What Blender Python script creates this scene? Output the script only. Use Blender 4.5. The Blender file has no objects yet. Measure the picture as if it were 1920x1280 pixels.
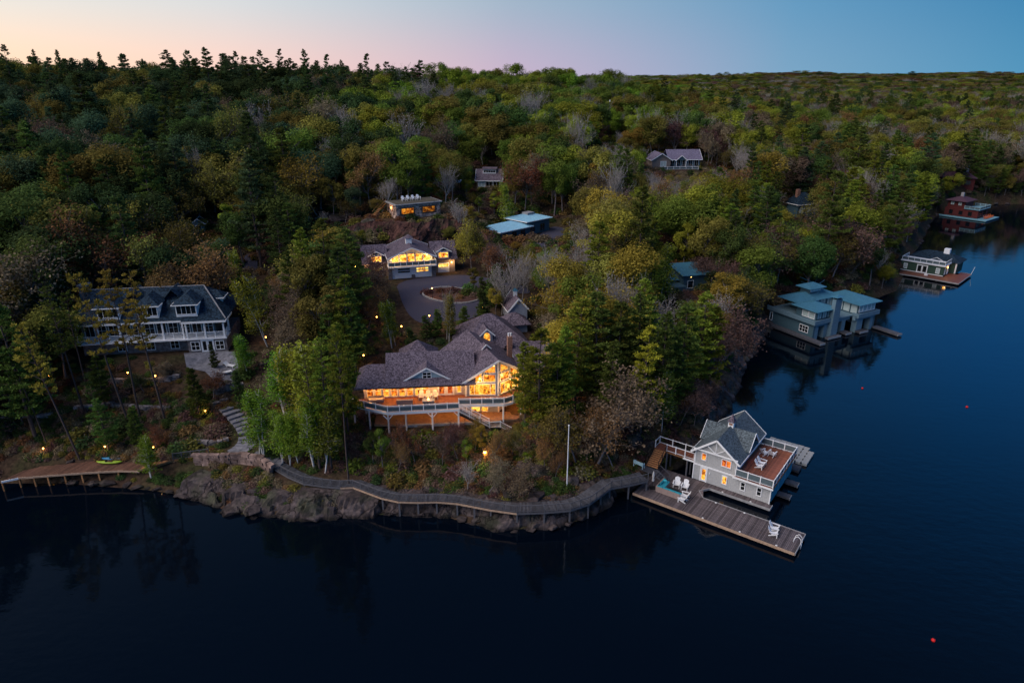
import bpy, bmesh, math, random
import numpy as np
from mathutils import Vector, Matrix

# ------------------------------------------------------------------ camera
sc = bpy.context.scene
CAM_H = 50.0
PITCH = math.atan((640 - 146) / 1280)
cam = bpy.data.cameras.new('camera')
cam_ob = bpy.data.objects.new('camera', cam)
sc.collection.objects.link(cam_ob)
cam_ob.location = (0, 0, CAM_H)
cam_ob.rotation_euler = (math.pi / 2 - PITCH, 0, 0)
cam.sensor_width = 36
cam.lens = 24
cam.clip_start = 0.5
cam.clip_end = 20000
sc.camera = cam_ob

# ------------------------------------------------------------------ dusk sky
SUN_AZ = math.radians(-80)          # the afterglow lies to the left of the view
SUN_DIR = (math.sin(SUN_AZ), math.cos(SUN_AZ))
SKY_STRENGTH = 1.0
world = bpy.data.worlds.new('World')
sc.world = world
world.use_nodes = True


def build_sky():
    nt = world.node_tree
    N, L = nt.nodes, nt.links
    bg = N['Background']
    tc = N.new('ShaderNodeTexCoord')
    nrm = N.new('ShaderNodeVectorMath'); nrm.operation = 'NORMALIZE'
    L.new(tc.outputs['Generated'], nrm.inputs[0])
    sep = N.new('ShaderNodeSeparateXYZ'); L.new(nrm.outputs[0], sep.inputs[0])
    flat = N.new('ShaderNodeVectorMath'); flat.operation = 'MULTIPLY'
    flat.inputs[1].default_value = (1, 1, 0)
    L.new(nrm.outputs[0], flat.inputs[0])
    fn = N.new('ShaderNodeVectorMath'); fn.operation = 'NORMALIZE'
    L.new(flat.outputs[0], fn.inputs[0])
    dot = N.new('ShaderNodeVectorMath'); dot.operation = 'DOT_PRODUCT'
    dot.inputs[1].default_value = (SUN_DIR[0], SUN_DIR[1], 0)
    L.new(fn.outputs[0], dot.inputs[0])
    az = N.new('ShaderNodeMapRange')
    az.inputs[1].default_value = -1; az.inputs[2].default_value = 1
    L.new(dot.outputs['Value'], az.inputs[0])

    def ramp(stops):
        r = N.new('ShaderNodeValToRGB')
        e = r.color_ramp.elements
        while len(e) < len(stops):
            e.new(0.5)
        for k, (p, c) in enumerate(stops):
            e[k].position = p
            e[k].color = (*c, 1)
        L.new(az.outputs[0], r.inputs[0])
        return r
    hor = ramp([(0.0, (.05, .17, .36)), (.274, (.062, .235, .395)), (.408, (.16, .30, .44)), (.587, (.455, .355, .47)),
                (.755, (.80, .53, .45)), (.87, (.95, .63, .40)), (1.0, (1.0, .57, .30))])
    mid = ramp([(0.0, (.04, .15, .36)), (.274, (.022, .17, .345)), (.408, (.085, .245, .415)), (.587, (.26, .36, .46)),
                (.755, (.50, .56, .59)), (.87, (.62, .64, .62)), (1.0, (.64, .61, .55))])
    high = ramp([(0.0, (.03, .17, .48)), (.274, (.012, .20, .62)), (.408, (.03, .20, .54)), (.587, (.022, .08, .20)),
                 (.755, (.045, .10, .19)), (1.0, (.13, .17, .25))])
    zen = ramp([(0.0, (.010, .04, .12)), (1.0, (.02, .05, .12))])

    def blend(a, b, lo, hi):
        m = N.new('ShaderNodeMapRange'); m.interpolation_type = 'SMOOTHSTEP'
        m.inputs[1].default_value = lo; m.inputs[2].default_value = hi
        L.new(sep.outputs[2], m.inputs[0])
        x = N.new('ShaderNodeMix'); x.data_type = 'RGBA'
        L.new(m.outputs[0], x.inputs[0])
        L.new(a, x.inputs[6]); L.new(b, x.inputs[7])
        return x.outputs[2]
    c1 = blend(hor.outputs[0], mid.outputs[0], -0.015, 0.115)
    c1 = blend(c1, high.outputs[0], 0.11, 0.32)
    c2 = blend(c1, zen.outputs[0], 0.34, 0.72)
    sky = N.new('ShaderNodeTexSky'); sky.sky_type = 'NISHITA'; sky.sun_disc = False
    sky.sun_elevation = math.radians(-2.0); sky.sun_rotation = SUN_AZ
    mul = N.new('ShaderNodeMix'); mul.data_type = 'RGBA'; mul.blend_type = 'ADD'
    mul.inputs[0].default_value = 0.05
    L.new(c2, mul.inputs[6]); L.new(sky.outputs[0], mul.inputs[7])
    L.new(mul.outputs[2], bg.inputs[0])
    bg.inputs[1].default_value = SKY_STRENGTH


build_sky()
sun = bpy.data.lights.new('afterglow_sun', 'SUN')
sun.energy = 2.35
sun.angle = math.radians(60)
sun.color = (1.0, .89, .84)
sun_ob = bpy.data.objects.new('afterglow_sun', sun)
sc.collection.objects.link(sun_ob)
_el = math.radians(44)
_az = math.radians(-115)
_d = Vector((math.sin(_az) * math.cos(_el), math.cos(_az) * math.cos(_el), math.sin(_el)))
sun_ob.rotation_euler = _d.to_track_quat('Z', 'Y').to_euler()
sun_ob.location = _d * 300

sc.view_settings.view_transform = 'Standard'
sc.view_settings.look = 'None'
sc.view_settings.exposure = 0.36
sc.view_settings.gamma = 1.0
sc.view_settings.use_curve_mapping = False
sc.render.engine = 'CYCLES'
sc.cycles.use_denoising = True
sc.cycles.max_bounces = 6
sc.cycles.diffuse_bounces = 2
sc.cycles.glossy_bounces = 3
sc.cycles.transmission_bounces = 3
sc.cycles.transparent_max_bounces = 6
sc.cycles.sample_clamp_indirect = 4.0
sc.cycles.caustics_reflective = False
sc.cycles.caustics_refractive = False

# ------------------------------------------------------------------ pixel helpers
SP, CP = math.sin(PITCH), math.cos(PITCH)


def P(px, py, z):
    """point where the sight line through a photo pixel meets height z"""
    c = (px - 960) / 1280; v = (py - 640) / 1280
    t = (CAM_H - z) / (SP + v * CP)
    return Vector((c * t, (CP - v * SP) * t, z))


def project(x, y, z):
    """photo pixel and depth of a world point"""
    d = y * CP + (CAM_H - z) * SP
    u = y * SP - (CAM_H - z) * CP
    return 960 + 1280 * x / d, 640 - 1280 * u / d, d


def ang(a, b):
    return math.atan2(b[1] - a[1], b[0] - a[0])


# ------------------------------------------------------------------ mesh helpers
COL = sc.collection


class MB:
    def __init__(self):
        self.v = []; self.f = []

    def add(self, vs, fs):
        n = len(self.v)
        self.v += [tuple(p) for p in vs]
        self.f += [tuple(i + n for i in q) for q in fs]
        return self

    def obox(self, o, a, b, c):
        o, a, b, c = Vector(o), Vector(a), Vector(b), Vector(c)
        if a.cross(b).dot(c) < 0:
            a, b = b, a
        vs = [o, o + a, o + a + b, o + b, o + c, o + a + c, o + a + b + c, o + b + c]
        return self.add(vs, [(3, 2, 1, 0), (4, 5, 6, 7), (0, 1, 5, 4), (1, 2, 6, 5), (2, 3, 7, 6), (3, 0, 4, 7)])

    def box(self, x0, x1, y0, y1, z0, z1):
        return self.obox((x0, y0, z0), (x1 - x0, 0, 0), (0, y1 - y0, 0), (0, 0, z1 - z0))

    def bar(self, p, q, w, h, up=(0, 0, 1)):
        p, q = Vector(p), Vector(q)
        d = q - p
        if d.length < 1e-6:
            return self
        s = d.cross(Vector(up))
        if s.length < 1e-5:
            s = d.cross(Vector((1, 0, 0)))
        s.normalize()
        u = s.cross(d).normalized()
        return self.obox(p - s * w / 2 - u * h / 2, d, s * w, u * h)

    def tube(self, p, q, r0, r1, n=6, cap=True):
        p, q = Vector(p), Vector(q)
        d = (q - p).normalized()
        s = d.cross(Vector((0, 0, 1)) if abs(d.z) < .9 else Vector((1, 0, 0))).normalized()
        t = d.cross(s)
        vs = []
        for c, r in ((p, r0), (q, r1)):
            for k in range(n):
                a = 2 * math.pi * k / n
                vs.append(c + (s * math.cos(a) + t * math.sin(a)) * r)
        fs = [(k, k + n, (k + 1) % n + n, (k + 1) % n) for k in range(n)]
        if cap:
            fs += [tuple(range(n)), tuple(range(2 * n - 1, n - 1, -1))]
        return self.add(vs, fs)

    def lathe(self, prof, n=12, c=(0, 0, 0)):
        vs = []; fs = []
        for r, z in prof:
            for k in range(n):
                a = 2 * math.pi * k / n
                vs.append((c[0] + r * math.cos(a), c[1] + r * math.sin(a), c[2] + z))
        for i in range(len(prof) - 1):
            for k in range(n):
                fs.append((i * n + k, i * n + (k + 1) % n, (i + 1) * n + (k + 1) % n, (i + 1) * n + k))
        fs.append(tuple(range(n - 1, -1, -1)))
        fs.append(tuple(range((len(prof) - 1) * n, len(prof) * n)))
        return self.add(vs, fs)

    def prism(self, poly, d):
        """3D polygon pushed along vector d"""
        poly = [Vector(p) for p in poly]; d = Vector(d)
        n = len(poly)
        nn = Vector((0, 0, 0))
        for i in range(n):
            nn += poly[i].cross(poly[(i + 1) % n])
        if nn.dot(d) > 0:
            poly = poly[::-1]
        vs = poly + [p + d for p in poly]
        fs = [tuple(range(n)), tuple(range(2 * n - 1, n - 1, -1))]
        fs += [((i + 1) % n, i, i + n, (i + 1) % n + n) for i in range(n)]
        return self.add(vs, fs)

    def build(self, name, mat, parent=None, smooth=False):
        me = bpy.data.meshes.new(name)
        me.from_pydata(self.v, [], self.f)
        if smooth:
            me.polygons.foreach_set('use_smooth', [True] * len(me.polygons))
        me.materials.append(mat)
        o = bpy.data.objects.new(name, me)
        COL.objects.link(o)
        o.parent = parent
        return o


def tag(o, label=None, cat=None, group=None, kind=None):
    if label: o['label'] = label
    if cat: o['category'] = cat
    if group: o['group'] = group
    if kind: o['kind'] = kind
    return o


def empty(name, loc=(0, 0, 0), rz=0.0, label=None, cat=None, group=None):
    o = bpy.data.objects.new(name, None)
    o.empty_display_size = .3
    COL.objects.link(o)
    o.location = loc
    o.rotation_euler = (0, 0, rz)
    return tag(o, label, cat, group)


def children(o):
    return [c for c in KIDS.get(o.name, [])]


def copy_tree(o, parent=None):
    c = o.copy()
    COL.objects.link(c)
    c.parent = parent
    for ch in list(o.children):
        copy_tree(ch, c)
    return c


# ------------------------------------------------------------------ materials
MATS = {}


def mat(name, col, rough=.7, var=.25, scale=3.0, bump=0.0, spec=.3, metal=0.0, kind='noise', col2=None, emit=None, stretch=(1, 1, 1), objvar=0.0):
    if name in MATS:
        return MATS[name]
    m = bpy.data.materials.new(name)
    m.use_nodes = True
    nt = m.node_tree; N, L = nt.nodes, nt.links
    b = N['Principled BSDF']
    b.inputs['Roughness'].default_value = rough
    b.inputs['Metallic'].default_value = metal
    b.inputs['Specular IOR Level'].default_value = spec
    tc = N.new('ShaderNodeTexCoord')
    mp = N.new('ShaderNodeMapping'); mp.inputs['Scale'].default_value = stretch
    L.new(tc.outputs['Object'], mp.inputs[0])
    if kind == 'cells':
        t = N.new('ShaderNodeTexVoronoi'); t.inputs['Scale'].default_value = scale
        L.new(mp.outputs[0], t.inputs['Vector'])
        sp = N.new('ShaderNodeSeparateColor'); L.new(t.outputs['Color'], sp.inputs[0])
        fac = sp.outputs[0]
    elif kind == 'boards':
        t = N.new('ShaderNodeTexWave'); t.inputs['Scale'].default_value = scale
        t.inputs['Distortion'].default_value = .2
        L.new(mp.outputs[0], t.inputs['Vector'])
        fac = t.outputs['Fac']
    else:
        t = N.new('ShaderNodeTexNoise'); t.inputs['Scale'].default_value = scale
        t.inputs['Detail'].default_value = 6; t.inputs['Roughness'].default_value = .65
        L.new(mp.outputs[0], t.inputs['Vector'])
        fac = t.outputs['Fac']
    r = N.new('ShaderNodeValToRGB')
    lo = [c * (1 - var) for c in col]
    hi = [min(1, c * (1 + var)) for c in (col2 or col)]
    if kind == 'noise':
        r.color_ramp.elements[0].position = .32; r.color_ramp.elements[1].position = .68
    r.color_ramp.elements[0].color = (*lo, 1); r.color_ramp.elements[1].color = (*hi, 1)
    L.new(fac, r.inputs[0])
    if objvar:
        oi = N.new('ShaderNodeObjectInfo')
        mr = N.new('ShaderNodeMapRange'); mr.inputs[3].default_value = 1 - objvar; mr.inputs[4].default_value = 1 + objvar
        L.new(oi.outputs['Random'], mr.inputs[0])
        hs = N.new('ShaderNodeHueSaturation'); L.new(mr.outputs[0], hs.inputs['Value']); L.new(r.outputs[0], hs.inputs['Color'])
        L.new(hs.outputs[0], b.inputs['Base Color'])
    else:
        L.new(r.outputs[0], b.inputs['Base Color'])
    if bump:
        bp = N.new('ShaderNodeBump'); bp.inputs['Strength'].default_value = bump
        bp.inputs['Distance'].default_value = .1
        L.new(fac, bp.inputs['Height']); L.new(bp.outputs[0], b.inputs['Normal'])
    if emit:
        b.inputs['Emission Color'].default_value = (*emit[0], 1)
        b.inputs['Emission Strength'].default_value = emit[1]
    MATS[name] = m
    return m


def glow(name, c1, c2, strength, scale=2.1):
    """a lit room seen through a pane: bright lamps, darker furniture and walls"""
    if name in MATS:
        return MATS[name]
    m = bpy.data.materials.new(name); m.use_nodes = True
    nt = m.node_tree; N, L = nt.nodes, nt.links
    b = N['Principled BSDF']
    tc = N.new('ShaderNodeTexCoord')
    t = N.new('ShaderNodeTexVoronoi'); t.inputs['Scale'].default_value = scale
    n = N.new('ShaderNodeTexNoise'); n.inputs['Scale'].default_value = scale * 1.7; n.inputs['Detail'].default_value = 3
    L.new(tc.outputs['Object'], t.inputs['Vector']); L.new(tc.outputs['Object'], n.inputs['Vector'])
    sp = N.new('ShaderNodeSeparateColor'); L.new(t.outputs['Color'], sp.inputs[0])
    mx = N.new('ShaderNodeMath'); mx.operation = 'MULTIPLY_ADD'; mx.inputs[1].default_value = .45
    L.new(sp.outputs[0], mx.inputs[0]); L.new(n.outputs['Fac'], mx.inputs[2])
    r = N.new('ShaderNodeValToRGB')
    e = r.color_ramp.elements
    e[0].position = .5; e[0].color = (c1[0] * .22, c1[1] * .12, c1[2] * .1, 1)
    e[1].position = 1.0; e[1].color = (*[q * 1.4 for q in c2], 1)
    k = e.new(.68); k.color = (*c1, 1)
    L.new(mx.outputs[0], r.inputs[0])
    b.inputs['Base Color'].default_value = (.03, .02, .01, 1)
    b.inputs['Roughness'].default_value = .15
    L.new(r.outputs[0], b.inputs['Emission Color'])
    b.inputs['Emission Strength'].default_value = strength
    MATS[name] = m
    return m


def leaf_mat(name, col=None):
    m = bpy.data.materials.new(name); m.use_nodes = True
    nt = m.node_tree; N, L = nt.nodes, nt.links
    N.remove(N['Principled BSDF'])
    out = N['Material Output']
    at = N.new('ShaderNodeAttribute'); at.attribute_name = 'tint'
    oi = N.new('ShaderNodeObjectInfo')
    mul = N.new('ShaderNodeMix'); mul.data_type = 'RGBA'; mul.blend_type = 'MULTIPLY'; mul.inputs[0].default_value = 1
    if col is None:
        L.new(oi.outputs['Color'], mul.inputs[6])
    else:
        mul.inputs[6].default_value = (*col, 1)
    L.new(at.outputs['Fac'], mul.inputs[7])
    hs = N.new('ShaderNodeHueSaturation')
    mr = N.new('ShaderNodeMapRange'); mr.inputs[3].default_value = .475; mr.inputs[4].default_value = .525
    L.new(oi.outputs['Random'], mr.inputs[0]); L.new(mr.outputs[0], hs.inputs['Hue'])
    mv = N.new('ShaderNodeMapRange'); mv.inputs[3].default_value = .7; mv.inputs[4].default_value = 1.3
    L.new(oi.outputs['Random'], mv.inputs[0]); L.new(mv.outputs[0], hs.inputs['Value'])
    L.new(mul.outputs[2], hs.inputs['Color'])
    d = N.new('ShaderNodeBsdfDiffuse'); tr = N.new('ShaderNodeBsdfTranslucent')
    L.new(hs.outputs[0], d.inputs[0]); L.new(hs.outputs[0], tr.inputs[0])
    mx = N.new('ShaderNodeMixShader'); mx.inputs[0].default_value = .3
    L.new(d.outputs[0], mx.inputs[1]); L.new(tr.outputs[0], mx.inputs[2])
    L.new(mx.outputs[0], out.inputs[0])
    return m


def rock_mat(name, c1, c2):
    """weathered bedrock: mottled grains, lichen patches and dark joints"""
    m = bpy.data.materials.new(name); m.use_nodes = True
    nt = m.node_tree; N, L = nt.nodes, nt.links
    b = N['Principled BSDF']; b.inputs['Roughness'].default_value = .88; b.inputs['Specular IOR Level'].default_value = .2
    g = N.new('ShaderNodeNewGeometry')
    n1 = N.new('ShaderNodeTexNoise'); n1.inputs['Scale'].default_value = 1.7; n1.inputs['Detail'].default_value = 10; n1.inputs['Roughness'].default_value = .7
    n2 = N.new('ShaderNodeTexNoise'); n2.inputs['Scale'].default_value = .33; n2.inputs['Detail'].default_value = 6
    w = N.new('ShaderNodeTexNoise'); w.inputs['Scale'].default_value = .8
    ad = N.new('ShaderNodeVectorMath'); ad.operation = 'MULTIPLY_ADD'; ad.inputs[1].default_value = (3.2, 3.2, 3.2)
    vo = N.new('ShaderNodeTexVoronoi'); vo.feature = 'DISTANCE_TO_EDGE'; vo.inputs['Scale'].default_value = .24
    for q in (n1, n2, w): L.new(g.outputs['Position'], q.inputs['Vector'])
    L.new(w.outputs['Color'], ad.inputs[0]); L.new(g.outputs['Position'], ad.inputs[2]); L.new(ad.outputs[0], vo.inputs['Vector'])
    r1 = N.new('ShaderNodeValToRGB'); e = r1.color_ramp.elements
    e[0].position = .33; e[0].color = (*c1, 1); e[1].position = .7; e[1].color = (*c2, 1)
    L.new(n1.outputs['Fac'], r1.inputs[0])
    r2 = N.new('ShaderNodeValToRGB'); e = r2.color_ramp.elements
    e[0].position = .5; e[0].color = (0, 0, 0, 1); e[1].position = .66; e[1].color = (.75, .75, .75, 1)
    L.new(n2.outputs['Fac'], r2.inputs[0])
    mx = N.new('ShaderNodeMix'); mx.data_type = 'RGBA'
    L.new(r2.outputs[0], mx.inputs[0]); L.new(r1.outputs[0], mx.inputs[6]); mx.inputs[7].default_value = (.045, .052, .030, 1)
    vc = N.new('ShaderNodeTexVoronoi'); vc.inputs['Scale'].default_value = .55; L.new(ad.outputs[0], vc.inputs['Vector'])
    vs_ = N.new('ShaderNodeSeparateColor'); L.new(vc.outputs['Color'], vs_.inputs[0])
    vm = N.new('ShaderNodeMapRange'); vm.inputs[3].default_value = .5; vm.inputs[4].default_value = 1.35; L.new(vs_.outputs[0], vm.inputs[0])
    r3 = N.new('ShaderNodeValToRGB'); e = r3.color_ramp.elements
    e[0].position = .0; e[0].color = (.3, .3, .3, 1); e[1].position = .035; e[1].color = (1, 1, 1, 1)
    L.new(vo.outputs['Distance'], r3.inputs[0])
    mu = N.new('ShaderNodeMix'); mu.data_type = 'RGBA'; mu.blend_type = 'MULTIPLY'; mu.inputs[0].default_value = 1
    L.new(mx.outputs[2], mu.inputs[6]); L.new(r3.outputs[0], mu.inputs[7])
    sz = N.new('ShaderNodeSeparateXYZ'); L.new(g.outputs['Position'], sz.inputs[0])
    wl = N.new('ShaderNodeMath'); wl.operation = 'MULTIPLY_ADD'; wl.inputs[1].default_value = -.5; L.new(n1.outputs['Fac'], wl.inputs[0]); L.new(sz.outputs[2], wl.inputs[2])
    wet = N.new('ShaderNodeMapRange'); wet.inputs[1].default_value = -.1; wet.inputs[2].default_value = .2; wet.inputs[3].default_value = .35; wet.inputs[4].default_value = 1.0
    L.new(wl.outputs[0], wet.inputs[0])
    wv = N.new('ShaderNodeMath'); wv.operation = 'MULTIPLY'; L.new(wet.outputs[0], wv.inputs[0]); L.new(vm.outputs[0], wv.inputs[1])
    ws = N.new('ShaderNodeVectorMath'); ws.operation = 'SCALE'; L.new(mu.outputs[2], ws.inputs[0]); L.new(wv.outputs[0], ws.inputs['Scale'])
    L.new(ws.outputs[0], b.inputs['Base Color'])
    hh = N.new('ShaderNodeMath'); hh.operation = 'MULTIPLY'; L.new(n1.outputs['Fac'], hh.inputs[0]); L.new(r3.outputs[0], hh.inputs[1])
    bp = N.new('ShaderNodeBump'); bp.inputs['Strength'].default_value = 1.0; bp.inputs['Distance'].default_value = .22
    L.new(hh.outputs[0], bp.inputs['Height']); L.new(bp.outputs[0], b.inputs['Normal'])
    return m


M = {}
M['white'] = mat('white_paint', (.84, .86, .88), .5, .06, 6)
M['grey_siding'] = mat('grey_siding', (.46, .47, .475), .7, .12, 4)
M['blue_siding'] = mat('blue_grey_siding', (.30, .34, .42), .7, .12, 4)
M['shingle'] = mat('brown_shingle', (.080, .064, .088), .85, .45, 6.5, .4, .2, kind='cells', col2=(.135, .11, .14))
M['slate'] = mat('shade_darkened_slate', (.009, .020, .034), .8, .5, 5.0, .4, .12, kind='cells', col2=(.020, .040, .064))  # colour lowered to carry the deep blue shade over the house
M['boat_shingle'] = mat('grey_shingle', (.055, .075, .09), .75, .4, 7.5, .4, .3, kind='cells', col2=(.10, .13, .15))
M['deck'] = mat('cedar_deck', (.24, .085, .05), .55, .35, 3, 0, .35, objvar=.35)
M['grey_deck'] = mat('weathered_deck', (.068, .070, .082), .7, .35, 3, objvar=.35)
M['dock_deck'] = mat('dock_deck', (.115, .095, .10), .65, .4, 3, objvar=.4)
M['fascia'] = mat('pale_timber', (.40, .28, .20), .7, .25, 4)
M['new_timber'] = mat('new_timber', (.30, .15, .065), .65, .3, 4, objvar=.3)
M['rail'] = mat('grey_metal_rail', (.11, .11, .125), .5, .15, 4)
M['pane'] = mat('dark_glass', (.01, .013, .016), .06, .1, 2, 0, .6)
M['blind'] = mat('blind_behind_glass', (.42, .52, .52), .2, .15, 2, 0, .5)
M['rail_glass'] = mat('railing_glass', (.10, .14, .16), .08, .1, 2, 0, .6)
M['stone'] = mat('field_stone', (.10, .095, .10), .9, .45, 2.2, .5, .2, col2=(.20, .18, .18), objvar=.35)
M['granite'] = rock_mat('pink_granite', (.034, .029, .031), (.135, .104, .102))
M['red_stone'] = mat('red_stone', (.13, .085, .075), .9, .5, 1.2, .5, .2, col2=(.24, .17, .15), objvar=.4)
M['slab'] = mat('grey_flagstone', (.13, .14, .17), .8, .35, 1.2, .3, .25, col2=(.20, .20, .23))
M['asphalt'] = mat('driveway_asphalt', (.056, .056, .088), .85, .25, 6, .1, .25)
M['teal_metal'] = mat('standing_seam_metal', (.07, .22, .32), .4, .15, 2, 0, .5, .2)
M['teal_wall'] = mat('slate_blue_wall', (.06, .12, .155), .6, .12, 3)
M['taupe'] = mat('taupe_siding', (.22, .18, .16), .75, .15, 4)
M['green_wall'] = mat('dark_green_siding', (.035, .075, .055), .7, .2, 4)
M['red_wall'] = mat('barn_red_siding', (.095, .018, .018), .75, .25, 4)
M['dark'] = mat('black_iron', (.015, .015, .017), .5, .2, 4)
M['chair'] = mat('white_chair', (.82, .83, .85), .45, .05, 6)
M['orange_chair'] = mat('orange_chair', (.75, .16, .03), .5, .1, 6)
M['teal_cush'] = mat('teal_cushion', (.03, .30, .38), .8, .15, 6)
M['wicker'] = mat('wicker', (.30, .23, .21), .8, .3, 20)
M['red_brick'] = mat('red_brick', (.24, .10, .07), .85, .4, 5, .3, col2=(.32, .18, .13))
M['concrete'] = mat('pale_concrete', (.30, .30, .31), .8, .2, 2)
M['mulch'] = mat('red_mulch', (.075, .035, .028), .95, .5, 5, .5)
M['bulb'] = mat('lamp_bulb', (1, .6, .25), .5, 0, 1, emit=((1, .40, .06), 14))
M['soffit'] = mat('soffit_bulb', (1, .7, .4), .5, 0, 1, emit=((1, .5, .13), 7))
M['bark'] = mat('pine_bark', (.085, .065, .06), .9, .4, 4, .3, .1)
M['grey_bark'] = mat('grey_bark', (.17, .15, .15), .9, .35, 4, .2, .1)
M['pale_bark'] = mat('pale_bark', (.30, .28, .27), .9, .3, 4, .2, .1)
M['birch_bark'] = mat('birch_bark', (.62, .60, .58), .8, .45, 2.2, 0, .1, stretch=(1, 1, .35))
M['glow_or'] = glow('lit_room_amber', (1, .22, .012), (1, .50, .07), .8)
M['glow_ye'] = glow('lit_room_yellow', (1, .33, .018), (1, .62, .11), .92)
M['glow_red'] = glow('lit_room_red', (.75, .11, .015), (1, .27, .03), .6)
M['leaf'] = leaf_mat('leaves')
# ------------------------------------------------------------------ terrain
SHORE_PX = [(0, 906), (120, 905), (200, 912), (280, 918), (340, 928), (400, 946), (432, 960), (520, 970), (600, 972), (690, 965),
            (760, 962), (830, 966), (880, 980), (960, 992), (1040, 988), (1095, 972), (1128, 948), (1150, 925), (1195, 915), (1235, 892),
            (1285, 868), (1310, 845), (1345, 800), (1372, 750), (1388, 700), (1405, 668), (1432, 632), (1446, 606),
            (1500, 590), (1580, 575), (1640, 560), (1680, 545), (1692, 520), (1700, 490), (1722, 462), (1738, 430), (1748, 408), (1790, 392),
            (1860, 384), (1925, 381)]
SHORE = [(-900, 40), (-420, 70), (-230, 92), (-130, 84), (-95, 79)] + [tuple(P(x, y, 0)[:2]) for x, y in SHORE_PX] + \
        [(300, 300), (420, 330), (700, 300), (1600, 260), (5000, 300)]
LAND = np.array(SHORE + [(9000, 300), (9000, 12000), (-9000, 12000), (-9000, 40)])


def shore_sd(x, y):
    """signed distance to the waterline, positive on land"""
    x = np.asarray(x, float); y = np.asarray(y, float)
    d = np.full(x.shape, 1e9)
    ins = np.zeros(x.shape, bool)
    n = len(LAND)
    for i in range(n):
        ax, ay = LAND[i]; bx, by = LAND[(i + 1) % n]
        ex, ey = bx - ax, by - ay
        t = np.clip(((x - ax) * ex + (y - ay) * ey) / (ex * ex + ey * ey), 0, 1)
        d = np.minimum(d, np.hypot(x - ax - t * ex, y - ay - t * ey))
        c = (ay > y) != (by > y)
        with np.errstate(divide='ignore', invalid='ignore'):
            xi = ax + (y - ay) * ex / (ey if ey else 1e-9)
        ins ^= c & (x < xi)
    return np.where(ins, d, -d)


CTRL = [  # x, y, z
    (-110, 92, 3), (-68, 86, 3), (-50, 86, 3.2), (-36, 84, 3.4), (-90, 105, 8), (-66, 95, 6), (-45, 95, 6.5), (-35, 95, 6.2),
    (-62, 101, 8.4), (-46, 103, 8.4), (-62, 115, 10), (-45, 116, 10.5), (-95, 130, 15), (-60, 135, 14), (-52, 142, 14), (-70, 153, 18),
    (-110, 170, 23), (-60, 180, 22), (-45, 163, 17), (-200, 200, 29), (-120, 230, 29), (-210, 300, 38.5), (-130, 310, 38.5), (-65, 300, 35.5), (-330, 320, 40),
    (-30, 78, 3.0), (-22, 78, 3.0), (-12, 77, 2.6), (0, 76, 2.4), (10, 77, 2.4), (18, 82, 2.6),
    (-25, 84, 4.2), (-15, 82, 3.8), (-5, 82, 4.0), (4, 83, 4.2), (14, 88, 5), (26, 92, 4),
    (-22, 90, 5.2), (-12, 88, 5.0), (-2, 88, 5.0), (5, 90, 6), (-20, 98, 8), (0, 102, 8.6), (10, 105, 8.5),
    (-28, 105, 9), (-15, 110, 10.2), (-5, 118, 10.6), (-20, 128, 11.8), (-8, 130, 11.6), (-25, 138, 12), (-10, 140, 12), (-30, 130, 12), (10, 125, 10.8), (20, 115, 9.5),
    (-36, 120, 11), (-35, 145, 14), (5, 150, 13), (2, 165, 14), (14, 172, 14), (25, 150, 11), (35, 140, 8), (25, 120, 8), (38, 120, 4),
    (34, 105, 3), (45, 145, 6), (70, 160, 6), (85, 190, 7), (60, 200, 13), (92, 222, 10), (110, 230, 8), (55, 250, 20), (75, 262, 19),
    (-28, 155, 19.8), (-18, 160, 19.8), (-22, 172, 20), (-10, 203, 20), (-40, 200, 23), (10, 225, 22), (40, 290, 25), (120, 280, 12), (170, 285, 9), (150, 330, 15), (250, 330, 9),
    (-60, 420, 37), (0, 420, 38), (60, 420, 36), (20, 340, 30), (110, 430, 22), (100, 360, 21), (-150, 430, 34), (-300, 480, 34), (0, 560, 28), (200, 480, 16), (320, 420, 14),
    (300, 700, 15), (0, 800, 18), (-400, 800, 25), (700, 700, 14), (600, 1200, 14), (0, 1500, 16), (-900, 1500, 20), (1500, 1400, 12), (-700, 300, 35),
    (400, 2300, 14), (1600, 2500, 16), (-600, 2500, 18), (3000, 2400, 14), (-2600, 2400, 18),
    (-3000, 4200, 24), (0, 4200, 26), (800, 3600, 26), (1500, 3700, 54), (2000, 3800, 36), (2700, 3900, 58), (-200, 3700, 28), (3300, 3900, 30), (3800, 4200, 18), (0, 9000, 20), (6000, 9000, 10), (-6000, 9000, 20), (-4000, 500, 20), (5000, 800, 10)]
_c = np.array(CTRL, float)
_n = len(_c)
_D = np.hypot(_c[:, None, 0] - _c[None, :, 0], _c[:, None, 1] - _c[None, :, 1])
_A = np.zeros((_n + 1, _n + 1)); _A[:_n, :_n] = _D; _A[:_n, _n] = 1; _A[_n, :_n] = 1
_W = np.linalg.solve(_A, np.append(_c[:, 2], 0))
PADS = [  # level building ground: x, y, radius, z, soft edge
    (-54, 106, 8, 8.45, 4), (-66, 106, 7, 8.45, 4), (-45, 107, 6, 8.45, 4), (-48, 97.5, 3.2, 7.3, 2.5), (-20, 140, 9, 11.95, 4), (-13, 141, 8, 11.95, 4), (-22, 128, 6, 11.9, 4),
    (-20, 162, 6, 19.95, 3), (-26, 157, 3, 19.95, 3), (-14, 166, 4, 19.95, 3), (6, 172, 9, 13.9, 5), (-7, 204, 5, 19.9, 4), (58, 253, 9, 19.9, 5),
    (-12, 112, 7, 10.3, 4), (-14, 120, 6, 10.9, 4), (-13, 91, 6, 4.9, 2.5), (-6, 92, 6, 4.9, 2.5), (-2, 98, 6, 6.5, 4), (34, 143, 7, 7.9, 4), (22, 150, 8, 8.5, 5)]


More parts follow.
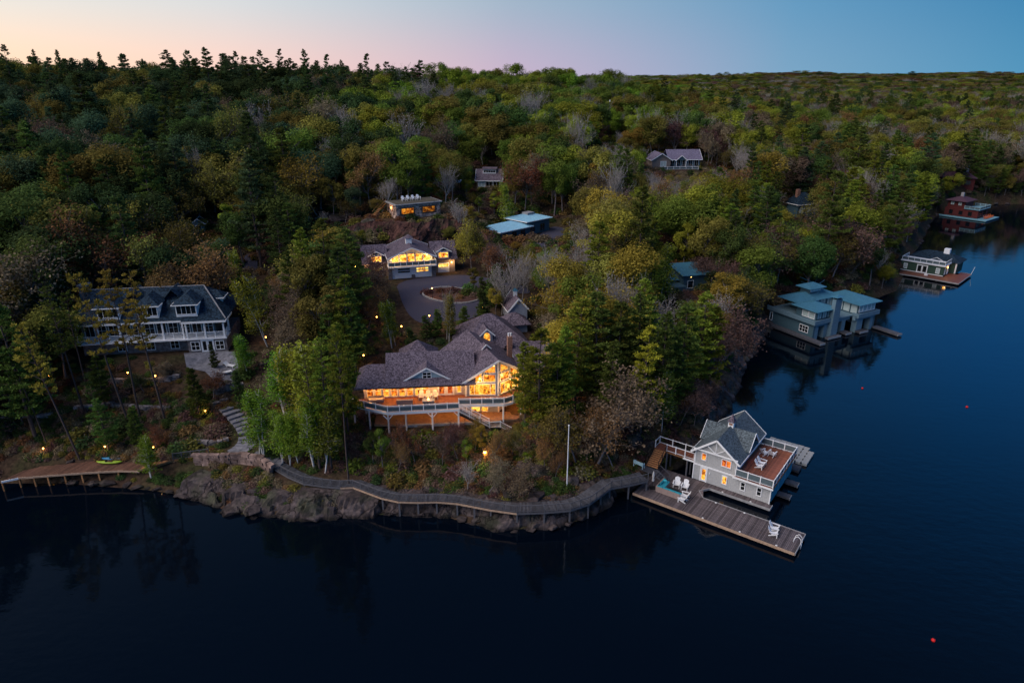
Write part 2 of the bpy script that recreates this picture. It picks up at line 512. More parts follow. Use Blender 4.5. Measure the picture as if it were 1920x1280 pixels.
def H(x, y):
    x = np.atleast_1d(np.asarray(x, float)); y = np.atleast_1d(np.asarray(y, float))
    shp = x.shape
    x = x.ravel(); y = y.ravel()
    z = np.full(x.shape, _W[_n])
    for i in range(_n):
        z += _W[i] * np.hypot(x - _c[i, 0], y - _c[i, 1])
    z += .35 * np.sin(x * .31 + 1.3 * np.sin(y * .17)) * np.sin(y * .27 + .8 * np.sin(x * .21)) * np.clip((y - 95) / 80, .25, 1.5)
    z += np.clip((y - 330) / 300, 0, 1) * (2.5 + np.clip((y - 1500) / 1500, 0, 1) * 6) * np.sin(x * .013 / (1 + np.clip((y - 1500) / 600, 0, 4)) + 2 * np.sin(y * .006)) * np.sin(y * .017 + x * .004)
    for px, py, r, pz, s in PADS:
        d = np.hypot(x - px, y - py)
        w = np.clip((r + s - d) / s, 0, 1); w = w * w * (3 - 2 * w)
        z = z * (1 - w) + pz * w
    sd = shore_sd(x, y)
    w = np.clip(sd / 6, 0, 1); w = w * w * (3 - 2 * w)
    z = np.where(sd > 0, (.05 + .3 * np.minimum(sd, 10)) * (1 - w) + np.maximum(z, .6) * w, np.maximum(sd * .4, -3))
    return z.reshape(shp)


def h1(x, y):
    return float(H(x, y)[0])


_ts = np.concatenate([np.linspace(60, 400, 500), np.linspace(402, 5000, 300)])


def hit(px, py, off=0.0):
    """ground point (or a level off above the ground) behind a photo pixel"""
    c = (px - 960) / 1280; v = (py - 640) / 1280
    x = c * _ts; y = (CP - v * SP) * _ts; z = CAM_H - (SP + v * CP) * _ts
    g = np.maximum(H(x, y), 0) + off
    b = np.nonzero(z < g)[0]
    if not len(b):
        return None
    k = b[0]
    return Vector((x[k], y[k], g[k] - off))


def build_ground():
    def axis(lo, hi, fine_lo, fine_hi, step, grow):
        a = list(np.arange(fine_lo, fine_hi + .01, step))
        s = step
        while a[-1] < hi:
            s *= grow; a.append(a[-1] + s)
        s = step
        while a[0] > lo:
            s *= grow; a.insert(0, a[0] - s)
        return np.array(a)
    xs = axis(-7000, 7000, -85, 110, 1.1, 1.07)
    ys = axis(40, 9000, 62, 180, 1.1, 1.045)
    X, Y = np.meshgrid(xs, ys)
    Z = H(X, Y)
    nx, ny = len(xs), len(ys)
    V = np.stack([X, Y, Z], -1).reshape(-1, 3)
    i = np.arange(nx - 1)[None, :] + nx * np.arange(ny - 1)[:, None]
    F = np.stack([i, i + 1, i + 1 + nx, i + nx], -1).reshape(-1, 4)
    me = bpy.data.meshes.new('ground')
    me.vertices.add(len(V)); me.vertices.foreach_set('co', V.ravel())
    me.loops.add(F.size); me.loops.foreach_set('vertex_index', F.ravel())
    me.polygons.add(len(F)); me.polygons.foreach_set('loop_start', np.arange(0, F.size, 4))
    me.polygons.foreach_set('use_smooth', np.ones(len(F), bool))
    me.update()
    m = bpy.data.materials.new('forest_floor'); m.use_nodes = True
    nt = m.node_tree; N, L = nt.nodes, nt.links
    b = N['Principled BSDF']; b.inputs['Roughness'].default_value = .95; b.inputs['Specular IOR Level'].default_value = .1
    tc = N.new('ShaderNodeTexCoord')
    n1 = N.new('ShaderNodeTexNoise'); n1.inputs['Scale'].default_value = .16; n1.inputs['Detail'].default_value = 8
    n2 = N.new('ShaderNodeTexNoise'); n2.inputs['Scale'].default_value = 1.6; n2.inputs['Detail'].default_value = 8
    L.new(tc.outputs['Object'], n1.inputs[0]); L.new(tc.outputs['Object'], n2.inputs[0])
    r1 = N.new('ShaderNodeValToRGB')
    e = r1.color_ramp.elements
    e[0].position = .3; e[0].color = (.045, .028, .022, 1); e[1].position = .72; e[1].color = (.035, .045, .018, 1)
    k = e.new(.5); k.color = (.060, .042, .028, 1)
    L.new(n1.outputs['Fac'], r1.inputs[0])
    r2 = N.new('ShaderNodeValToRGB')
    r2.color_ramp.elements[0].position = .3; r2.color_ramp.elements[0].color = (.45, .45, .45, 1)
    r2.color_ramp.elements[1].position = .75; r2.color_ramp.elements[1].color = (1.6, 1.5, 1.4, 1)
    L.new(n2.outputs['Fac'], r2.inputs[0])
    mx = N.new('ShaderNodeMix'); mx.data_type = 'RGBA'; mx.blend_type = 'MULTIPLY'; mx.inputs[0].default_value = 1
    L.new(r1.outputs[0], mx.inputs[6]); L.new(r2.outputs[0], mx.inputs[7])
    L.new(mx.outputs[2], b.inputs['Base Color'])
    bp = N.new('ShaderNodeBump'); bp.inputs['Strength'].default_value = .8; bp.inputs['Distance'].default_value = .3
    L.new(n2.outputs['Fac'], bp.inputs['Height']); L.new(bp.outputs[0], b.inputs['Normal'])
    me.materials.append(m)
    o = bpy.data.objects.new('ground', me); COL.objects.link(o)
    tag(o, 'wooded hillside rising from the lake shore', kind='structure')


def build_water():
    m = bpy.data.materials.new('lake_water'); m.use_nodes = True
    nt = m.node_tree; N, L = nt.nodes, nt.links
    b = N['Principled BSDF']
    b.inputs['Base Color'].default_value = (.0008, .003, .0075, 1)
    b.inputs['Roughness'].default_value = .05
    b.inputs['IOR'].default_value = 1.333
    tc = N.new('ShaderNodeTexCoord')
    mp = N.new('ShaderNodeMapping'); mp.inputs['Scale'].default_value = (.55, 1.0, 1); mp.inputs['Rotation'].default_value = (0, 0, .35)
    L.new(tc.outputs['Object'], mp.inputs[0])
    n1 = N.new('ShaderNodeTexNoise'); n1.inputs['Scale'].default_value = 1.1; n1.inputs['Detail'].default_value = 4
    n2 = N.new('ShaderNodeTexNoise'); n2.inputs['Scale'].default_value = .12; n2.inputs['Detail'].default_value = 2
    L.new(mp.outputs[0], n1.inputs[0]); L.new(mp.outputs[0], n2.inputs[0])
    ad = N.new('ShaderNodeMath'); ad.operation = 'MULTIPLY_ADD'; ad.inputs[1].default_value = 2.0
    L.new(n2.outputs['Fac'], ad.inputs[0]); L.new(n1.outputs['Fac'], ad.inputs[2])
    bp = N.new('ShaderNodeBump'); bp.inputs['Strength'].default_value = .12; bp.inputs['Distance'].default_value = .12
    n3 = N.new('ShaderNodeTexNoise'); n3.inputs['Scale'].default_value = .022; n3.inputs['Detail'].default_value = 3; L.new(mp.outputs[0], n3.inputs[0])
    m3 = N.new('ShaderNodeMapRange'); m3.inputs[1].default_value = .4; m3.inputs[2].default_value = .65; m3.inputs[3].default_value = .05; m3.inputs[4].default_value = .26
    L.new(n3.outputs['Fac'], m3.inputs[0]); L.new(m3.outputs[0], bp.inputs['Strength'])
    L.new(ad.outputs[0], bp.inputs['Height']); L.new(bp.outputs[0], b.inputs['Normal'])
    o = MB().add([(-7000, -3000, 0), (7000, -3000, 0), (7000, 2500, 0), (-7000, 2500, 0)], [(0, 1, 2, 3)]).build('lake', m)
    tag(o, 'dark still lake water reflecting the dusk sky', kind='structure')


build_ground()
build_water()


def sheet(name, poly, m, lift=.06, cell=.6, label=None):
    """paving that follows the ground inside a polygon"""
    from mathutils.geometry import delaunay_2d_cdt
    poly = [Vector(p[:2]) for p in poly]
    bd = []
    for a, b in zip(poly, poly[1:] + poly[:1]):
        k = max(1, int((b - a).length / .5))
        bd += [a.lerp(b, j / k) for j in range(k)]
    x0, x1 = min(p.x for p in bd), max(p.x for p in bd); y0, y1 = min(p.y for p in bd), max(p.y for p in bd)
    inner = [Vector((x, y)) for x in np.arange(x0, x1, cell) for y in np.arange(y0, y1, cell)]
    n = len(bd)
    vs, es, fs, *_ = delaunay_2d_cdt(bd + inner, [(i, (i + 1) % n) for i in range(n)], [list(range(n))], 1, 1e-4)
    zs = H(np.array([v.x for v in vs]), np.array([v.y for v in vs])) + lift
    fs = [f if (vs[f[1]] - vs[f[0]]).cross(vs[f[2]] - vs[f[0]]) > 0 else f[::-1] for f in fs]
    used = sorted({k for f in fs for k in f}); mp = {k: i for i, k in enumerate(used)}
    o = MB().add([(vs[k].x, vs[k].y, zs[k]) for k in used], [tuple(mp[k] for k in f) for f in fs]).build(name, m, smooth=True)
    return tag(o, label, kind='structure')


def chaikin(pts, n=2):
    pts = [Vector(p) for p in pts]
    for _ in range(n):
        q = []
        for i in range(len(pts)):
            a, b = pts[i], pts[(i + 1) % len(pts)]
            q += [a * .75 + b * .25, a * .25 + b * .75]
        pts = q
    return pts


drive_px = [(738, 528), (850, 516), (905, 520), (985, 536), (1000, 556), (905, 545), (898, 575), (900, 600), (800, 612), (768, 600), (755, 570)]
sheet('driveway', chaikin([hit(x, y) for x, y in drive_px], 2), M['asphalt'], .09, .5, 'blue-grey driveway between the garage and the lit lodge')
sheet('road', chaikin([hit(x, y) for x, y in [(1030, 425), (1060, 428), (1085, 452), (1050, 450), (1010, 470), (1000, 455)]], 2), M['asphalt'], .12, .6, 'grey lane beside the blue metal roofed house')
sheet('path', chaikin([hit(x, y) for x, y in [(455, 478), (485, 478), (480, 530), (455, 530)]], 2), M['asphalt'], .12, .5, 'grey lane behind the slate roofed house')
# ------------------------------------------------------------------ trees
rng = np.random.default_rng(7)
random.seed(11)


def rand_unit(n):
    v = rng.normal(size=(n, 3))
    return v / np.linalg.norm(v, axis=1)[:, None]


def mesh_np(name, V, F, tint=None, mats=(), mat_idx=None):
    me = bpy.data.meshes.new(name)
    me.vertices.add(len(V)); me.vertices.foreach_set('co', np.asarray(V, np.float32).ravel())
    k = F.shape[1]
    me.loops.add(F.size); me.loops.foreach_set('vertex_index', F.astype(np.int32).ravel())
    me.polygons.add(len(F)); me.polygons.foreach_set('loop_start', np.arange(0, F.size, k, dtype=np.int32))
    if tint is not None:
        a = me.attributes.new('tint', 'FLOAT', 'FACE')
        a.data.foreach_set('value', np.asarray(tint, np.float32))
    for m in mats:
        me.materials.append(m)
    if mat_idx is not None:
        me.polygons.foreach_set('material_index', np.asarray(mat_idx, np.int32))
    me.update()
    return me


def leaves(C, U, W, tint):
    """diamond leaf faces at C with half-axes U and W"""
    n = len(C)
    V = np.stack([C - U, C - W, C + U, C + W], 1).reshape(-1, 3)
    F = np.arange(4 * n).reshape(n, 4)
    return V, F, tint


def orient(n, size, asp, up=.6, out=None):
    nrm = rand_unit(n)
    nrm[:, 2] = np.abs(nrm[:, 2]) + up
    if out is not None:
        nrm += out * .8
    nrm /= np.linalg.norm(nrm, axis=1)[:, None]
    a = rand_unit(n)
    U = np.cross(nrm, a); U /= np.linalg.norm(U, axis=1)[:, None] + 1e-9
    W = np.cross(nrm, U)
    return U * size[:, None], W * size[:, None] * asp


def tubes(segs, k=4):
    """segs: array of p0(3) p1(3) r0 r1 -> quads"""
    S = np.asarray(segs, float)
    p, q, r0, r1 = S[:, 0:3], S[:, 3:6], S[:, 6], S[:, 7]
    d = q - p; d /= np.linalg.norm(d, axis=1)[:, None] + 1e-9
    ref = np.where(np.abs(d[:, 2:3]) < .9, [[0, 0, 1.]], [[1., 0, 0]])
    s = np.cross(d, ref); s /= np.linalg.norm(s, axis=1)[:, None] + 1e-9
    t = np.cross(d, s)
    ringsV = []
    for c, r in ((p, r0), (q, r1)):
        for j in range(k):
            a = 2 * math.pi * j / k
            ringsV.append(c + (s * math.cos(a) + t * math.sin(a)) * r[:, None])
    V = np.stack(ringsV, 1)
    n = len(S)
    V = V.reshape(-1, 3)
    base = np.arange(n)[:, None] * (2 * k)
    F = np.concatenate([np.stack([base[:, 0] + j, base[:, 0] + j + k, base[:, 0] + (j + 1) % k + k, base[:, 0] + (j + 1) % k], 1) for j in range(k)])
    return V, F


def trunk_path(h, lean, wob, n=8):
    pts = []
    a = rng.uniform(0, 6.28)
    for i in range(n + 1):
        f = i / n
        pts.append(np.array([lean[0] * f * h + wob * math.sin(a + f * 4) * f, lean[1] * f * h + wob * math.cos(a * 1.7 + f * 5) * f, f * h]))
    return pts


def at_h(pts, f):
    k = f * (len(pts) - 1); i = min(int(k), len(pts) - 2); u = k - i
    return pts[i] * (1 - u) + pts[i + 1] * u


def pine(h=20, cb=.25, lmax=3.6, puffs=1.0, lean=(0, 0), leafy=.17, power=.75, gap=.12, step=.75):
    seed = rng.uniform(0, 6.28)
    pts = trunk_path(h, lean, .35)
    r = .011 * h + .03
    seg = [[*pts[i], *pts[i + 1], r * (1 - i / 8) ** .8 + .02, r * (1 - (i + 1) / 8) ** .8 + .02] for i in range(8)]
    Cs, Us, Ws, Ts = [], [], [], []
    z = cb * h
    while z < h * .985:
        f = (z - cb * h) / (h * (1 - cb))
        prof = (1 - f) ** power * (.5 + .5 * min(1, f * 3 + .2)) * (.9 + .1 * math.sin(z * 2.3 + seed))
        nb = int(rng.integers(4, 7))
        a0 = rng.uniform(0, 6.28)
        for b in range(nb):
            if rng.uniform() < gap:
                continue
            L = lmax * prof * rng.uniform(.5, 1.25) + .3
            a = a0 + b * 6.283 / nb + rng.uniform(-.35, .35)
            zz = z + rng.uniform(-.3, .3)
            o = at_h(pts, min(.999, zz / h))
            rise = rng.uniform(.05, .32) + .25 * f
            dv = np.array([math.cos(a), math.sin(a), rise])
            tip = o + dv * L
            seg.append([*o, *tip, .03 + .012 * L, .012])
            m = max(2, int((1.2 + 1.5 * L) * puffs))
            q = 15
            side = np.array([-math.sin(a), math.cos(a), 0])
            s0 = rng.uniform(.35, 1.0, m) ** .8
            lat = rng.normal(size=m) * .24 * L * np.sin(s0 * 2.6)
            pc = o + dv * (s0 * L)[:, None] + side * lat[:, None]
            pc[:, 2] += .2 * s0 ** 2 + rng.uniform(-.1, .2, m)
            pr = rng.uniform(.7, 1.25, m) * (.26 + .07 * L)
            for c0 in pc[:max(1, m // 3)]:
                seg.append([*(o + dv * L * .35), *c0, .018, .008])
            n = m * q
            u = rand_unit(n); u[:, 2] = np.abs(u[:, 2]) * .8 + .05
            rr_ = np.repeat(pr, q)
            C = np.repeat(pc, q, 0) + u * (rr_ * rng.uniform(.2, 1.0, n))[:, None] * np.array([1.15, 1.15, .62])
            dirv = u + dv * .35 + rng.normal(size=(n, 3)) * .3
            dirv /= np.linalg.norm(dirv, axis=1)[:, None]
            sz = rng.uniform(.8, 1.4, n) * leafy
            U = dirv * sz[:, None]
            Wv = np.cross(dirv, rand_unit(n)); Wv /= np.linalg.norm(Wv, axis=1)[:, None] + 1e-9
            Cs.append(C + U * .4); Us.append(U); Ws.append(Wv * (sz * .45)[:, None])
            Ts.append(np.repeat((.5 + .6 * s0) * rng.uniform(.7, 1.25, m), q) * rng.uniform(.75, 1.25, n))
        z += step * rng.uniform(.75, 1.3)
    return seg, leaves(np.concatenate(Cs), np.concatenate(Us), np.concatenate(Ws), np.concatenate(Ts))


def broad(h=14, w=4.2, lobes=22, per=230, size=.2, base=.22, gap=.0):
    pts = trunk_path(h * .72, (rng.uniform(-.05, .05), rng.uniform(-.05, .05)), .4)
    seg = [[*pts[i], *pts[i + 1], .017 * h * (1 - i / 9), .017 * h * (1 - (i + 1) / 9)] for i in range(8)]
    cz = h * (base + (1 - base) * .5); rz = h * (1 - base) * .5
    Cs, Us, Ws, Ts = [], [], [], []
    for k in range(lobes):
        d = rand_unit(1)[0]
        d[2] = d[2] * .9 + .18
        rad = rng.uniform(.45, .86)
        c = np.array([d[0] * w * rad, d[1] * w * rad, cz + d[2] * rz * rad])
        r = w * rng.uniform(.24, .42)
        o = at_h(pts, min(.95, max(.3, (c[2] - r) / (h * .85))))
        seg.append([*o, *(c - d * r * .3), .05 + .004 * h, .02])
        n = int(per * rng.uniform(.7, 1.3))
        u = rand_unit(n); u[:, 2] = u[:, 2] * .9 + .2
        rr = r * rng.uniform(.55, 1.08, n) ** .6
        C = c + u * rr[:, None] * np.array([1, 1, .8]) + rng.normal(size=(n, 3)) * r * .12
        U, W = orient(n, size * rng.uniform(.6, 1.35, n), .62, .35, u)
        tone = rng.uniform(.72, 1.28)
        Cs.append(C); Us.append(U); Ws.append(W); Ts.append(tone * rng.uniform(.65, 1.35, n))
    return seg, leaves(np.concatenate(Cs), np.concatenate(Us), np.concatenate(Ws), np.concatenate(Ts))


def grow(p, d, L, r, lev, seg, tips, up=.2, kids=(4, 4, 4, 3, 3), spread=.75, rmin=.009):
    n = 3 if lev < 2 else 2
    for i in range(n):
        d2 = d + rng.normal(size=3) * .13 + np.array([0, 0, up * .25])
        d2 /= np.linalg.norm(d2)
        q = p + d2 * L / n
        seg.append([*p, *q, max(rmin, r * (1 - .35 * i / n)), max(rmin * .8, r * (1 - .35 * (i + 1) / n))])
        p, d = q, d2
        if lev < len(kids) and (i > 0 or lev > 0):
            for _ in range(max(1, kids[lev] // 2)):
                e = d + rng.normal(size=3) * spread + np.array([0, 0, up])
                e /= np.linalg.norm(e)
                if e[2] < -.1: e[2] *= .2
                grow(p, e, L * rng.uniform(.5, .78), r * .5, lev + 1, seg, tips, up, kids, spread, rmin)
    if lev >= len(kids) - 1:
        tips.append(p)


def budding(h=12, leafn=6, size=.13, kids=(6, 5, 4, 4), spread=.75, stems=1, up=.25, rmin=.012):
    seg, tips = [], []
    for s in range(stems):
        d = np.array([rng.normal() * .12 * stems, rng.normal() * .12 * stems, 1.]); d /= np.linalg.norm(d)
        grow(np.zeros(3), d, h * .48, .013 * h / stems ** .5, 0, seg, tips, up, kids, spread, rmin)
    S = np.array(seg)
    top = max(S[:, 5].max(), .1)
    S[:, :6] *= h / top
    T = np.array(tips) * h / top
    thick = S[:, 6] > .035
    n = len(T) * leafn
    C = np.repeat(T, leafn, 0) + rng.normal(size=(n, 3)) * .35
    U, W = orient(n, size * rng.uniform(.6, 1.4, n), .7, .2)
    return S, thick, leaves(C, U, W, np.repeat(rng.uniform(.7, 1.3, len(T)), leafn) * rng.uniform(.7, 1.3, n))


def birch(h=12, stems=2, n=2600, size=.13, w=1.7):
    seg, Cs, Ts = [], [], []
    for s in range(stems):
        lean = (rng.uniform(-.16, .16), rng.uniform(-.1, .1))
        hh = h * rng.uniform(.8, 1.0)
        pts = trunk_path(hh, lean, .3)
        r = .055 + .004 * h
        seg += [[*pts[i], *pts[i + 1], r * (1 - i / 9), r * (1 - (i + 1) / 9)] for i in range(8)]
        m = n // stems
        per = 46
        for b in range(m // per):
            f = rng.uniform(.28, 1.0)
            o = at_h(pts, f)
            a = rng.uniform(0, 6.28)
            L = w * (1.15 - f) * rng.uniform(.5, 1.2) + .3
            tip = o + np.array([math.cos(a) * L, math.sin(a) * L, rng.uniform(.3, 1.1)])
            seg.append([*o, *tip, .022, .008])
            s2 = rng.uniform(.25, 1.1, per)[:, None]
            C = o + (tip - o) * s2 + rng.normal(size=(per, 3)) * np.array([.3, .3, .36])
            C[:, 2] -= rng.uniform(0, .5, per)
            Cs.append(C); Ts.append(rng.uniform(.75, 1.25) * rng.uniform(.65, 1.35, per))
    C = np.concatenate(Cs)
    U, W = orient(len(C), size * rng.uniform(.6, 1.4, len(C)), .65, .3)
    return seg, leaves(C, U, W, np.concatenate(Ts))


def shrub(r=1.0, n=500, size=.12):
    seg = []
    for k in range(7):
        a = rng.uniform(0, 6.28); q = rng.uniform(.3, .8) * r
        seg.append([0, 0, 0, math.cos(a) * q, math.sin(a) * q, r * rng.uniform(.6, 1.1), .03, .012])
    u = rand_unit(n); u[:, 2] = np.abs(u[:, 2])
    C = u * (r * rng.uniform(.4, 1.08, n))[:, None] * np.array([1, 1, .95]) + rng.normal(size=(n, 3)) * .1 * r
    C[:, 2] = np.maximum(C[:, 2], .03)
    U, W = orient(n, size * rng.uniform(.6, 1.4, n), .65, .3, u)
    return seg, leaves(C, U, W, rng.uniform(.55, 1.4, n))


PROTO = {}      # kind -> list of (trunk mesh, crown mesh, natural height, crown half width, low crown fraction)


def add_proto(kind, seg, lv, bark, h, w, cb, twigs=None):
    V, F = tubes(seg, 5 if len(seg) < 400 else 3)
    tm = mesh_np('trunk', V, F, None, [bark])
    if twigs is not None and len(twigs):
        V2, F2 = tubes(twigs, 3)
        V1, F1, t1 = lv
        me = mesh_np('crown', np.concatenate([V1, V2]), np.concatenate([F1, F2 + len(V1)]), np.concatenate([t1, np.ones(len(F2))]),
                     [M['leaf'], bark], np.concatenate([np.zeros(len(F1)), np.ones(len(F2))]))
    else:
        V1, F1, t1 = lv
        me = mesh_np('crown', V1, F1, t1, [M['leaf']])
    PROTO.setdefault(kind, []).append((tm, me, h, w, cb))


def make_protos():
    for k in range(4):
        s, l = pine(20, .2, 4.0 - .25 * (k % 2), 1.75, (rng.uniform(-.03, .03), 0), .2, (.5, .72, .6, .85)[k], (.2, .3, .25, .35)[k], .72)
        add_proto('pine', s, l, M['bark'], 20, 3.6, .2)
    for k in range(3):
        s, l = pine(20, .50, 3.4, 1.05, (-.06 + .04 * k, .02), .2, .45, .32, .95)
        add_proto('tall_pine', s, l, M['bark'], 20, 3.3, .5)
    for k in range(3):
        s, l = pine(8, .04, 2.0, 1.5, (0, 0), .15, .9, .03, .42)
        add_proto('spruce', s, l, M['bark'], 8, 2.0, .05)
    for k in range(5):
        s, l = broad(14, 4.0 + .4 * (k % 3), 20 + 2 * k, 320, .165, .2)
        add_proto('broadleaf', s, l, M['grey_bark'], 14, 4.4, .2)
    for k in range(2):
        s, l = broad(11, 2.6, 18, 300, .14, .12)
        add_proto('young', s, l, M['grey_bark'], 11, 2.7, .1)
    for k in range(4):
        S, th, l = budding(13, 7, .15, (6, 5, 4, 4), .7 + .05 * k)
        add_proto('budding', S[th], l, M['grey_bark'], 13, 4.5, .25, S[~th])
    for k in range(3):
        S, th, l = budding(13, 1, .09, (6, 5, 5, 4), .5, 1, .45, .016)
        add_proto('bare', S[th], l, M['pale_bark'], 13, 3.4, .3, S[~th])
    for k in range(4):
        s, l = birch(12, 1 + k % 3, 4400, .12, 1.8)
        add_proto('birch', s, l, M['birch_bark'], 12, 1.9, .25)
    for k in range(3):
        s, l = shrub(1.0, 620, .13)
        add_proto('shrub', s, l, M['grey_bark'], 1, 1, 0)


make_protos()
KINDNAME = {'pine': 'pine_tree', 'tall_pine': 'pine_tree', 'spruce': 'spruce_tree', 'broadleaf': 'broadleaf_tree', 'young': 'broadleaf_tree',
            'budding': 'budding_tree', 'bare': 'bare_tree', 'birch': 'birch_tree', 'shrub': 'shrub'}
CATNAME = {'pine_tree': 'pine tree', 'spruce_tree': 'spruce', 'broadleaf_tree': 'tree', 'budding_tree': 'tree', 'bare_tree': 'bare tree', 'birch_tree': 'birch', 'shrub': 'shrub'}
SHAPE = {'pine': 'full pine', 'tall_pine': 'bare stemmed pine', 'spruce': 'small cone shaped spruce', 'broadleaf': 'round crowned tree',
         'young': 'slim leafy tree', 'budding': 'airy budding tree', 'bare': 'leafless tree', 'birch': 'slender white trunked birch', 'shrub': 'low shrub'}
PLURAL = {'pine': 'full crowned pines', 'tall_pine': 'tall pines with bare lower trunks', 'spruce': 'cone shaped spruces', 'broadleaf': 'round crowned trees', 'young': 'slim leafy trees', 'budding': 'budding trees', 'bare': 'leafless trees', 'birch': 'birches', 'shrub': 'shrubs'}
LEAFCOL = {  # name -> base colour
    'dark green': (0.051, 0.083, 0.031), 'deep green': (0.079, 0.125, 0.034), 'mid green': (0.138, 0.189, 0.033), 'bright green': (0.170, 0.275, 0.033),
    'yellow green': (0.256, 0.281, 0.037), 'olive': (0.191, 0.172, 0.041), 'rust brown': (0.219, 0.116, 0.054), 'grey brown': (0.191, 0.147, 0.098),
    'golden': (0.297, 0.225, 0.040), 'pale grey': (0.335, 0.316, 0.294), 'blue green': (0.060, 0.102, 0.054), 'plum brown': (0.158, 0.091, 0.080), 'white blossom': (0.558, 0.558, 0.412)}
LANDMARKS = [
    ('beside the curved stone stairs', -40, 84), ('beside the kayaks', -54, 83), ('at the end of the plank boardwalk', -66, 82), ('beside the reddish retaining wall', -34, 78), ('next to the flagpole', 7, 76),
    ('beside the tall lamp post', -4, 79), ('at the corner post of the lodge deck', -24, 84), ('by the footbridge stairs', 20, 84), ('beside the flagstone patio', -44, 98), ('right behind the lodge roof', -4, 108), ('at the driveway corner', -18, 107),
    ('in front of the glazed gable', 1, 86), ('above the rocky bank', 36, 118), ('beside the plunge pool', -46, 166), ('above the rock cliff', -34, 156), ('beside the antenna mast', 39, 287), ('beside the grey lane', 20, 158),
    ('around the slate roofed house', -56, 108), ('below the slate roofed house', -58, 88), ('behind the slate roofed house', -62, 135), ('beside the little blue shed', -70, 153),
    ('beside the lit lodge', -28, 95), ('below the lodge deck', -10, 80), ('between the lodge and the boathouse', 12, 88), ('by the driveway circle', -10, 115),
    ('beside the garage with the balcony', -28, 138), ('behind the stone cottage', -20, 180), ('beside the blue metal roofed house', 10, 172), ('behind the gabled grey cottage', -8, 215),
    ('above the white railed boathouse', 33, 105), ('beside the teal roofed house', 30, 143), ('behind the concrete boathouse', 62, 165), ('beside the green boathouse', 98, 200),
    ('behind the red boathouse', 165, 285), ('below the hilltop bungalow', 60, 230), ('behind the hilltop bungalow', 60, 275), ('beside the small dark roof', 85, 240),
    ('on the ridge behind the slate roofed house', -110, 200), ('high on the dark ridge', -140, 280), ('on the green hill behind the stone cottage', -30, 260), ('on the wooded point past the green boathouse', 125, 240)]
NTREE = {}


def near(x, y):
    return min(LANDMARKS, key=lambda L: (L[1] - x) ** 2 + (L[2] - y) ** 2)[0]


def put_tree(kind, x, y, height, col, width=1.0, rz=None, label=None, variant=None, lean=None):
    lst = PROTO[kind]
    tm, cm, ph, pw, cb = lst[variant if variant is not None else random.randrange(len(lst))]
    s = height / ph
    nm = KINDNAME[kind]
    lm = near(x, y)
    if label is None:
        c = col if kind != 'bare' else 'pale grey'
        sz = 'towering ' if height > 18 else ('small ' if height < 6 else ('mid sized ' if height < 11 else 'tall '))
        if kind in ('shrub', 'spruce', 'tall_pine'): sz = ''
        label = f"{sz}{c} {SHAPE[kind]} {lm}"
    t = empty(nm, (x, y, h1(x, y) - .12), rz if rz is not None else random.uniform(0, 6.28), label, CATNAME[nm], f"{PLURAL[kind]} {lm}")
    t.scale = (s * width, s * width, s)
    if lean:
        t.rotation_euler = (Matrix.Rotation(lean[0], 3, 'Y') @ Matrix.Rotation(lean[1], 3, 'X') @ Matrix.Rotation(t.rotation_euler[2], 3, 'Z')).to_euler()
    a = bpy.data.objects.new('trunk', tm); COL.objects.link(a); a.parent = t
    b = bpy.data.objects.new('crown', cm); COL.objects.link(b); b.parent = t
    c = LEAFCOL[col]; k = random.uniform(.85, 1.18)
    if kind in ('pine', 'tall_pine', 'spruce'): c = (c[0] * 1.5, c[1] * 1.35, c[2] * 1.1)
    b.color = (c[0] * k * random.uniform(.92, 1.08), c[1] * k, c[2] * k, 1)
    NTREE[nm] = NTREE.get(nm, 0) + 1
    return t


# photo boxes kept open so that a tree in front never hides what the photograph shows: x0,y0,x1,y1,depth
OPEN = [(668, 585, 985, 840, 108), (650, 680, 960, 835, 90), (962, 562, 1006, 622, 119), (150, 520, 455, 672, 108), (420, 640, 500, 870, 105),
        (675, 435, 850, 530, 140), (725, 515, 905, 612, 128), (690, 368, 835, 415, 156), (580, 385, 690, 420, 160), (700, 405, 860, 450, 150), (895, 390, 1035, 450, 168),
        (890, 318, 938, 358, 200), (1218, 280, 1312, 318, 247), (1255, 505, 1322, 545, 144), (1480, 368, 1525, 405, 222), (1436, 535, 1695, 650, 140),
        (1685, 468, 1825, 540, 180), (1765, 362, 1880, 418, 262), (1770, 325, 1835, 350, 270), (1180, 780, 1540, 1050, 85), (362, 405, 395, 436, 152), (1320, 282, 1370, 312, 247),
        (0, 860, 290, 910, 88), (300, 790, 1240, 1000, 80), (1040, 415, 1070, 452, 172), (455, 478, 485, 530, 140), (1285, 660, 1345, 790, 100),
        (1050, 800, 1080, 912, 90), (1130, 200, 1150, 262, 275), (100, 700, 320, 870, 92), (360, 640, 500, 900, 100)]
KEEP = []      # hero trees already standing: x, y, radius


def clear(x, y, z, h, w, cb):
    u0, v0, d = project(x, y, z + h)
    u1, v1, d1 = project(x, y, z + h * cb)
    r = 1280 * w / d
    for a0, b0, a1, b1, dd in OPEN:
        if d < dd and u0 + r > a0 and u0 - r < a1 and v0 < b1 and v1 > b0:
            return False
    return True


def hero(kind, px, py, height, col, width=1.0, variant=None, lean=None, rz=None, label=None):
    """a tree whose foot stands on the ground behind a photo pixel"""
    g = hit(px, py)
    KEEP.append((g.x, g.y, 2.2))
    return put_tree(kind, g.x, g.y, height, col, width, rz, label, variant, lean)


def hero_far(kind, px, py, yd, col, width=1.0, variant=None):
    """a tree at a known distance whose tip shows at a photo pixel"""
    v = (py - 640) / 1280; tt = yd / (CP - v * SP)
    x, zt = (px - 960) / 1280 * tt, CAM_H - (SP + v * CP) * tt
    KEEP.append((x, yd, 2.2))
    return put_tree(kind, x, yd, max(4, zt - h1(x, yd)), col, width, None, None, variant)


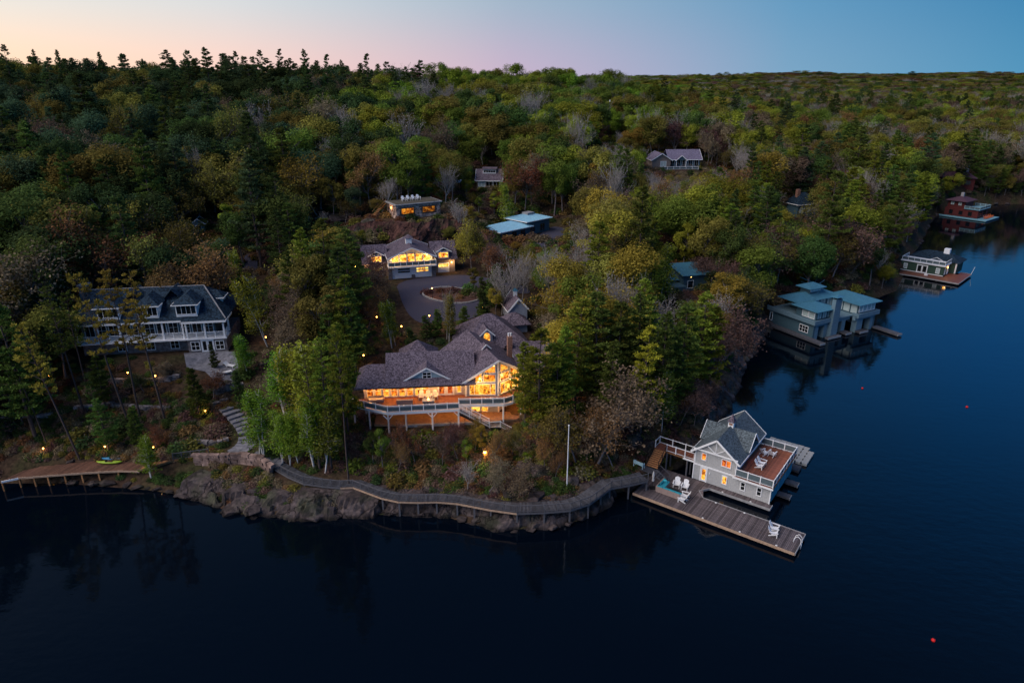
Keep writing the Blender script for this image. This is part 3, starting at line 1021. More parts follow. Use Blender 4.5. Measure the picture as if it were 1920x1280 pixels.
def hero_top(kind, px, py, height, col, width=1.0, variant=None, lean=None, rz=None, label=None):
    """a tree of a known height whose tip shows at a photo pixel"""
    g = hit(px, py, height)
    KEEP.append((g.x, g.y, 2.2))
    return put_tree(kind, g.x, g.y, height, col, width, rz, label, variant, lean)
# ------------------------------------------------------------------ building kit
class Wall:
    """a wall line in plan: s runs to the right as seen from outside, out points outwards"""
    def __init__(self, x0, y0, dx, dy):
        L = math.hypot(dx, dy)
        self.o = Vector((x0, y0, 0)); self.d = Vector((dx / L, dy / L, 0)); self.n = Vector((dy / L, -dx / L, 0)); self.L = L

    def p(self, s, z, out=0.0):
        return self.o + self.d * s + self.n * out + Vector((0, 0, z))

    def slab(self, mb, s0, s1, z0, z1, o0, o1):
        return mb.obox(self.p(s0, z0, o0), self.d * (s1 - s0), self.n * (o1 - o0), Vector((0, 0, z1 - z0)))


def box(root, name, m, *b):
    return MB().box(*b).build(name, m, root)


def window(root, w, s, z, wd, ht, nx=1, nz=1, pane=None, trim=None, t=.1, name='window', label=None):
    """a framed window: frame ring proud of the wall, pane set back, glazing bars; s,z is the lower left corner"""
    pane = pane or M['pane']; trim = trim or M['white']
    mb = MB()
    w.slab(mb, s - t, s, z - t, z + ht + t, .004, .09)
    w.slab(mb, s + wd, s + wd + t, z - t, z + ht + t, .004, .09)
    w.slab(mb, s, s + wd, z - t, z, .004, .10)
    w.slab(mb, s, s + wd, z + ht, z + ht + t, .004, .10)
    f = mb.build(name, trim, root)
    if label: f['label'] = label
    w.slab(MB(), s + .002, s + wd - .002, z + .002, z + ht - .002, .006, .03).build('pane', pane, f)
    mb = MB()
    for k in range(1, nx):
        c = s + wd * k / nx
        w.slab(mb, c - .03, c + .03, z + .003, z + ht - .003, .032, .075)
    for k in range(1, nz):
        c = z + ht * k / nz
        w.slab(mb, s + .003, s + wd - .003, c - .025, c + .025, .034, .07)
    if mb.v:
        mb.build('glazing_bar', trim, f)
    return f


def door(root, w, s, z, wd, ht, pane=None, trim=None, leaf=None):
    trim = trim or M['white']
    mb = MB()
    w.slab(mb, s - .12, s, z, z + ht + .12, .004, .09)
    w.slab(mb, s + wd, s + wd + .12, z, z + ht + .12, .004, .09)
    w.slab(mb, s, s + wd, z + ht, z + ht + .12, .004, .09)
    f = mb.build('door', trim, root)
    w.slab(MB(), s + .002, s + wd - .002, z + .02, z + ht - .002, .004, .05).build('door_leaf', leaf or trim, f)
    if pane:
        w.slab(MB(), s + .14, s + wd - .14, z + .3, z + ht - .16, .052, .06).build('pane', pane, f)
    w.slab(MB(), s + wd - .1, s + wd - .05, z + 1.0, z + 1.06, .052, .11).build('handle', M['dark'], f)
    return f


def roofing(root, polys, m, th=.16, name='roof'):
    mb = MB()
    for p in polys:
        mb.prism(p, (0, 0, -th))
    return mb.build(name, m, root)


def trim_line(root, pts, m, w=.06, h=.22, name='fascia', parent=None):
    mb = MB()
    for a, b in zip(pts[:-1], pts[1:]):
        mb.bar(a, b, w, h)
    return mb.build(name, m, parent or root)


def gable_y(root, x0, x1, y0, y1, ez, rz, m, oh=.45, th=.16, fascia=None, fy=True, by=True):
    """gable roof, ridge along y"""
    xm = (x0 + x1) / 2
    sl = (rz - ez) / (xm - x0)
    a, b = x0 - oh, x1 + oh
    e = ez - sl * oh
    f, k = y0 - (oh if fy else 0), y1 + (oh if by else 0)
    r = roofing(root, [[(a, f, e), (xm, f, rz), (xm, k, rz), (a, k, e)], [(xm, f, rz), (b, f, e), (b, k, e), (xm, k, rz)]], m, th)
    if fascia:
        d = th / 2
        if fy: trim_line(root, [(a, f - .032, e - d), (xm, f - .032, rz - d), (b, f - .032, e - d)], fascia, .06, th + .1, parent=r)
        if by: trim_line(root, [(a, k + .032, e - d), (xm, k + .032, rz - d), (b, k + .032, e - d)], fascia, .06, th + .1, parent=r)
        trim_line(root, [(a - .032, f, e - d), (a - .032, k, e - d)], fascia, .06, th + .06, parent=r)
        trim_line(root, [(b + .032, f, e - d), (b + .032, k, e - d)], fascia, .06, th + .06, parent=r)
    return r


def gable_x(root, x0, x1, y0, y1, ez, rz, m, oh=.45, th=.16, fascia=None, lx=True, rx=True, foh=None):
    """gable roof, ridge along x"""
    ym = (y0 + y1) / 2
    sl = (rz - ez) / (ym - y0)
    fo = oh if foh is None else foh
    f, k = y0 - fo, y1 + oh
    ef, ek = ez - sl * fo, ez - sl * oh
    a, b = x0 - (oh if lx else 0), x1 + (oh if rx else 0)
    r = roofing(root, [[(a, f, ef), (b, f, ef), (b, ym, rz), (a, ym, rz)], [(a, ym, rz), (b, ym, rz), (b, k, ek), (a, k, ek)]], m, th)
    if fascia:
        d = th / 2
        if lx: trim_line(root, [(a - .032, f, ef - d), (a - .032, ym, rz - d), (a - .032, k, ek - d)], fascia, .06, th + .1, parent=r)
        if rx: trim_line(root, [(b + .032, f, ef - d), (b + .032, ym, rz - d), (b + .032, k, ek - d)], fascia, .06, th + .1, parent=r)
        trim_line(root, [(a, f - .032, ef - d), (b, f - .032, ef - d)], fascia, .06, th + .06, parent=r)
    return r


def hip(root, x0, x1, y0, y1, ez, rz, m, oh=.5, th=.14, fascia=None, name='roof'):
    a, b, c, d = x0 - oh, x1 + oh, y0 - oh, y1 + oh
    w, l = b - a, d - c
    if w >= l:
        q = l / 2; ym = (c + d) / 2
        R1, R2 = (a + q, ym, rz), (b - q, ym, rz)
        if w - l < .05: R1 = R2 = ((a + b) / 2, ym, rz)
        P1 = [(a, c, ez), (b, c, ez), R2, R1]; P2 = [(b, d, ez), (a, d, ez), R1, R2]
        P3 = [(a, d, ez), (a, c, ez), R1]; P4 = [(b, c, ez), (b, d, ez), R2]
    else:
        q = w / 2; xm = (a + b) / 2
        R1, R2 = (xm, c + q, rz), (xm, d - q, rz)
        P1 = [(a, c, ez), (b, c, ez), R1]; P2 = [(b, d, ez), (a, d, ez), R2]
        P3 = [(a, d, ez), (a, c, ez), R1, R2]; P4 = [(b, c, ez), (b, d, ez), R2, R1]
    polys = []
    for p in (P1, P2, P3, P4):
        q = []
        for v in p:
            if not q or (Vector(v) - Vector(q[-1])).length > .01: q.append(v)
        polys.append(q)
    r = roofing(root, polys, m, th, name)
    if fascia:
        z = ez - th / 2
        trim_line(root, [(a, c - .032, z), (b, c - .032, z)], fascia, .06, th + .05, parent=r)
        trim_line(root, [(a, d + .032, z), (b, d + .032, z)], fascia, .06, th + .05, parent=r)
        trim_line(root, [(a - .032, c, z), (a - .032, d, z)], fascia, .06, th + .05, parent=r)
        trim_line(root, [(b + .032, c, z), (b + .032, d, z)], fascia, .06, th + .05, parent=r)
    return r, polys


def seams(roof, polys, step=.45, m=None):
    """standing seams: ribs running up each slope, joined as one part"""
    mb = MB()
    for p in polys:
        p = [Vector(v) for v in p]
        e = p[1] - p[0]
        L = e.length; e.normalize()
        # slope direction in plan: perpendicular to the eave
        up = Vector((-e.y, e.x, 0))
        n = (p[1] - p[0]).cross(p[2] - p[1]).normalized()
        if n.z < 0: n = -n
        slope = (up - n * up.dot(n))
        k = step / 2
        while k < L:
            s0 = p[0] + e * k
            # clip the line s0 + t*slope with the other edges in plan
            best = None
            for i in range(1, len(p)):
                a, b = p[i], p[(i + 1) % len(p)]
                den = slope.x * (b.y - a.y) - slope.y * (b.x - a.x)
                if abs(den) < 1e-6: continue
                t = ((a.x - s0.x) * (b.y - a.y) - (a.y - s0.y) * (b.x - a.x)) / den
                if t > .05 and (best is None or t < best): best = t
            if best and best < 60:
                mb.bar(s0 + n * .025, s0 + slope * best + n * .025, .04, .05, up=tuple(n))
            k += step
    if mb.v:
        tag(mb.build('seams', m or M['teal_metal'], roof), kind='stuff')


def battens(root, w, s0, s1, z0, z1, m, step=.4, skip=(), top=None):
    mb = MB()
    s = s0 + step / 2
    while s < s1:
        zt = top(s) if top else z1
        zs = [(z0, zt)]
        for a, b, c, d in skip:
            if a - .14 < s < b + .14:
                zs = [(u, v) for q0, q1 in zs for u, v in ((q0, min(q1, c - .14)), (max(q0, d + .14), q1)) if v - u > .05]
        for u, v in zs:
            w.slab(mb, s - .025, s + .025, u, v, .002, .028)
        s += step
    return tag(mb.build('battens', m, root), kind='stuff')


def railing(root, pts, h=1.05, post=.12, step=1.6, mp=None, fill='bars', closed=False, mfill=None, name='railing'):
    """posts one by one, then the rails and the infill of the run"""
    mp = mp or M['white']
    r = None
    rails = MB(); inf = MB(); posts = []
    n = len(pts)
    for i in range(n - (0 if closed else 1)):
        a, b = Vector(pts[i]), Vector(pts[(i + 1) % n])
        L = (b - a).length
        k = max(1, round(L / step))
        for j in range(k + (1 if (i == n - 2 and not closed) else 0)):
            posts.append(a + (b - a) * (j / k))
        up = Vector((0, 0, 1))
        rails.bar(a + up * (h - .04), b + up * (h - .04), .09, .07)
        rails.bar(a + up * .14, b + up * .14, .05, .06)
        if fill == 'bars2':
            rails.bar(a + up * (h - .2), b + up * (h - .2), .04, .05)
        if fill in ('glass', 'bars2'):
            d = (b - a).normalized()
            inf.bar(a + up * (h / 2 + .02) + d * .06, b + up * (h / 2 + .02) - d * .06, .012, h - .32)
        elif fill == 'balusters':
            m = int(L / .16)
            for j in range(1, m):
                q = a + (b - a) * (j / m)
                inf.bar(q + up * .14, q + up * (h - .08), .025, .025, up=(1, 0, 0))
    r = rails.build(name, mp, root)
    if inf.v:
        o = inf.build('infill', mfill or (M['rail_glass'] if fill in ('glass', 'bars2') else mp), r)
        if fill == 'balusters': o['kind'] = 'stuff'
    pm = None
    for q in posts:
        if pm is None:
            o = MB().box(-post / 2, post / 2, -post / 2, post / 2, 0, h + .06).build('railing_post', mp, r)
            pm = o.data
        else:
            o = bpy.data.objects.new('railing_post', pm); COL.objects.link(o); o.parent = r
        o.location = q
    return r


def planks(root, o, along, across, n, gap, m, th=.04, shades=3, var=True):
    """n boards laid side by side from o: each its own part; 'along' is the laying direction, 'across' the board length"""
    along, across = Vector(along), Vector(across)
    wd = along.length / n
    e = along.normalized()
    me = MB().obox((0, 0, -th), across, e * (wd - gap), (0, 0, th)).build('plank', m, root)
    me.location = o
    for k in range(1, n):
        c = bpy.data.objects.new('plank', me.data); COL.objects.link(c); c.parent = root
        c.location = Vector(o) + e * wd * k + Vector((0, 0, random.uniform(-.006, .004)))


def lamp_light(parent, loc, energy, col=(1, .55, .2), r=.12):
    l = bpy.data.lights.new('lamp_light', 'POINT')
    l.energy = energy; l.color = col; l.shadow_soft_size = r
    o = bpy.data.objects.new('lamp_light', l)
    COL.objects.link(o); o.parent = parent; o.location = loc
    return o


# ------------------------------------------------------------------ chairs and other furniture
def adirondack(m=None):
    m = m or M['chair']
    t = empty('garden_chair')
    MB().obox((-.28, -.30, .36), (.56, 0, 0), (0, .56, -.12), (0, 0, .03)).build('seat', m, t)
    b = MB()
    for k in range(5):
        x = -.27 + k * .11
        top = .98 - .035 * abs(k - 2) ** 1.5
        b.obox((x, .24, .26), (.10, 0, 0), (0, .36, top - .26), (0, .03, .012))
    b.build('backrest', m, t)
    for s in (-1, 1):
        MB().obox((s * .36 - .07, -.40, .55), (.14, 0, 0), (0, .80, 0), (0, 0, .03)).build('arm', m, t)
        MB().box(s * .33 - .03, s * .33 + .03, -.34, -.26, 0, .55).build('leg', m, t)
        MB().obox((s * .30 - .02, -.30, .30), (.04, 0, 0), (0, .80, -.28), (0, 0, .10)).build('leg', m, t)
    return t


CHAIR0 = [None, None]


def chair(loc, rz, label, group, kind=0, s=1.15):
    if CHAIR0[kind] is None:
        CHAIR0[kind] = c = adirondack(M['chair'] if kind == 0 else M['orange_chair'])
    else:
        c = copy_tree(CHAIR0[kind])
    c.location = loc; c.rotation_euler = (0, 0, rz); c.scale = (s, s, s)
    tag(c, label, 'chair', group)
    return c


# ------------------------------------------------------------------ white railed boathouse
BO = P(1298.4, 895.6, .6)
BA = math.atan2(-.5947, .8040)


def BW(x, y, z=0.0):
    """boathouse frame to world"""
    c, s = math.cos(BA), math.sin(BA)
    return Vector((BO.x + x * c - y * s, BO.y + x * s + y * c, z))


def boathouse():
    t = empty('boathouse', (BO.x, BO.y, 0), BA, 'pale grey two storey boathouse with white trim and a railed roof deck', 'boathouse')
    G, Wt = M['grey_siding'], M['white']
    W_, D_ = 10.0, 9.6
    box(t, 'lower_wall', G, 0, W_, 0, D_, .62, 3.0)
    box(t, 'upper_wall', G, .06, 5.5, .06, 9.4, 3.05, 5.0)
    front = Wall(0, 0, 1, 0); right = Wall(W_, 0, 0, 1); upf = Wall(.06, .06, 1, 0); upr = Wall(5.5, .06, 0, 1)
    # gable end
    MB().prism([(.08, .062, 5.003), (5.48, .062, 5.003), (2.78, .062, 7.12)], (0, 9.28, 0)).build('gable_wall', G, t)
    gable_y(t, .06, 5.5, .06, 9.36, 5.2, 7.35, M['boat_shingle'], .5, .14, Wt)
    # truss in the gable
    mb = MB()
    for a, b in [((2.78, 5.35), (2.78, 7.0)), ((2.78, 5.35), (1.5, 6.3)), ((2.78, 5.35), (4.06, 6.3))]:
        mb.bar((a[0], -.36, a[1]), (b[0], -.36, b[1]), .06, .13, up=(0, 1, 0))
    mb.build('gable_truss', Wt, t)
    mb = MB(); mb.bar((-.1, -.35, 5.28), (5.66, -.35, 5.28), .07, .2); mb.build('tie_beam', Wt, t)
    # cross gables
    zc = 7.15
    for sgn, xa in ((-1, .0), (1, 5.56)):
        x1 = xa + sgn * .5
        yc, hw = 4.7, 1.9
        roofing(t, [[(2.78, yc, zc), (x1, yc, zc), (x1, yc - hw, 5.25), (2.78 + sgn * 2.4, yc - hw, 5.25)], [(2.78, yc, zc), (x1, yc, zc), (x1, yc + hw, 5.25), (2.78 + sgn * 2.4, yc + hw, 5.25)]], M['boat_shingle'], .14, 'cross_gable_roof')
        trim_line(t, [(x1 + sgn * .03, yc - hw, 5.18), (x1 + sgn * .03, yc, zc - .07), (x1 + sgn * .03, yc + hw, 5.18)], Wt, .06, .24)
        MB().prism([(xa + sgn * .02, yc - 1.6, 5.1), (xa + sgn * .02, yc + 1.6, 5.1), (xa + sgn * .02, yc, 6.8)], (-sgn * .5, 0, 0)).build('cross_gable_wall', G, t)
    c = box(t, 'cupola', Wt, 2.43, 3.13, 4.35, 5.05, 7.0, 7.9)
    MB().add([(2.3, 4.22, 7.9), (3.26, 4.22, 7.9), (3.26, 5.18, 7.9), (2.3, 5.18, 7.9), (2.78, 4.7, 9.0)], [(3, 2, 1, 0), (0, 1, 4), (1, 2, 4), (2, 3, 4), (3, 0, 4)]).build('cupola_roof', M['shingle'], c)
    box(c, 'louvre', M['red_brick'], 2.55, 3.01, 4.33, 4.35, 7.45, 7.75)
    # siding, bands, corners
    wins = [(3.9, 4.55, 1.3, 2.45), (6.3, 6.85, 1.3, 2.45), (8.35, 8.9, 1.3, 2.45), (1.0, 1.85, .62, 2.75)]
    battens(t, front, .1, 9.9, .64, 2.74, G, .24, wins)
    uw = [(.9, 1.45, 3.75, 4.75), (3.55, 4.65, 3.75, 4.75)]
    battens(t, upf, .1, 5.34, 3.08, 5.18, G, .24, uw)
    box(t, 'band', Wt, -.05, 5.55, -.06, -.003, 2.78, 3.02)
    for b in [(-.06, .06, -.07, -.004, .62, 2.78), (W_ - .08, W_ + .06, -.07, -.004, .62, 2.76), (.0, .14, -.02, .056, 3.05, 5.0), (5.42, 5.56, -.02, .056, 3.05, 5.0)]:
        box(t, 'corner_board', Wt, *b)
    window(t, front, 3.95, 1.35, .5, 1.05, 1, 1, M['glow_ye'])
    window(t, front, 6.35, 1.35, .45, 1.05, 1, 2)
    window(t, front, 8.4, 1.35, .45, 1.05, 1, 2)
    door(t, front, 1.05, .64, .75, 2.0, M['glow_ye'])
    window(t, upf, .9, 3.8, .5, .9, 1, 1, M['glow_or'])
    f = window(t, upf, 3.55, 3.8, 1.1, .9, 2, 1, M['glow_red'])
    for k in range(3):
        window(t, upr, 1.2 + k * 2.6, 3.6, 1.0, 1.2, 2, 1, M['blind'] if k != 1 else M['glow_red'])
    l = box(t, 'wall_lamp', Wt, 2.16, 2.26, -.12, -.004, 2.05, 2.25)
    # slip doors on the lake side, teal
    for k in range(3):
        y = .6 + k * 3.1
        MB().box(W_ + .004, W_ + .06, y, y + 2.5, .65, 2.7).build('slip_door', mat('teal_panel', (.07, .30, .38), .5, .1, 4), t)
    # roof deck
    box(t, 'deck_frame', M['new_timber'], 5.5, 10.35, -.6, 9.7, 3.02, 3.2)
    box(t, 'deck_fascia', Wt, 5.3, 10.36, -.64, -.605, 2.95, 3.2)
    planks(t, (5.56, -.58, 3.26), (4.75, 0, 0), (0, 10.2, 0), 26, .014, M['deck'])
    railing(t, [(5.6, -.5, 3.26), (10.25, -.5, 3.26), (10.25, 9.6, 3.26), (5.6, 9.6, 3.26)], 1.05, .12, 1.55, fill='glass')
    return t


boathouse()
for k, (x, y, rz, w) in enumerate([(6.9, 6.9, 2.6, 'with its arm against its neighbour'), (7.8, 7.2, 3.0, 'angled towards the open lake'), (7.5, 3.2, 1.55, 'second of the pair by the dock end'), (7.5, 4.1, 1.5, 'nearer the cross gable')]):
    chair(BW(x, y, 3.262), BA + rz, 'white garden chair on the boathouse roof deck ' + w, 'white chairs on the roof deck')


def dock():
    t = empty('dock', (BO.x, BO.y, 0), BA, 'weathered plank dock running out past the boathouse', 'dock')
    z = .6
    D = M['dock_deck']
    # main finger
    planks(t, (1.9, -7.8, z), (13.35, 0, 0), (0, 4.2, 0), 74, .02, D)
    planks(t, (-4.75, -7.8, z), (6.6, 0, 0), (0, 7.7, 0), 37, .02, D)
    planks(t, (1.9, -.98, z), (8.5, 0, 0), (0, .95, 0), 47, .02, D)
    MB().prism([(1.9, -.985, z - .002), (1.9, -3.58, z - .002), (2.9, -3.58, z - .002)], (0, 0, -.06)).build('corner_deck', D, t)
    MB().prism([(1.9, -.99, z - .004), (1.9, -2.3, z - .004), (2.7, -.99, z - .004)], (0, 0, -.06)).build('corner_deck', D, t)
    mb = MB()
    mb.bar((-4.75, -7.86, z - .12), (15.25, -7.86, z - .12), .1, .32)
    mb.build('edge_board', M['fascia'], t)
    mb = MB()
    for a, b in [((15.3, -7.86), (15.3, -3.56)), ((15.3, -3.56), (2.9, -3.56)), ((2.9, -3.56), (1.86, -2.35)), ((1.86, -2.35), (2.75, -1.03)), ((2.75, -1.03), (10.45, -1.03)), ((10.45, -1.03), (10.45, -.02))]:
        mb.bar((*a, z - .1), (*b, z - .1), .09, .3)
    mb.build('edge_beam', M['concrete'], t)
    mb = MB()
    for x in np.arange(-4, 15.2, 2.4):
        for y in (-7.4, -4.0):
            mb.tube((x, y, -2.4), (x, y, z - .06), .11, .11, 8)
    for x in np.arange(3.2, 10.4, 2.3): mb.tube((x, -.6, -2.4), (x, -.6, z - .06), .11, .11, 8)
    mb.build('piles', M['bark'], t)['kind'] = 'stuff'
    mb = MB()
    for x, y in [(4.6, -3.7), (8.2, -3.7), (11.4, -3.7), (4.5, -7.7), (9.0, -7.7), (13.2, -7.7), (4.4, -.9), (8.0, -.9)]:
        mb.box(x - .1, x + .1, y - .05, y + .05, z, z + .09)
    mb.build('cleats', M['white'], t)['kind'] = 'stuff'
    # fingers of the slips on the lake side
    for k, (y, L) in enumerate([(2.9, 1.6), (6.4, 1.6)]):
        MB().box(10.05, 10.05 + L, y, y + 1.0, .25, .52).build('slip_finger', M['grey_deck'], t)
        MB().box(10.06 + L, 10.12 + L, y, y + 1.0, .2, .53).build('finger_edge', M['concrete'], t)
    return t


dock()
fd = empty('floating_dock', (BO.x, BO.y, 0), BA, 'pale modular floating dock behind the boathouse roof deck', 'floating dock')
fm = mat('pale_plastic', (.36, .37, .36), .6, .15, 3)
cell = None
for i in range(9):
    for j in range(6):
        if j == 5 and i in (0, 8): continue
        if j == 0 and i > 6: continue
        if cell is None:
            cell = MB().box(-.38, .38, -.48, .48, .03, .38).build('float_block', fm, fd)
            c = cell
        else:
            c = bpy.data.objects.new('float_block', cell.data); COL.objects.link(c); c.parent = fd
        c.location = (4.4 + i * .8, 12.4 + j * 1.0, random.uniform(-.03, .03))
mb = MB()
for i in range(8):
    for j in range(5):
        mb.lathe([(.1, .3), (.1, .47), (.05, .5)], 8, (4.8 + i * .8, 12.9 + j, 0))
mb.build('connectors', M['dark'], fd)['kind'] = 'stuff'
MB().box(9.0, 10.8, 10.4, 12.0, .1, .42).build('ramp', M['grey_deck'], fd)


def swim_ladder():
    t = empty('swim_ladder', BW(15.3, -5.6, 0), BA, 'white looped swim ladder at the end of the dock', 'ladder')
    for s in (-1, 1):
        mb = MB()
        pts = [(-.75, s * .25, .62), (-.7, s * .25, 1.15), (-.35, s * .25, 1.5), (-.02, s * .25, 1.25), (.08, s * .25, .7), (.1, s * .25, -.9)]
        for a, b in zip(pts[:-1], pts[1:]): mb.tube(a, b, .035, .035, 8)
        mb.build('side_rail', M['white'], t)
    for z in (.45, .1, -.3, -.6):
        MB().tube((.1, -.25, z), (.1, .25, z), .025, .025, 6).build('rung', M['white'], t)


swim_ladder()


def sofa():
    t = empty('corner_sofa', BW(-2.5, -5.75, .6), BA, 'L shaped wicker corner sofa with teal cushions on the dock', 'sofa')
    wk = M['wicker']
    for k in range(4):
        MB().box(k * .8, k * .8 + .78, -.12, 0, .04, .78).build('back_panel', wk, t)
    for k in range(3):
        MB().box(-.12, 0, .02 + k * .8, .8 + k * .8, .04, .78).build('back_panel', wk, t)
    MB().box(.02, 3.18, .02, .8, .04, .38).build('base', wk, t)
    MB().box(.02, .8, .82, 2.4, .04, .38).build('base', wk, t)
    for k in range(4):
        MB().box(.03 + k * .79, .79 + k * .79, .16, .78, .385, .52).build('cushion', M['teal_cush'], t)
        MB().obox((.03 + k * .79, .02, .50), (.74, 0, 0), (0, .14, 0), (0, .05, .34)).build('cushion', M['teal_cush'], t)
    for k in range(2):
        MB().box(.16, .78, .83 + k * .79, 1.58 + k * .79, .385, .52).build('cushion', M['teal_cush'], t)
        MB().obox((.02, .83 + k * .79, .50), (.14, 0, 0), (0, .74, 0), (.05, 0, .34)).build('cushion', M['teal_cush'], t)
    MB().obox((.2, 1.7, .53), (.42, .1, 0), (-.05, .16, .1), (-.02, -.15, .35)).build('throw_pillow', mat('bright_teal', (.05, .42, .5), .8, .1), t)
    c = empty('coffee_table', BW(-.7, -4.7, .6), BA, 'low dark coffee table inside the corner sofa', 'table')
    MB().box(-.65, .65, -.4, .4, .36, .42).build('tabletop', M['dark'], c)
    for sx in (-1, 1):
        for sy in (-1, 1):
            MB().box(sx * .55 - .04, sx * .55 + .04, sy * .32 - .04, sy * .32 + .04, 0, .36).build('leg', M['dark'], c)


sofa()
for x, y, rz, w in [(-.85, -3.2, .25, 'nearer the stairs, facing the coffee table'), (.25, -3.15, .15, 'nearer the door, facing the coffee table'), (1.0, -5.0, -1.35, 'at the open end of the corner sofa'), (1.05, -5.9, -1.5, 'beside the corner of the dock edge board'), (12.2, -5.0, 1.6, 'far along the dock by the inner edge'), (12.4, -6.0, 1.75, 'far along the dock by the outer edge')]:
    chair(BW(x, y, .602), BA + rz, 'white garden chair ' + w, 'white chairs on the dock')

u = empty('parasol', BW(-3.2, -5.4, .6), 0, 'closed pale parasol beside the corner sofa', 'parasol')
MB().box(-.35, .35, -.35, .35, 0, .12).build('base', M['dark'], u)
MB().tube((0, 0, .12), (0, 0, 2.5), .03, .03, 8).build('pole', M['dark'], u)
mb = MB(); mb.lathe([(.05, 1.0), (.17, 1.15), (.13, 1.5), (.16, 1.9), (.1, 2.3), (.03, 2.55)], 10); mb.build('folded_canopy', mat('canvas', (.55, .55, .55), .9, .15, 6), u)


def walkway():
    t = empty('footbridge', (BO.x, BO.y, 0), BA, 'white railed footbridge and timber stairs up to the boathouse', 'footbridge')
    box(t, 'bridge_frame', M['new_timber'], -5.75, -.06, .1, 1.75, 2.95, 3.12)
    planks(t, (-5.75, .1, 3.17), (5.7, 0, 0), (0, 1.65, 0), 30, .014, M['deck'])
    box(t, 'fascia', M['white'], -1.6, -.06, .02, .08, 2.9, 3.15)
    railing(t, [(-5.7, 1.7, 3.17), (-.1, 1.7, 3.17)], 1.05, .12, 1.85)
    railing(t, [(-4.0, .16, 3.17), (-.1, .16, 3.17)], 1.05, .12, 1.3)
    railing(t, [(-5.7, .3, 3.17), (-5.7, 1.7, 3.17)], 1.05, .12, 1.0)
    n = 9
    for k in range(n):
        MB().box(-5.65, -4.05, .02 - k * .26 - .26, .06 - k * .26, 3.02 - k * .165 - .05, 3.02 - k * .165).build('step', mat('painted_glow_tread', (.50, .24, .11), .6, .2, 3), t)  # lamp glow on the treads is painted into their orange
    for x in (-5.72, -3.98):
        MB().obox((x - .03, .1, 2.75), (.06, 0, 0), (0, -2.5, -1.55), (0, 0, .32)).build('stringer', M['dark'], t)
        mb = MB(); mb.bar((x, .1, 4.1), (x, -2.3, 2.6), .07, .07)
        for k in range(3): mb.bar((x, -.1 - k * 1.05, 2.9 - k * .62), (x, -.1 - k * 1.05, 4.0 - k * .66), .08, .08, up=(1, 0, 0))
        mb.build('handrail', M['dark'], t)
    # landing and lower flight to the dock
    MB().box(-5.9, -3.6, -3.6, -2.35, 1.42, 1.52).build('landing', M['grey_deck'], t)
    for k in range(5):
        MB().box(-3.58 + k * .28, -3.28 + k * .28, -3.55, -2.4, 1.34 - k * .15 - .05, 1.34 - k * .15).build('step', M['grey_deck'], t)
    for y in (-3.6, -2.36):
        MB().bar((-3.6, y, 2.3), (-2.2, y, 1.5), .06, .06).build('handrail', M['rail'], t)
        MB().bar((-3.6, y, 1.25), (-2.2, y, .62), .06, .2).build('stringer', M['rail'], t)
        MB().bar((-2.2, y, .6), (-2.2, y, 1.55), .08, .08, up=(1, 0, 0)).build('newel', M['rail'], t)
    for x, y in [(-1.0, .2), (-1.0, 1.6), (-3.9, .2), (-3.9, 1.6), (-5.7, 1.6)]:
        MB().tube((x, y, -.6), (x, y, 2.95), .12, .12, 8).build('support_post', M['rail'], t)


walkway()
# ------------------------------------------------------------------ lit lodge
def rebase(root, z):
    """stand the root at height z while its parts stay where they were built"""
    root.location.z = z
    for c in root.children:
        c.location.z -= z


def polywin(root, w, pts, pane, trim=None, t=.09, bars=()):
    """window of any outline, pts are (s, z) corners"""
    trim = trim or M['white']
    mb = MB()
    n = len(pts)
    for i in range(n):
        a, b = pts[i], pts[(i + 1) % n]
        mb.bar(w.p(a[0], a[1], .05), w.p(b[0], b[1], .05), .1, t, up=tuple(w.n.cross(w.p(b[0], b[1]) - w.p(a[0], a[1]))))
    for a, b in bars:
        mb.bar(w.p(a[0], a[1], .05), w.p(b[0], b[1], .05), .07, .07, up=tuple(w.n.cross(w.p(b[0], b[1]) - w.p(a[0], a[1]))))
    f = mb.build('window', trim, root)
    MB().prism([w.p(s, z, .006) for s, z in pts], w.n * .02).build('pane', pane, f)
    return f


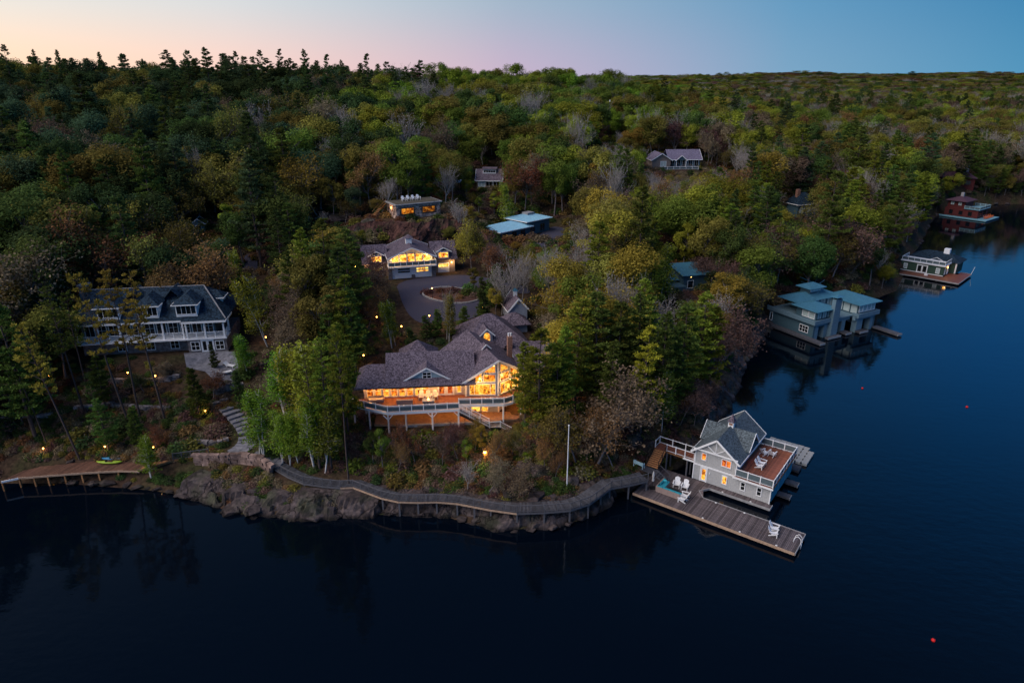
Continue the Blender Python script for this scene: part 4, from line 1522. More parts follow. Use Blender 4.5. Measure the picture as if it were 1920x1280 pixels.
def lodge():
    O = Vector((-7.0, 88.4, 0)); rot = math.radians(6)
    t = empty('lodge', O, rot, 'large lit lodge with brown shingle roofs, glazed gable and white railed deck', 'house')
    Wt, Sd, Sh, Z = M['white'], M['blue_siding'], M['shingle'], 7.5
    # ---- left wing
    box(t, 'wing_wall', mat('cream_siding', (.55, .52, .50), .7, .1, 4), -14.0, 1.6, .6, 6.2, 4.6, 10.0)
    gable_x(t, -10.4, 1.8, .3, 6.3, 11.2, 13.3, Sh, .4, .16, None, lx=True, rx=False, foh=1.75)
    MB().prism([(-10.38, .62, 10.0), (-10.38, 6.1, 10.0), (-10.38, 3.3, 12.95)], (.3, 0, 0)).build('gable_wall', Sd, t)
    trim_line(t, [(-10.8, -1.46, 9.88), (0.2, -1.46, 9.88)], M['dark'], .05, .2, 'eave_board')
    roofing(t, [[(-15.0, -1.45, 9.98), (-10.7, -1.45, 9.98), (-10.7, 2.3, 12.05), (-13.4, 2.3, 12.05)], [(-15.0, 6.0, 9.98), (-15.0, -1.45, 9.98), (-13.4, 2.3, 12.05)], [(-15.0, 6.0, 9.98), (-13.4, 2.3, 12.05), (-10.7, 2.3, 12.05), (-10.7, 6.0, 9.98)]], Sh, .14, 'lower_roof')
    roofing(t, [[(-9.5, 6.2, 10.3), (-3.4, 6.2, 10.3), (-6.45, 9.2, 12.9)], [(-3.4, 6.2, 10.3), (-3.4, 12.2, 10.3), (-6.45, 9.2, 12.9)], [(-3.4, 12.2, 10.3), (-9.5, 12.2, 10.3), (-6.45, 9.2, 12.9)], [(-9.5, 12.2, 10.3), (-9.5, 6.2, 10.3), (-6.45, 9.2, 12.9)]], Sh, .14, 'rear_roof')
    box(t, 'rear_wall', Sd, -9.1, -3.8, 6.25, 11.8, 6.0, 10.25)
    # front cross gable
    fx = -5.0
    roofing(t, [[(fx - 3.2, -.55, 10.55), (fx, -.55, 12.35), (fx, 2.0, 12.5), (fx - 3.0, -.2, 10.7)], [(fx, -.55, 12.35), (fx + 3.2, -.55, 10.55), (fx + 3.0, -.2, 10.7), (fx, 2.0, 12.5)]], Sh, .12, 'front_gable_roof')
    MB().prism([(fx - 2.6, -.32, 10.55), (fx + 2.6, -.32, 10.55), (fx, -.32, 12.1)], (0, .5, 0)).build('front_gable_wall', mat('pale_blue_siding', (.30, .42, .48), .7, .1, 4), t)
    trim_line(t, [(fx - 3.25, -.6, 10.46), (fx, -.6, 12.29), (fx + 3.25, -.6, 10.46)], Wt, .07, .2)
    window(t, Wall(fx - 2.6, -.32, 1, 0), 2.05, 10.72, 1.1, .85, 2, 2)
    # ---- wall under the eave: posts, windows and doors
    fw = Wall(-14.0, .6, 1, 0)
    for k in range(8):
        window(t, fw, .5 + k * 1.12, Z + .25, .78, 1.75, 1, 2, M['glow_or'])
    door(t, fw, 10.5, Z, .95, 2.05, M['glow_red'])
    door(t, fw, 11.7, Z, .95, 2.05, M['glow_red'])
    window(t, fw, 13.2, Z + .4, .5, 1.5, 1, 1, M['glow_ye'])
    # ---- deck
    dk = [(-15.4, -1.1), (-10.4, -4.1), (-.7, -4.0), (-.7, -2.7), (2.5, -2.9), (5.6, -3.1), (8.2, -1.9), (10.2, 1.2), (10.2, 3.0), (1.0, .58), (-15.4, .58)]
    MB().prism([(x, y, Z - .02) for x, y in dk], (0, 0, -.06)).build('deck_boards', M['deck'], t)
    e = dk[:8]
    for a, b in zip(e[:-1], e[1:]):
        MB().bar((*a, Z - .19), (*b, Z - .19), .1, .36).build('deck_fascia', Wt, t)
    mb = MB()
    for k in range(22):
        mb.box(-14.9 + k * 1.15, -14.78 + k * 1.15, -2.2 if k < 3 else -2.6, .5, Z - .3, Z - .09)
    mb.build('joists', M['new_timber'], t)['kind'] = 'stuff'
    up = lambda p: (p[0], p[1], Z - .02)
    railing(t, [up(p) for p in dk[0:3]], 1.0, .12, 1.75, fill='bars2')
    railing(t, [up(p) for p in [(-.7, -2.75), (2.5, -2.95), (5.6, -3.1), (8.2, -1.9), (10.2, 1.2)]], 1.0, .12, 1.65, fill='bars2')
    posts = [(-15.3, -1.15), (-13.1, -2.45), (-10.4, -4.05), (-8.0, -4.0), (-4.4, -4.0), (-.8, -3.95), (1.7, -4.0), (5.5, -3.0), (8.1, -1.95)]
    c, s = math.cos(rot), math.sin(rot)
    for k, (x, y) in enumerate(posts):
        wx, wy = O.x + x * c - y * s, O.y + x * s + y * c
        zt = Z - .38 if k != 6 else 6.0
        g = h1(wx, wy) - .3
        MB().tube((x, y, g), (x, y, zt), .13, .12, 8).build('deck_post', M['birch_bark'] if k < 4 else Wt, t)
        if k in (2, 4, 5):
            for sg in (-1, 1):
                MB().bar((x, y, zt - .75), (x + sg * .65, y, zt - .02), .1, .1).build('brace', Wt, t)
    # ---- stairs from the deck to the rocks
    n = 14
    for k in range(n):
        MB().box(-.68 + k * .29, -.36 + k * .29, -4.95, -4.05, Z - .1 - k * .186 - .05, Z - .1 - k * .186).build('step', M['grey_deck'], t)
    MB().box(3.4, 4.9, -4.95, -4.05, 4.72, 4.84).build('landing', M['grey_deck'], t)
    for k in range(5):
        MB().box(4.9 + k * .29, 5.22 + k * .29, -4.95, -4.05, 4.6 - k * .18, 4.66 - k * .18).build('step', M['grey_deck'], t)
    for y in (-4.98, -4.02):
        MB().obox((-.7, y - .03, Z - .45), (4.1, 0, -2.62), (0, .06, 0), (0, 0, .34)).build('stringer', M['dark'], t)
        MB().obox((4.9, y - .03, 4.45), (1.5, 0, -.95), (0, .06, 0), (0, 0, .3)).build('stringer', M['dark'], t)
    railing(t, [(-.7, -4.98, Z - .05), (3.4, -4.98, 4.85), (4.9, -4.98, 4.85), (6.4, -4.98, 3.85)], .95, .11, 1.5, fill='balusters')
    railing(t, [(-.2, -4.02, Z - .3), (3.4, -4.02, 4.85)], .95, .11, 1.7, fill='balusters')
    # ---- lower floor and terrace under the deck
    MB().prism([(-12.5, -2.6, 4.98), (-6, -3.5, 4.98), (2.5, -3.3, 4.98), (7.5, -2.9, 4.98), (9.5, .4, 4.98), (9.5, 2.5, 4.98), (.5, .58, 4.98), (-12.5, .58, 4.98)], (0, 0, -.25)).build('terrace', mat('terrace_paver', (.24, .15, .10), .8, .3, 2.5), t)
    MB().bar((-9, -3.25, 4.9), (2.5, -3.42, 4.9), .28, .34).build('terrace_kerb', M['concrete'], t)
    lw = Wall(-14.0, .6, 1, 0)
    for s0 in (3.2, 6.2, 9.4, 12.0):
        window(t, lw, s0, 5.35, 1.5, 1.4, 2, 1, M['glow_ye'])
    # ---- great room
    before = set(t.children)
    hw, rc = 4.28, 1.74
    zr = lambda x: 12.98 - .613 * abs(x)
    mb = MB()
    vs = [(-hw, rc, 4.7), (0, 0, 4.7), (hw, rc, 4.7), (hw, 12.6, 4.7), (-hw, 12.6, 4.7), (-hw, rc, zr(hw)), (0, 0, zr(0)), (hw, rc, zr(hw)), (hw, 12.6, zr(hw)), (-hw, 12.6, zr(hw)), (0, 12.6, zr(0))]
    mb.add(vs, [(0, 1, 6, 5), (1, 2, 7, 6), (2, 3, 8, 7), (3, 4, 9, 10, 8), (4, 0, 5, 9), (5, 6, 10, 9), (6, 7, 8, 10), (4, 3, 2, 1, 0)])
    mb.build('great_room_wall', Sd, t)
    ex, ez, rz = 5.1, 10.08, 13.2
    r = roofing(t, [[(-ex, .75, ez), (0, -.45, rz), (0, 13.2, rz), (-ex, 13.2, ez)], [(0, -.45, rz), (ex, .75, ez), (ex, 13.2, ez), (0, 13.2, rz)]], Sh, .2, 'great_room_roof')
    trim_line(t, [(-ex, .71, ez - .1), (0, -.49, rz - .1), (ex, .71, ez - .1)], Wt, .08, .3, parent=r)
    trim_line(t, [(-ex - .03, .75, ez - .1), (-ex - .03, 3.2, ez - .1)], Wt, .06, .24, parent=r)
    Lw = Wall(-hw, rc, hw, -rc); Rw = Wall(0, 0, hw, rc)
    top = lambda s: zr(-hw + s * hw / Lw.L) - .35
    for w, f in ((Lw, lambda s: s), (Rw, lambda s: Lw.L - s)):
        q = lambda pts: [(f(s), z) for s, z in pts]
        polywin(t, w, q([(.55, 7.75), (4.25, 7.75), (4.25, 9.45), (.55, 9.45)]), M['glow_ye'], bars=[tuple(q([(1.25, 7.75), (1.25, 9.45)])), tuple(q([(3.5, 7.75), (3.5, 9.45)]))])
        polywin(t, w, q([(2.55, 9.75), (4.25, 9.75), (4.25, 10.9), (2.55, 10.9)]), M['glow_or'])
        polywin(t, w, q([(.65, 9.75), (2.3, 9.75), (2.3, top(2.3)), (.65, max(9.85, top(.65)))]), M['glow_or'])
        polywin(t, w, q([(2.75, 11.15), (4.25, 11.15), (4.25, top(4.25)), (2.75, max(11.25, top(2.75)))]), M['glow_or'])
        polywin(t, w, q([(.7, 5.1), (2.0, 5.1), (2.0, 7.0), (.7, 7.0)]), M['glow_ye'])
        polywin(t, w, q([(2.2, 5.1), (3.1, 5.1), (3.1, 7.0), (2.2, 7.0)]), M['glow_ye'] if w is Lw else M['pane'])
    for x in (-hw, 0, hw):
        yy = 0 if x == 0 else rc
        MB().box(x - .11, x + .11, yy - .12, yy - .03, 4.8, zr(x) - .15).build('corner_post', Wt, t)
    cp = MB().prism([(-.7, 4.6, 13.0), (.7, 4.6, 13.0), (0, 4.6, 13.75)], (0, 1.2, 0)).build('ridge_vent', M['shingle'], t)
    trim_line(t, [(-.75, 4.56, 13.0), (0, 4.56, 13.75), (.75, 4.56, 13.0)], Wt, .06, .16, parent=cp)
    for x, y in [(-2.6, 1.2), (-.7, .05), (2.6, 1.2)]:
        MB().lathe([(.09, 0), (.09, .05)], 8, (x, y - .25, zr(x) - .2)).build('soffit_lamp', M['soffit'], t)
    G0, gr = (5.0, -.5), math.radians(16.5)
    for o in [o for o in t.children if o not in before]:
        o.location = (G0[0], G0[1], 0); o.rotation_euler = (0, 0, gr)
    # ---- rear wing
    before = set(t.children)
    box(t, 'rear_wing_wall', Sd, -3.0, 7.4, 12.0, 21.4, 6.0, 10.2)
    hip(t, -3.0, 7.4, 12.0, 21.4, 10.2, 14.3, Sh, .7, .16)
    # dormer with an arched lit window
    MB().prism([(.1, 12.5, 10.9), (2.0, 12.5, 10.9), (2.0, 12.5, 12.3), (1.05, 12.5, 13.15), (.1, 12.5, 12.3)], (0, 2.6, 0)).build('dormer_wall', Sd, t)
    dw = Wall(.1, 12.5, 1, 0)
    arch = [(.4, 11.2), (1.5, 11.2), (1.5, 12.1), (1.35, 12.45), (1.15, 12.6), (.95, 12.65), (.75, 12.6), (.55, 12.45), (.4, 12.1)]
    polywin(t, dw, arch, M['glow_ye'])
    roofing(t, [[(-.2, 12.2, 12.15), (1.05, 12.2, 13.3), (1.05, 15.6, 13.3), (-.2, 14.2, 12.15)], [(1.05, 12.2, 13.3), (2.3, 12.2, 12.15), (2.3, 14.2, 12.15), (1.05, 15.6, 13.3)]], Sh, .12, 'dormer_roof')
    trim_line(t, [(-.25, 12.16, 12.05), (1.05, 12.16, 13.25), (2.35, 12.16, 12.05)], Wt, .06, .2)
    ch = box(t, 'chimney', M['red_brick'], 3.0, 3.7, 6.4, 7.1, 10.2, 13.9)
    for k in (0, 1):
        MB().lathe([(.12, 13.9), (.12, 14.35), (.16, 14.4)], 8, (3.18 + k * .35, 6.75, 0)).build('flue', M['white'], ch)
    roofing(t, [[(3.6, 2.5, 9.9), (9.6, 2.5, 9.9), (9.6, 7.6, 12.5), (3.6, 7.6, 12.5)], [(9.6, 12.6, 9.9), (3.6, 12.6, 9.9), (3.6, 7.6, 12.5), (9.6, 7.6, 12.5)]], Sh, .16, 'right_wing_roof')
    box(t, 'right_wing_wall', Sd, 4.0, 9.2, 3.2, 11.9, 4.7, 9.85)
    rw = Wall(4.0, 3.2, 1, 0)
    for k in range(3):
        window(t, rw, .6 + k * 1.6, Z + .2, 1.1, 1.7, 1, 2, M['glow_or'])
    # gabled stair tower at the back
    box(t, 'tower_wall', Sd, 7.2, 10.4, 22.6, 27.2, 7.0, 12.6)
    MB().prism([(7.22, 22.62, 12.603), (10.38, 22.62, 12.603), (8.8, 22.62, 14.25)], (0, 4.5, 0)).build('tower_gable', Sd, t)
    gable_y(t, 7.2, 10.4, 22.6, 27.2, 12.75, 14.6, Sh, .35, .14, Wt)
    hip(t, 5.4, 9.6, 18.8, 22.4, 11.2, 12.8, Sh, .4, .14)
    box(t, 'link_wall', Sd, 5.5, 9.5, 19.2, 22.5, 7.0, 11.1)
    cu = box(t, 'cupola', Wt, 8.5, 9.1, 24.6, 25.2, 14.3, 15.3)
    MB().add([(8.35, 24.45, 15.3), (9.25, 24.45, 15.3), (9.25, 25.35, 15.3), (8.35, 25.35, 15.3), (8.8, 24.9, 15.8)], [(3, 2, 1, 0), (0, 1, 4), (1, 2, 4), (2, 3, 4), (3, 0, 4)]).build('cupola_roof', M['teal_metal'], cu)
    for o in [o for o in t.children if o not in before]:
        o.location = (5.0, -.5, 0); o.rotation_euler = (0, 0, math.radians(8))
    # ---- lamps of the deck and terrace, then added lights for the pine
    for k in range(6):
        x = -13 + k * 2.35
        b = MB().lathe([(.07, 0), (.1, .08), (.07, .2)], 8, (x, .42, Z + 2.12)).build('wall_lamp', M['soffit'], t)
        lamp_light(b, (x, -.15, Z + 2.1), 120, (1, .43, .10), .1)
    for x, y, pw in [(-7.5, -1.2, 25), (-4.0, -1.4, 70), (-.6, -1.4, 90), (3.6, -2.2, 130), (7.6, -.6, 150)]:
        b = MB().lathe([(.08, 0), (.08, .05)], 8, (x, y, Z - .36)).build('under_deck_lamp', M['soffit'], t)
        lamp_light(b, (x, y, Z - .55), pw, (1, .40, .08), .1)
    for x, y in [(2.2, -1.6), (6.8, -1.2)]:
        b = MB().lathe([(.08, 0), (.08, .05)], 8, (x, y + 1.2, Z + 2.3)).build('wall_lamp', M['soffit'], t)
        lamp_light(b, (x, y, Z + 2.1), 150, (1, .5, .14), .1)
    for x, y, pw in [(9.6, -.4, 160), (10.4, 2.4, 130)]:  # lamps added only to throw warm light on the pine
        b = MB().lathe([(.07, 0), (.1, .08), (.07, .2)], 8, (x, y, Z + 1.0)).build('added_pine_lamp', M['soffit'], t)
        lamp_light(b, (x + .2, y - .3, Z + 1.2), pw, (1, .45, .1), .1)
    rebase(t, 4.7)

    def LW(x, y, z):
        return Vector((O.x + x * c - y * s, O.y + x * s + y * c, z))
    return LW


LW = lodge()


def outdoor_sofa(loc, rz, cm, label):
    t = empty('garden_sofa', loc, rz, label, 'sofa')
    MB().box(-1.1, 1.1, -.4, .4, .08, .36).build('base', M['wicker'], t)
    MB().obox((-1.1, .32, .36), (2.2, 0, 0), (0, .1, 0), (0, .08, .42)).build('backrest', M['wicker'], t)
    for k in range(3):
        MB().box(-1.0 + k * .67, -.36 + k * .67, -.38, .3, .365, .5).build('cushion', cm, t)
    for s in (-1, 1):
        MB().box(s * 1.05 - .07, s * 1.05 + .07, -.4, .32, .36, .6).build('arm', M['wicker'], t)


outdoor_sofa(LW(-8.2, -1.6, 7.5), math.radians(186), mat('grey_cushion', (.22, .23, .27), .85, .1), 'dark grey garden sofa on the lodge deck')
outdoor_sofa(LW(-12.2, -.6, 7.5), math.radians(6), mat('cream_cushion', (.6, .55, .5), .85, .1), 'cream cushioned sofa at the far end of the lodge deck')
for k, w in enumerate(('nearest the grey sofa', 'in the middle of the fire table row', 'nearest the french doors')):
    chair(LW(-5.9 + k * .95, -.3, 7.5), math.radians(6), 'white garden chair on the lodge deck ' + w, 'white chairs on the lodge deck', 0, 1.1)
for x, y, w in [(-8.6, -3.5, 'by the birch posts'), (-4.4, -3.5, 'over the braced post'), (3.4, -2.4, 'beside the glazed gable'), (4.3, -2.45, 'in front of the prow corner')]:
    chair(LW(x, y, 7.5), math.radians(6 + 180), 'white garden chair against the lodge railing ' + w, 'white chairs against the lodge railing', 0, 1.0)
ft = empty('fire_table', LW(-4.9, -1.7, 7.5), math.radians(6), 'stone fire table with a small flame on the lodge deck', 'fire table')
MB().box(-.75, .75, -.4, .4, 0, .42).build('base', M['stone'], ft)
MB().box(-.85, .85, -.5, .5, .42, .5).build('tabletop', M['concrete'], ft)
fl = MB().lathe([(.1, 0), (.14, .06), (.03, .28)], 8, (0, 0, .5)).build('flame', M['bulb'], ft)
lamp_light(fl, (0, 0, .8), 12)
# ------------------------------------------------------------------ slate roofed house
def pyramid(root, x0, x1, y0, y1, z0, z1, m, name):
    xm, ym = (x0 + x1) / 2, (y0 + y1) / 2
    return MB().add([(x0, y0, z0), (x1, y0, z0), (x1, y1, z0), (x0, y1, z0), (xm, ym, z1)], [(3, 2, 1, 0), (0, 1, 4), (1, 2, 4), (2, 3, 4), (3, 0, 4)]).build(name, m, root)


def front_dormer(t, x, y, z, w, h, m, wall, nx, pane=None, depth=3.2):
    """dormer with a hipped roof looking to the front"""
    box(t, 'dormer_wall', wall, x - w / 2, x + w / 2, y, y + depth, z - .6, z + h)
    window(t, Wall(x - w / 2, y, 1, 0), .18, z, w - .36, h - .2, nx, 1, pane)
    a, b = x - w / 2 - .4, x + w / 2 + .4
    f = y - .5; zt = z + h + .02; rz = zt + 1.35
    r = roofing(t, [[(a, f, zt), (b, f, zt), (x, f + (b - a) / 2, rz)], [(b, f, zt), (b, y + depth, zt), (x, y + depth + .8, rz), (x, f + (b - a) / 2, rz)], [(a, y + depth, zt), (a, f, zt), (x, f + (b - a) / 2, rz), (x, y + depth + .8, rz)]], m, .1, 'dormer_roof')
    trim_line(t, [(a - .03, y + 1.2, zt - .06), (a - .03, f - .03, zt - .06), (b + .03, f - .03, zt - .06), (b + .03, y + 1.2, zt - .06)], M['white'], .06, .16, parent=r)


def slate_house():
    O = P(236, 668, 8.5)
    t = empty('slate_house', (O.x, O.y, 0), math.radians(8.8), 'dark slate roofed house with white dormers, porch railing and stone chimney', 'house')
    st = M['stone']; Wt = M['white']; sl = M['slate']
    dk = mat('brown_stone_wall', (.13, .11, .12), .9, .45, 2.6, .4, .2, col2=(.20, .18, .18))
    box(t, 'lower_wall', dk, -6.6, 15.5, 1.4, 10.5, 8.2, 10.75)
    box(t, 'porch_base', dk, 9.6, 15.6, 0, 1.4, 8.2, 10.75)
    box(t, 'main_wall', M['teal_wall'], -6.6, 13.6, 2.2, 10.5, 10.76, 13.9)
    box(t, 'deck', Wt, -6.9, 15.8, -.3, 2.4, 10.76, 11.0)
    # main roof
    r = roofing(t, [[(-7.3, -.1, 14.05), (16.1, -.1, 14.05), (11.8, 6.0, 18.0), (-5.6, 6.0, 18.0)], [(16.1, -.1, 14.05), (16.1, 11.9, 14.05), (11.8, 6.0, 18.0)], [(16.1, 11.9, 14.05), (-7.3, 11.9, 14.05), (-5.6, 6.0, 18.0), (11.8, 6.0, 18.0)], [(-7.3, 11.9, 14.05), (-7.3, -.1, 14.05), (-5.6, 6.0, 18.0)]], sl, .2)
    trim_line(t, [(-7.33, 11.9, 13.95), (-7.33, -.13, 13.95), (9.2, -.13, 13.95)], Wt, .07, .28, parent=r)
    trim_line(t, [(-5.6, 6.0, 18.06), (11.8, 6.0, 18.06), (16.0, .0, 14.12)], M['concrete'], .16, .1, 'ridge_cap', parent=r)
    for gx in (1.4, 7.4):
        roofing(t, [[(gx - 2.0, 3.4, 16.0), (gx, 3.4, 18.3), (gx, 7.4, 18.3), (gx - 2.0, 6.2, 17.0)], [(gx, 3.4, 18.3), (gx + 2.0, 3.4, 16.0), (gx + 2.0, 6.2, 17.0), (gx, 7.4, 18.3)]], sl, .14, 'roof_gable')
    mb = roofing(t, [[(9.4, -.7, 13.95), (16.1, -.7, 13.95), (14.2, 3.2, 15.4), (9.4, 3.2, 15.4)], [(16.1, -.7, 13.95), (16.1, 3.5, 13.95), (14.2, 3.2, 15.4)], [(9.4, 3.2, 15.4), (9.4, -.7, 13.95), (9.0, 1.2, 14.6)]], sl, .16, 'porch_roof')
    trim_line(t, [(9.35, -.73, 13.85), (16.13, -.73, 13.85), (16.13, 3.5, 13.85)], Wt, .08, .3, parent=mb)
    for x in (10.1, 4.3, -1.5):
        front_dormer(t, x, .6, 14.95, 3.2, 1.6, sl, Wt, 4)
    # dormer on the hip end
    box(t, 'dormer_wall', Wt, 12.6, 14.6, 4.9, 7.0, 14.6, 16.2)
    window(t, Wall(14.6, 4.9, 0, 1), .2, 15.1, 1.7, .95, 3, 1)
    r = roofing(t, [[(15.0, 4.5, 16.2), (15.0, 7.4, 16.2), (13.7, 5.95, 17.3)], [(12.3, 4.5, 16.2), (15.0, 4.5, 16.2), (13.7, 5.95, 17.3), (11.6, 5.95, 17.3)], [(15.0, 7.4, 16.2), (12.3, 7.4, 16.2), (11.6, 5.95, 17.3), (13.7, 5.95, 17.3)]], sl, .1, 'dormer_roof')
    trim_line(t, [(12.3, 4.46, 16.14), (15.03, 4.46, 16.14), (15.03, 7.4, 16.14)], Wt, .06, .16, parent=r)
    c = box(t, 'chimney', st, -7.5, -6.3, 6.2, 7.8, 8.4, 18.6)
    box(c, 'cap', M['concrete'], -7.6, -6.2, 6.1, 7.9, 18.6, 18.8)
    # porch: posts, railings, dark glazing behind
    for x in (9.8, 12.6, 15.5):
        box(t, 'porch_post', Wt, x - .13, x + .13, -.2, .06, 11.0, 13.8)
    box(t, 'porch_post', Wt, 15.37, 15.63, 2.9, 3.16, 11.0, 13.8)
    for x in (-6.6, -3.4, -.2, 3.0, 6.2, 9.2):
        box(t, 'porch_post', Wt, x - .12, x + .12, .1, .34, 11.0, 13.8)
    railing(t, [(9.8, -.08, 11.0), (15.5, -.08, 11.0), (15.5, 3.0, 11.0)], 1.0, .12, 1.4, fill='balusters')
    railing(t, [(-6.6, .2, 11.0), (9.2, .2, 11.0)], 1.0, .12, 1.6, fill='balusters')
    mw = Wall(-6.6, 2.2, 1, 0)
    for k in range(11):
        window(t, mw, .5 + k * 1.8, 11.15, 1.35, 2.2, 2, 2 if k % 3 else 1)
    lw = Wall(9.6, 0, 1, 0)
    window(t, lw, .55, 8.95, 1.2, 1.35, 2, 2); window(t, lw, 4.3, 8.95, 1.2, 1.35, 2, 2)
    for s in (2.15, 3.1):
        door(t, lw, s, 8.55, .82, 2.0, M['pane'])
    l2 = Wall(-6.6, 1.4, 1, 0)
    for s in (5.2, 9.5, 13.2):
        window(t, l2, s, 8.95, 1.2, 1.3, 2, 2)
    box(t, 'band', M['concrete'], 9.4, 15.75, -.12, -.003, 8.3, 8.5)
    rebase(t, 8.3)
    return O


slate_house()


# ------------------------------------------------------------------ garage with the lit balcony room
def garage():
    O = P(745, 522.3, 12)
    t = empty('garage_house', (O.x, O.y, 0), math.radians(15.1), 'garage with white doors below a lit gabled balcony room', 'garage')
    Wt, Sh = M['white'], M['shingle']
    GB = glow('lit_balcony_room', (1, .30, .02), (1, .60, .10), 1.25); GY = glow('lit_garage', (1, .45, .05), (1, .75, .2), .95)
    st = mat('garage_stone', (.12, .115, .13), .9, .4, 3, .4)
    box(t, 'lower_wall', Wt, -.9, 7.1, .2, 9, 11.7, 14.5)
    for x0, x1 in ((-1.7, -.92), (7.12, 7.9), (2.95, 3.65)):
        box(t, 'stone_pier', st, x0, x1, -.2, .6, 11.7, 14.2 if x0 != 2.95 else 12.6)
    fw = Wall(-.9, .2, 1, 0)
    for s, p in ((1.0, M['pane']), (4.75, GY)):
        d = MB(); fw.slab(d, s, s + 2.7, 11.95, 14.1, .004, .06)
        f = d.build('garage_door', Wt, t)
        for r in range(4):
            b = MB(); fw.slab(b, s + .08, s + 2.62, 12.02 + r * .52, 12.46 + r * .52, .062, .08); b.build('door_panel', Wt, f)
        for r in (2, 3):
            b = MB(); fw.slab(b, s + .16, s + 2.54, 12.08 + r * .52, 12.40 + r * .52, .082, .09); b.build('pane', p, f)
    # balcony
    box(t, 'balcony', Wt, -1.75, 7.95, -1.3, 1.2, 14.5, 14.72)
    railing(t, [(-1.65, .9, 14.72), (-1.65, -1.2, 14.72), (7.85, -1.2, 14.72), (7.85, .9, 14.72)], 1.0, .12, 1.15, fill='glass')
    box(t, 'upper_wall', Wt, -1.3, 7.5, 1.2, 9, 14.73, 16.5)
    MB().prism([(-1.28, 1.202, 16.503), (7.48, 1.202, 16.503), (3.1, 1.202, 18.05)], (0, 7.7, 0)).build('gable_wall', Wt, t)
    uw = Wall(-1.3, 1.2, 1, 0)
    for k in range(5):
        polywin(t, uw, [(.5 + k * 1.62, 14.95), (1.88 + k * 1.62, 14.95), (1.88 + k * 1.62, 16.4 + .38 * (1 - abs(k - 2 + .45) / 2.4)), (.5 + k * 1.62, 16.4 + .38 * (1 - abs(k - 2 - .45) / 2.4))], GB)
    gable_y(t, -1.3, 7.5, -.6, 9, 16.62, 18.45, Sh, .55, .16, Wt)
    c = box(t, 'cupola', Wt, 2.5, 3.7, 3.4, 4.6, 17.9, 19.4)
    pyramid(c, 2.2, 4.0, 3.1, 4.9, 19.4, 20.1, Sh, 'cupola_roof')
    # wings
    for sg, x0, x1 in ((-1, -6.2, -1.32), (1, 7.52, 12.4)):
        box(t, 'wing_wall', M['taupe'], x0, x1, 2.6, 8.6, 11.7, 15.2)
        gable_x(t, x0, x1, 2.6, 8.6, 15.3, 18.0, Sh, .5, .16, None, lx=sg < 0, rx=sg > 0)
        xc = (x0 + x1) / 2
        ww = Wall(x0, 2.6, 1, 0)
        # lit dormer with an arched gable
        box(t, 'dormer_wall', Wt, xc - 1.1, xc + 1.1, 2.3, 4.6, 15.0, 16.6)
        window(t, Wall(xc - 1.1, 2.3, 1, 0), .15, 15.2, 1.9, 1.05, 3, 1, GB)
        r = roofing(t, [[(xc - 1.6, 1.8, 16.5), (xc, 1.8, 17.4), (xc, 5.8, 17.4), (xc - 1.6, 4.6, 16.5)], [(xc, 1.8, 17.4), (xc + 1.6, 1.8, 16.5), (xc + 1.6, 4.6, 16.5), (xc, 5.8, 17.4)]], Sh, .1, 'dormer_roof')
        trim_line(t, [(xc - 1.65, 1.76, 16.45), (xc, 1.76, 17.36), (xc + 1.65, 1.76, 16.45)], Wt, .07, .2, parent=r)
        s0 = xc - x0 - 1.2
        d = MB(); ww.slab(d, s0, s0 + 2.4, 11.95, 14.0, .004, .06); f = d.build('garage_door', Wt, t)
        b = MB(); ww.slab(b, s0 + .15, s0 + 2.25, 13.1, 13.8, .062, .075); b.build('pane', GY, f)
        for q in (0, 1):
            mb = MB(); mb.bar(ww.p(s0 + .15, 12.05 + q * .9, .075), ww.p(s0 + 2.25, 12.95 - q * .9, .075), .05, .08, up=tuple(ww.n.cross(Vector((1, 0, .4))))); mb.build('door_brace', Wt, f)
        b = MB().lathe([(.08, 0), (.12, .1), (.08, .25)], 8, (xc + sg * 1.7, 2.4, 13.9)).build('wall_lamp', M['soffit'], t)
        lamp_light(b, (xc + sg * 1.7, 2.0, 14.0), 90)
    for x in (-.3, 6.5):
        b = MB().lathe([(.08, 0), (.08, .06)], 8, (x, .2, 16.1)).build('soffit_lamp', M['soffit'], t)
        lamp_light(b, (x, .3, 16.0), 110)
    rebase(t, 11.7)


garage()


# ------------------------------------------------------------------ stone cottage on the cliff
def stonework(t, w, s0, s1, z0, z1, skip, name, m):
    mb = MB(); rr = random.Random(len(name) + int(s1 * 10))
    z = z0
    while z < z1 - .1:
        hh = min(rr.uniform(.22, .42), z1 - z)
        s = s0
        while s < s1 - .1:
            ln = min(rr.uniform(.3, .85), s1 - s)
            if not any(a < s + ln and s < b and c < z + hh and z < d for a, b, c, d in skip):
                o = rr.uniform(.03, .13)
                w.slab(mb, s + .02, s + ln - .02, z + .02, z + hh - .02, -.05, o)
            s += ln
        z += hh
    return tag(mb.build(name, m, t), kind='stuff')


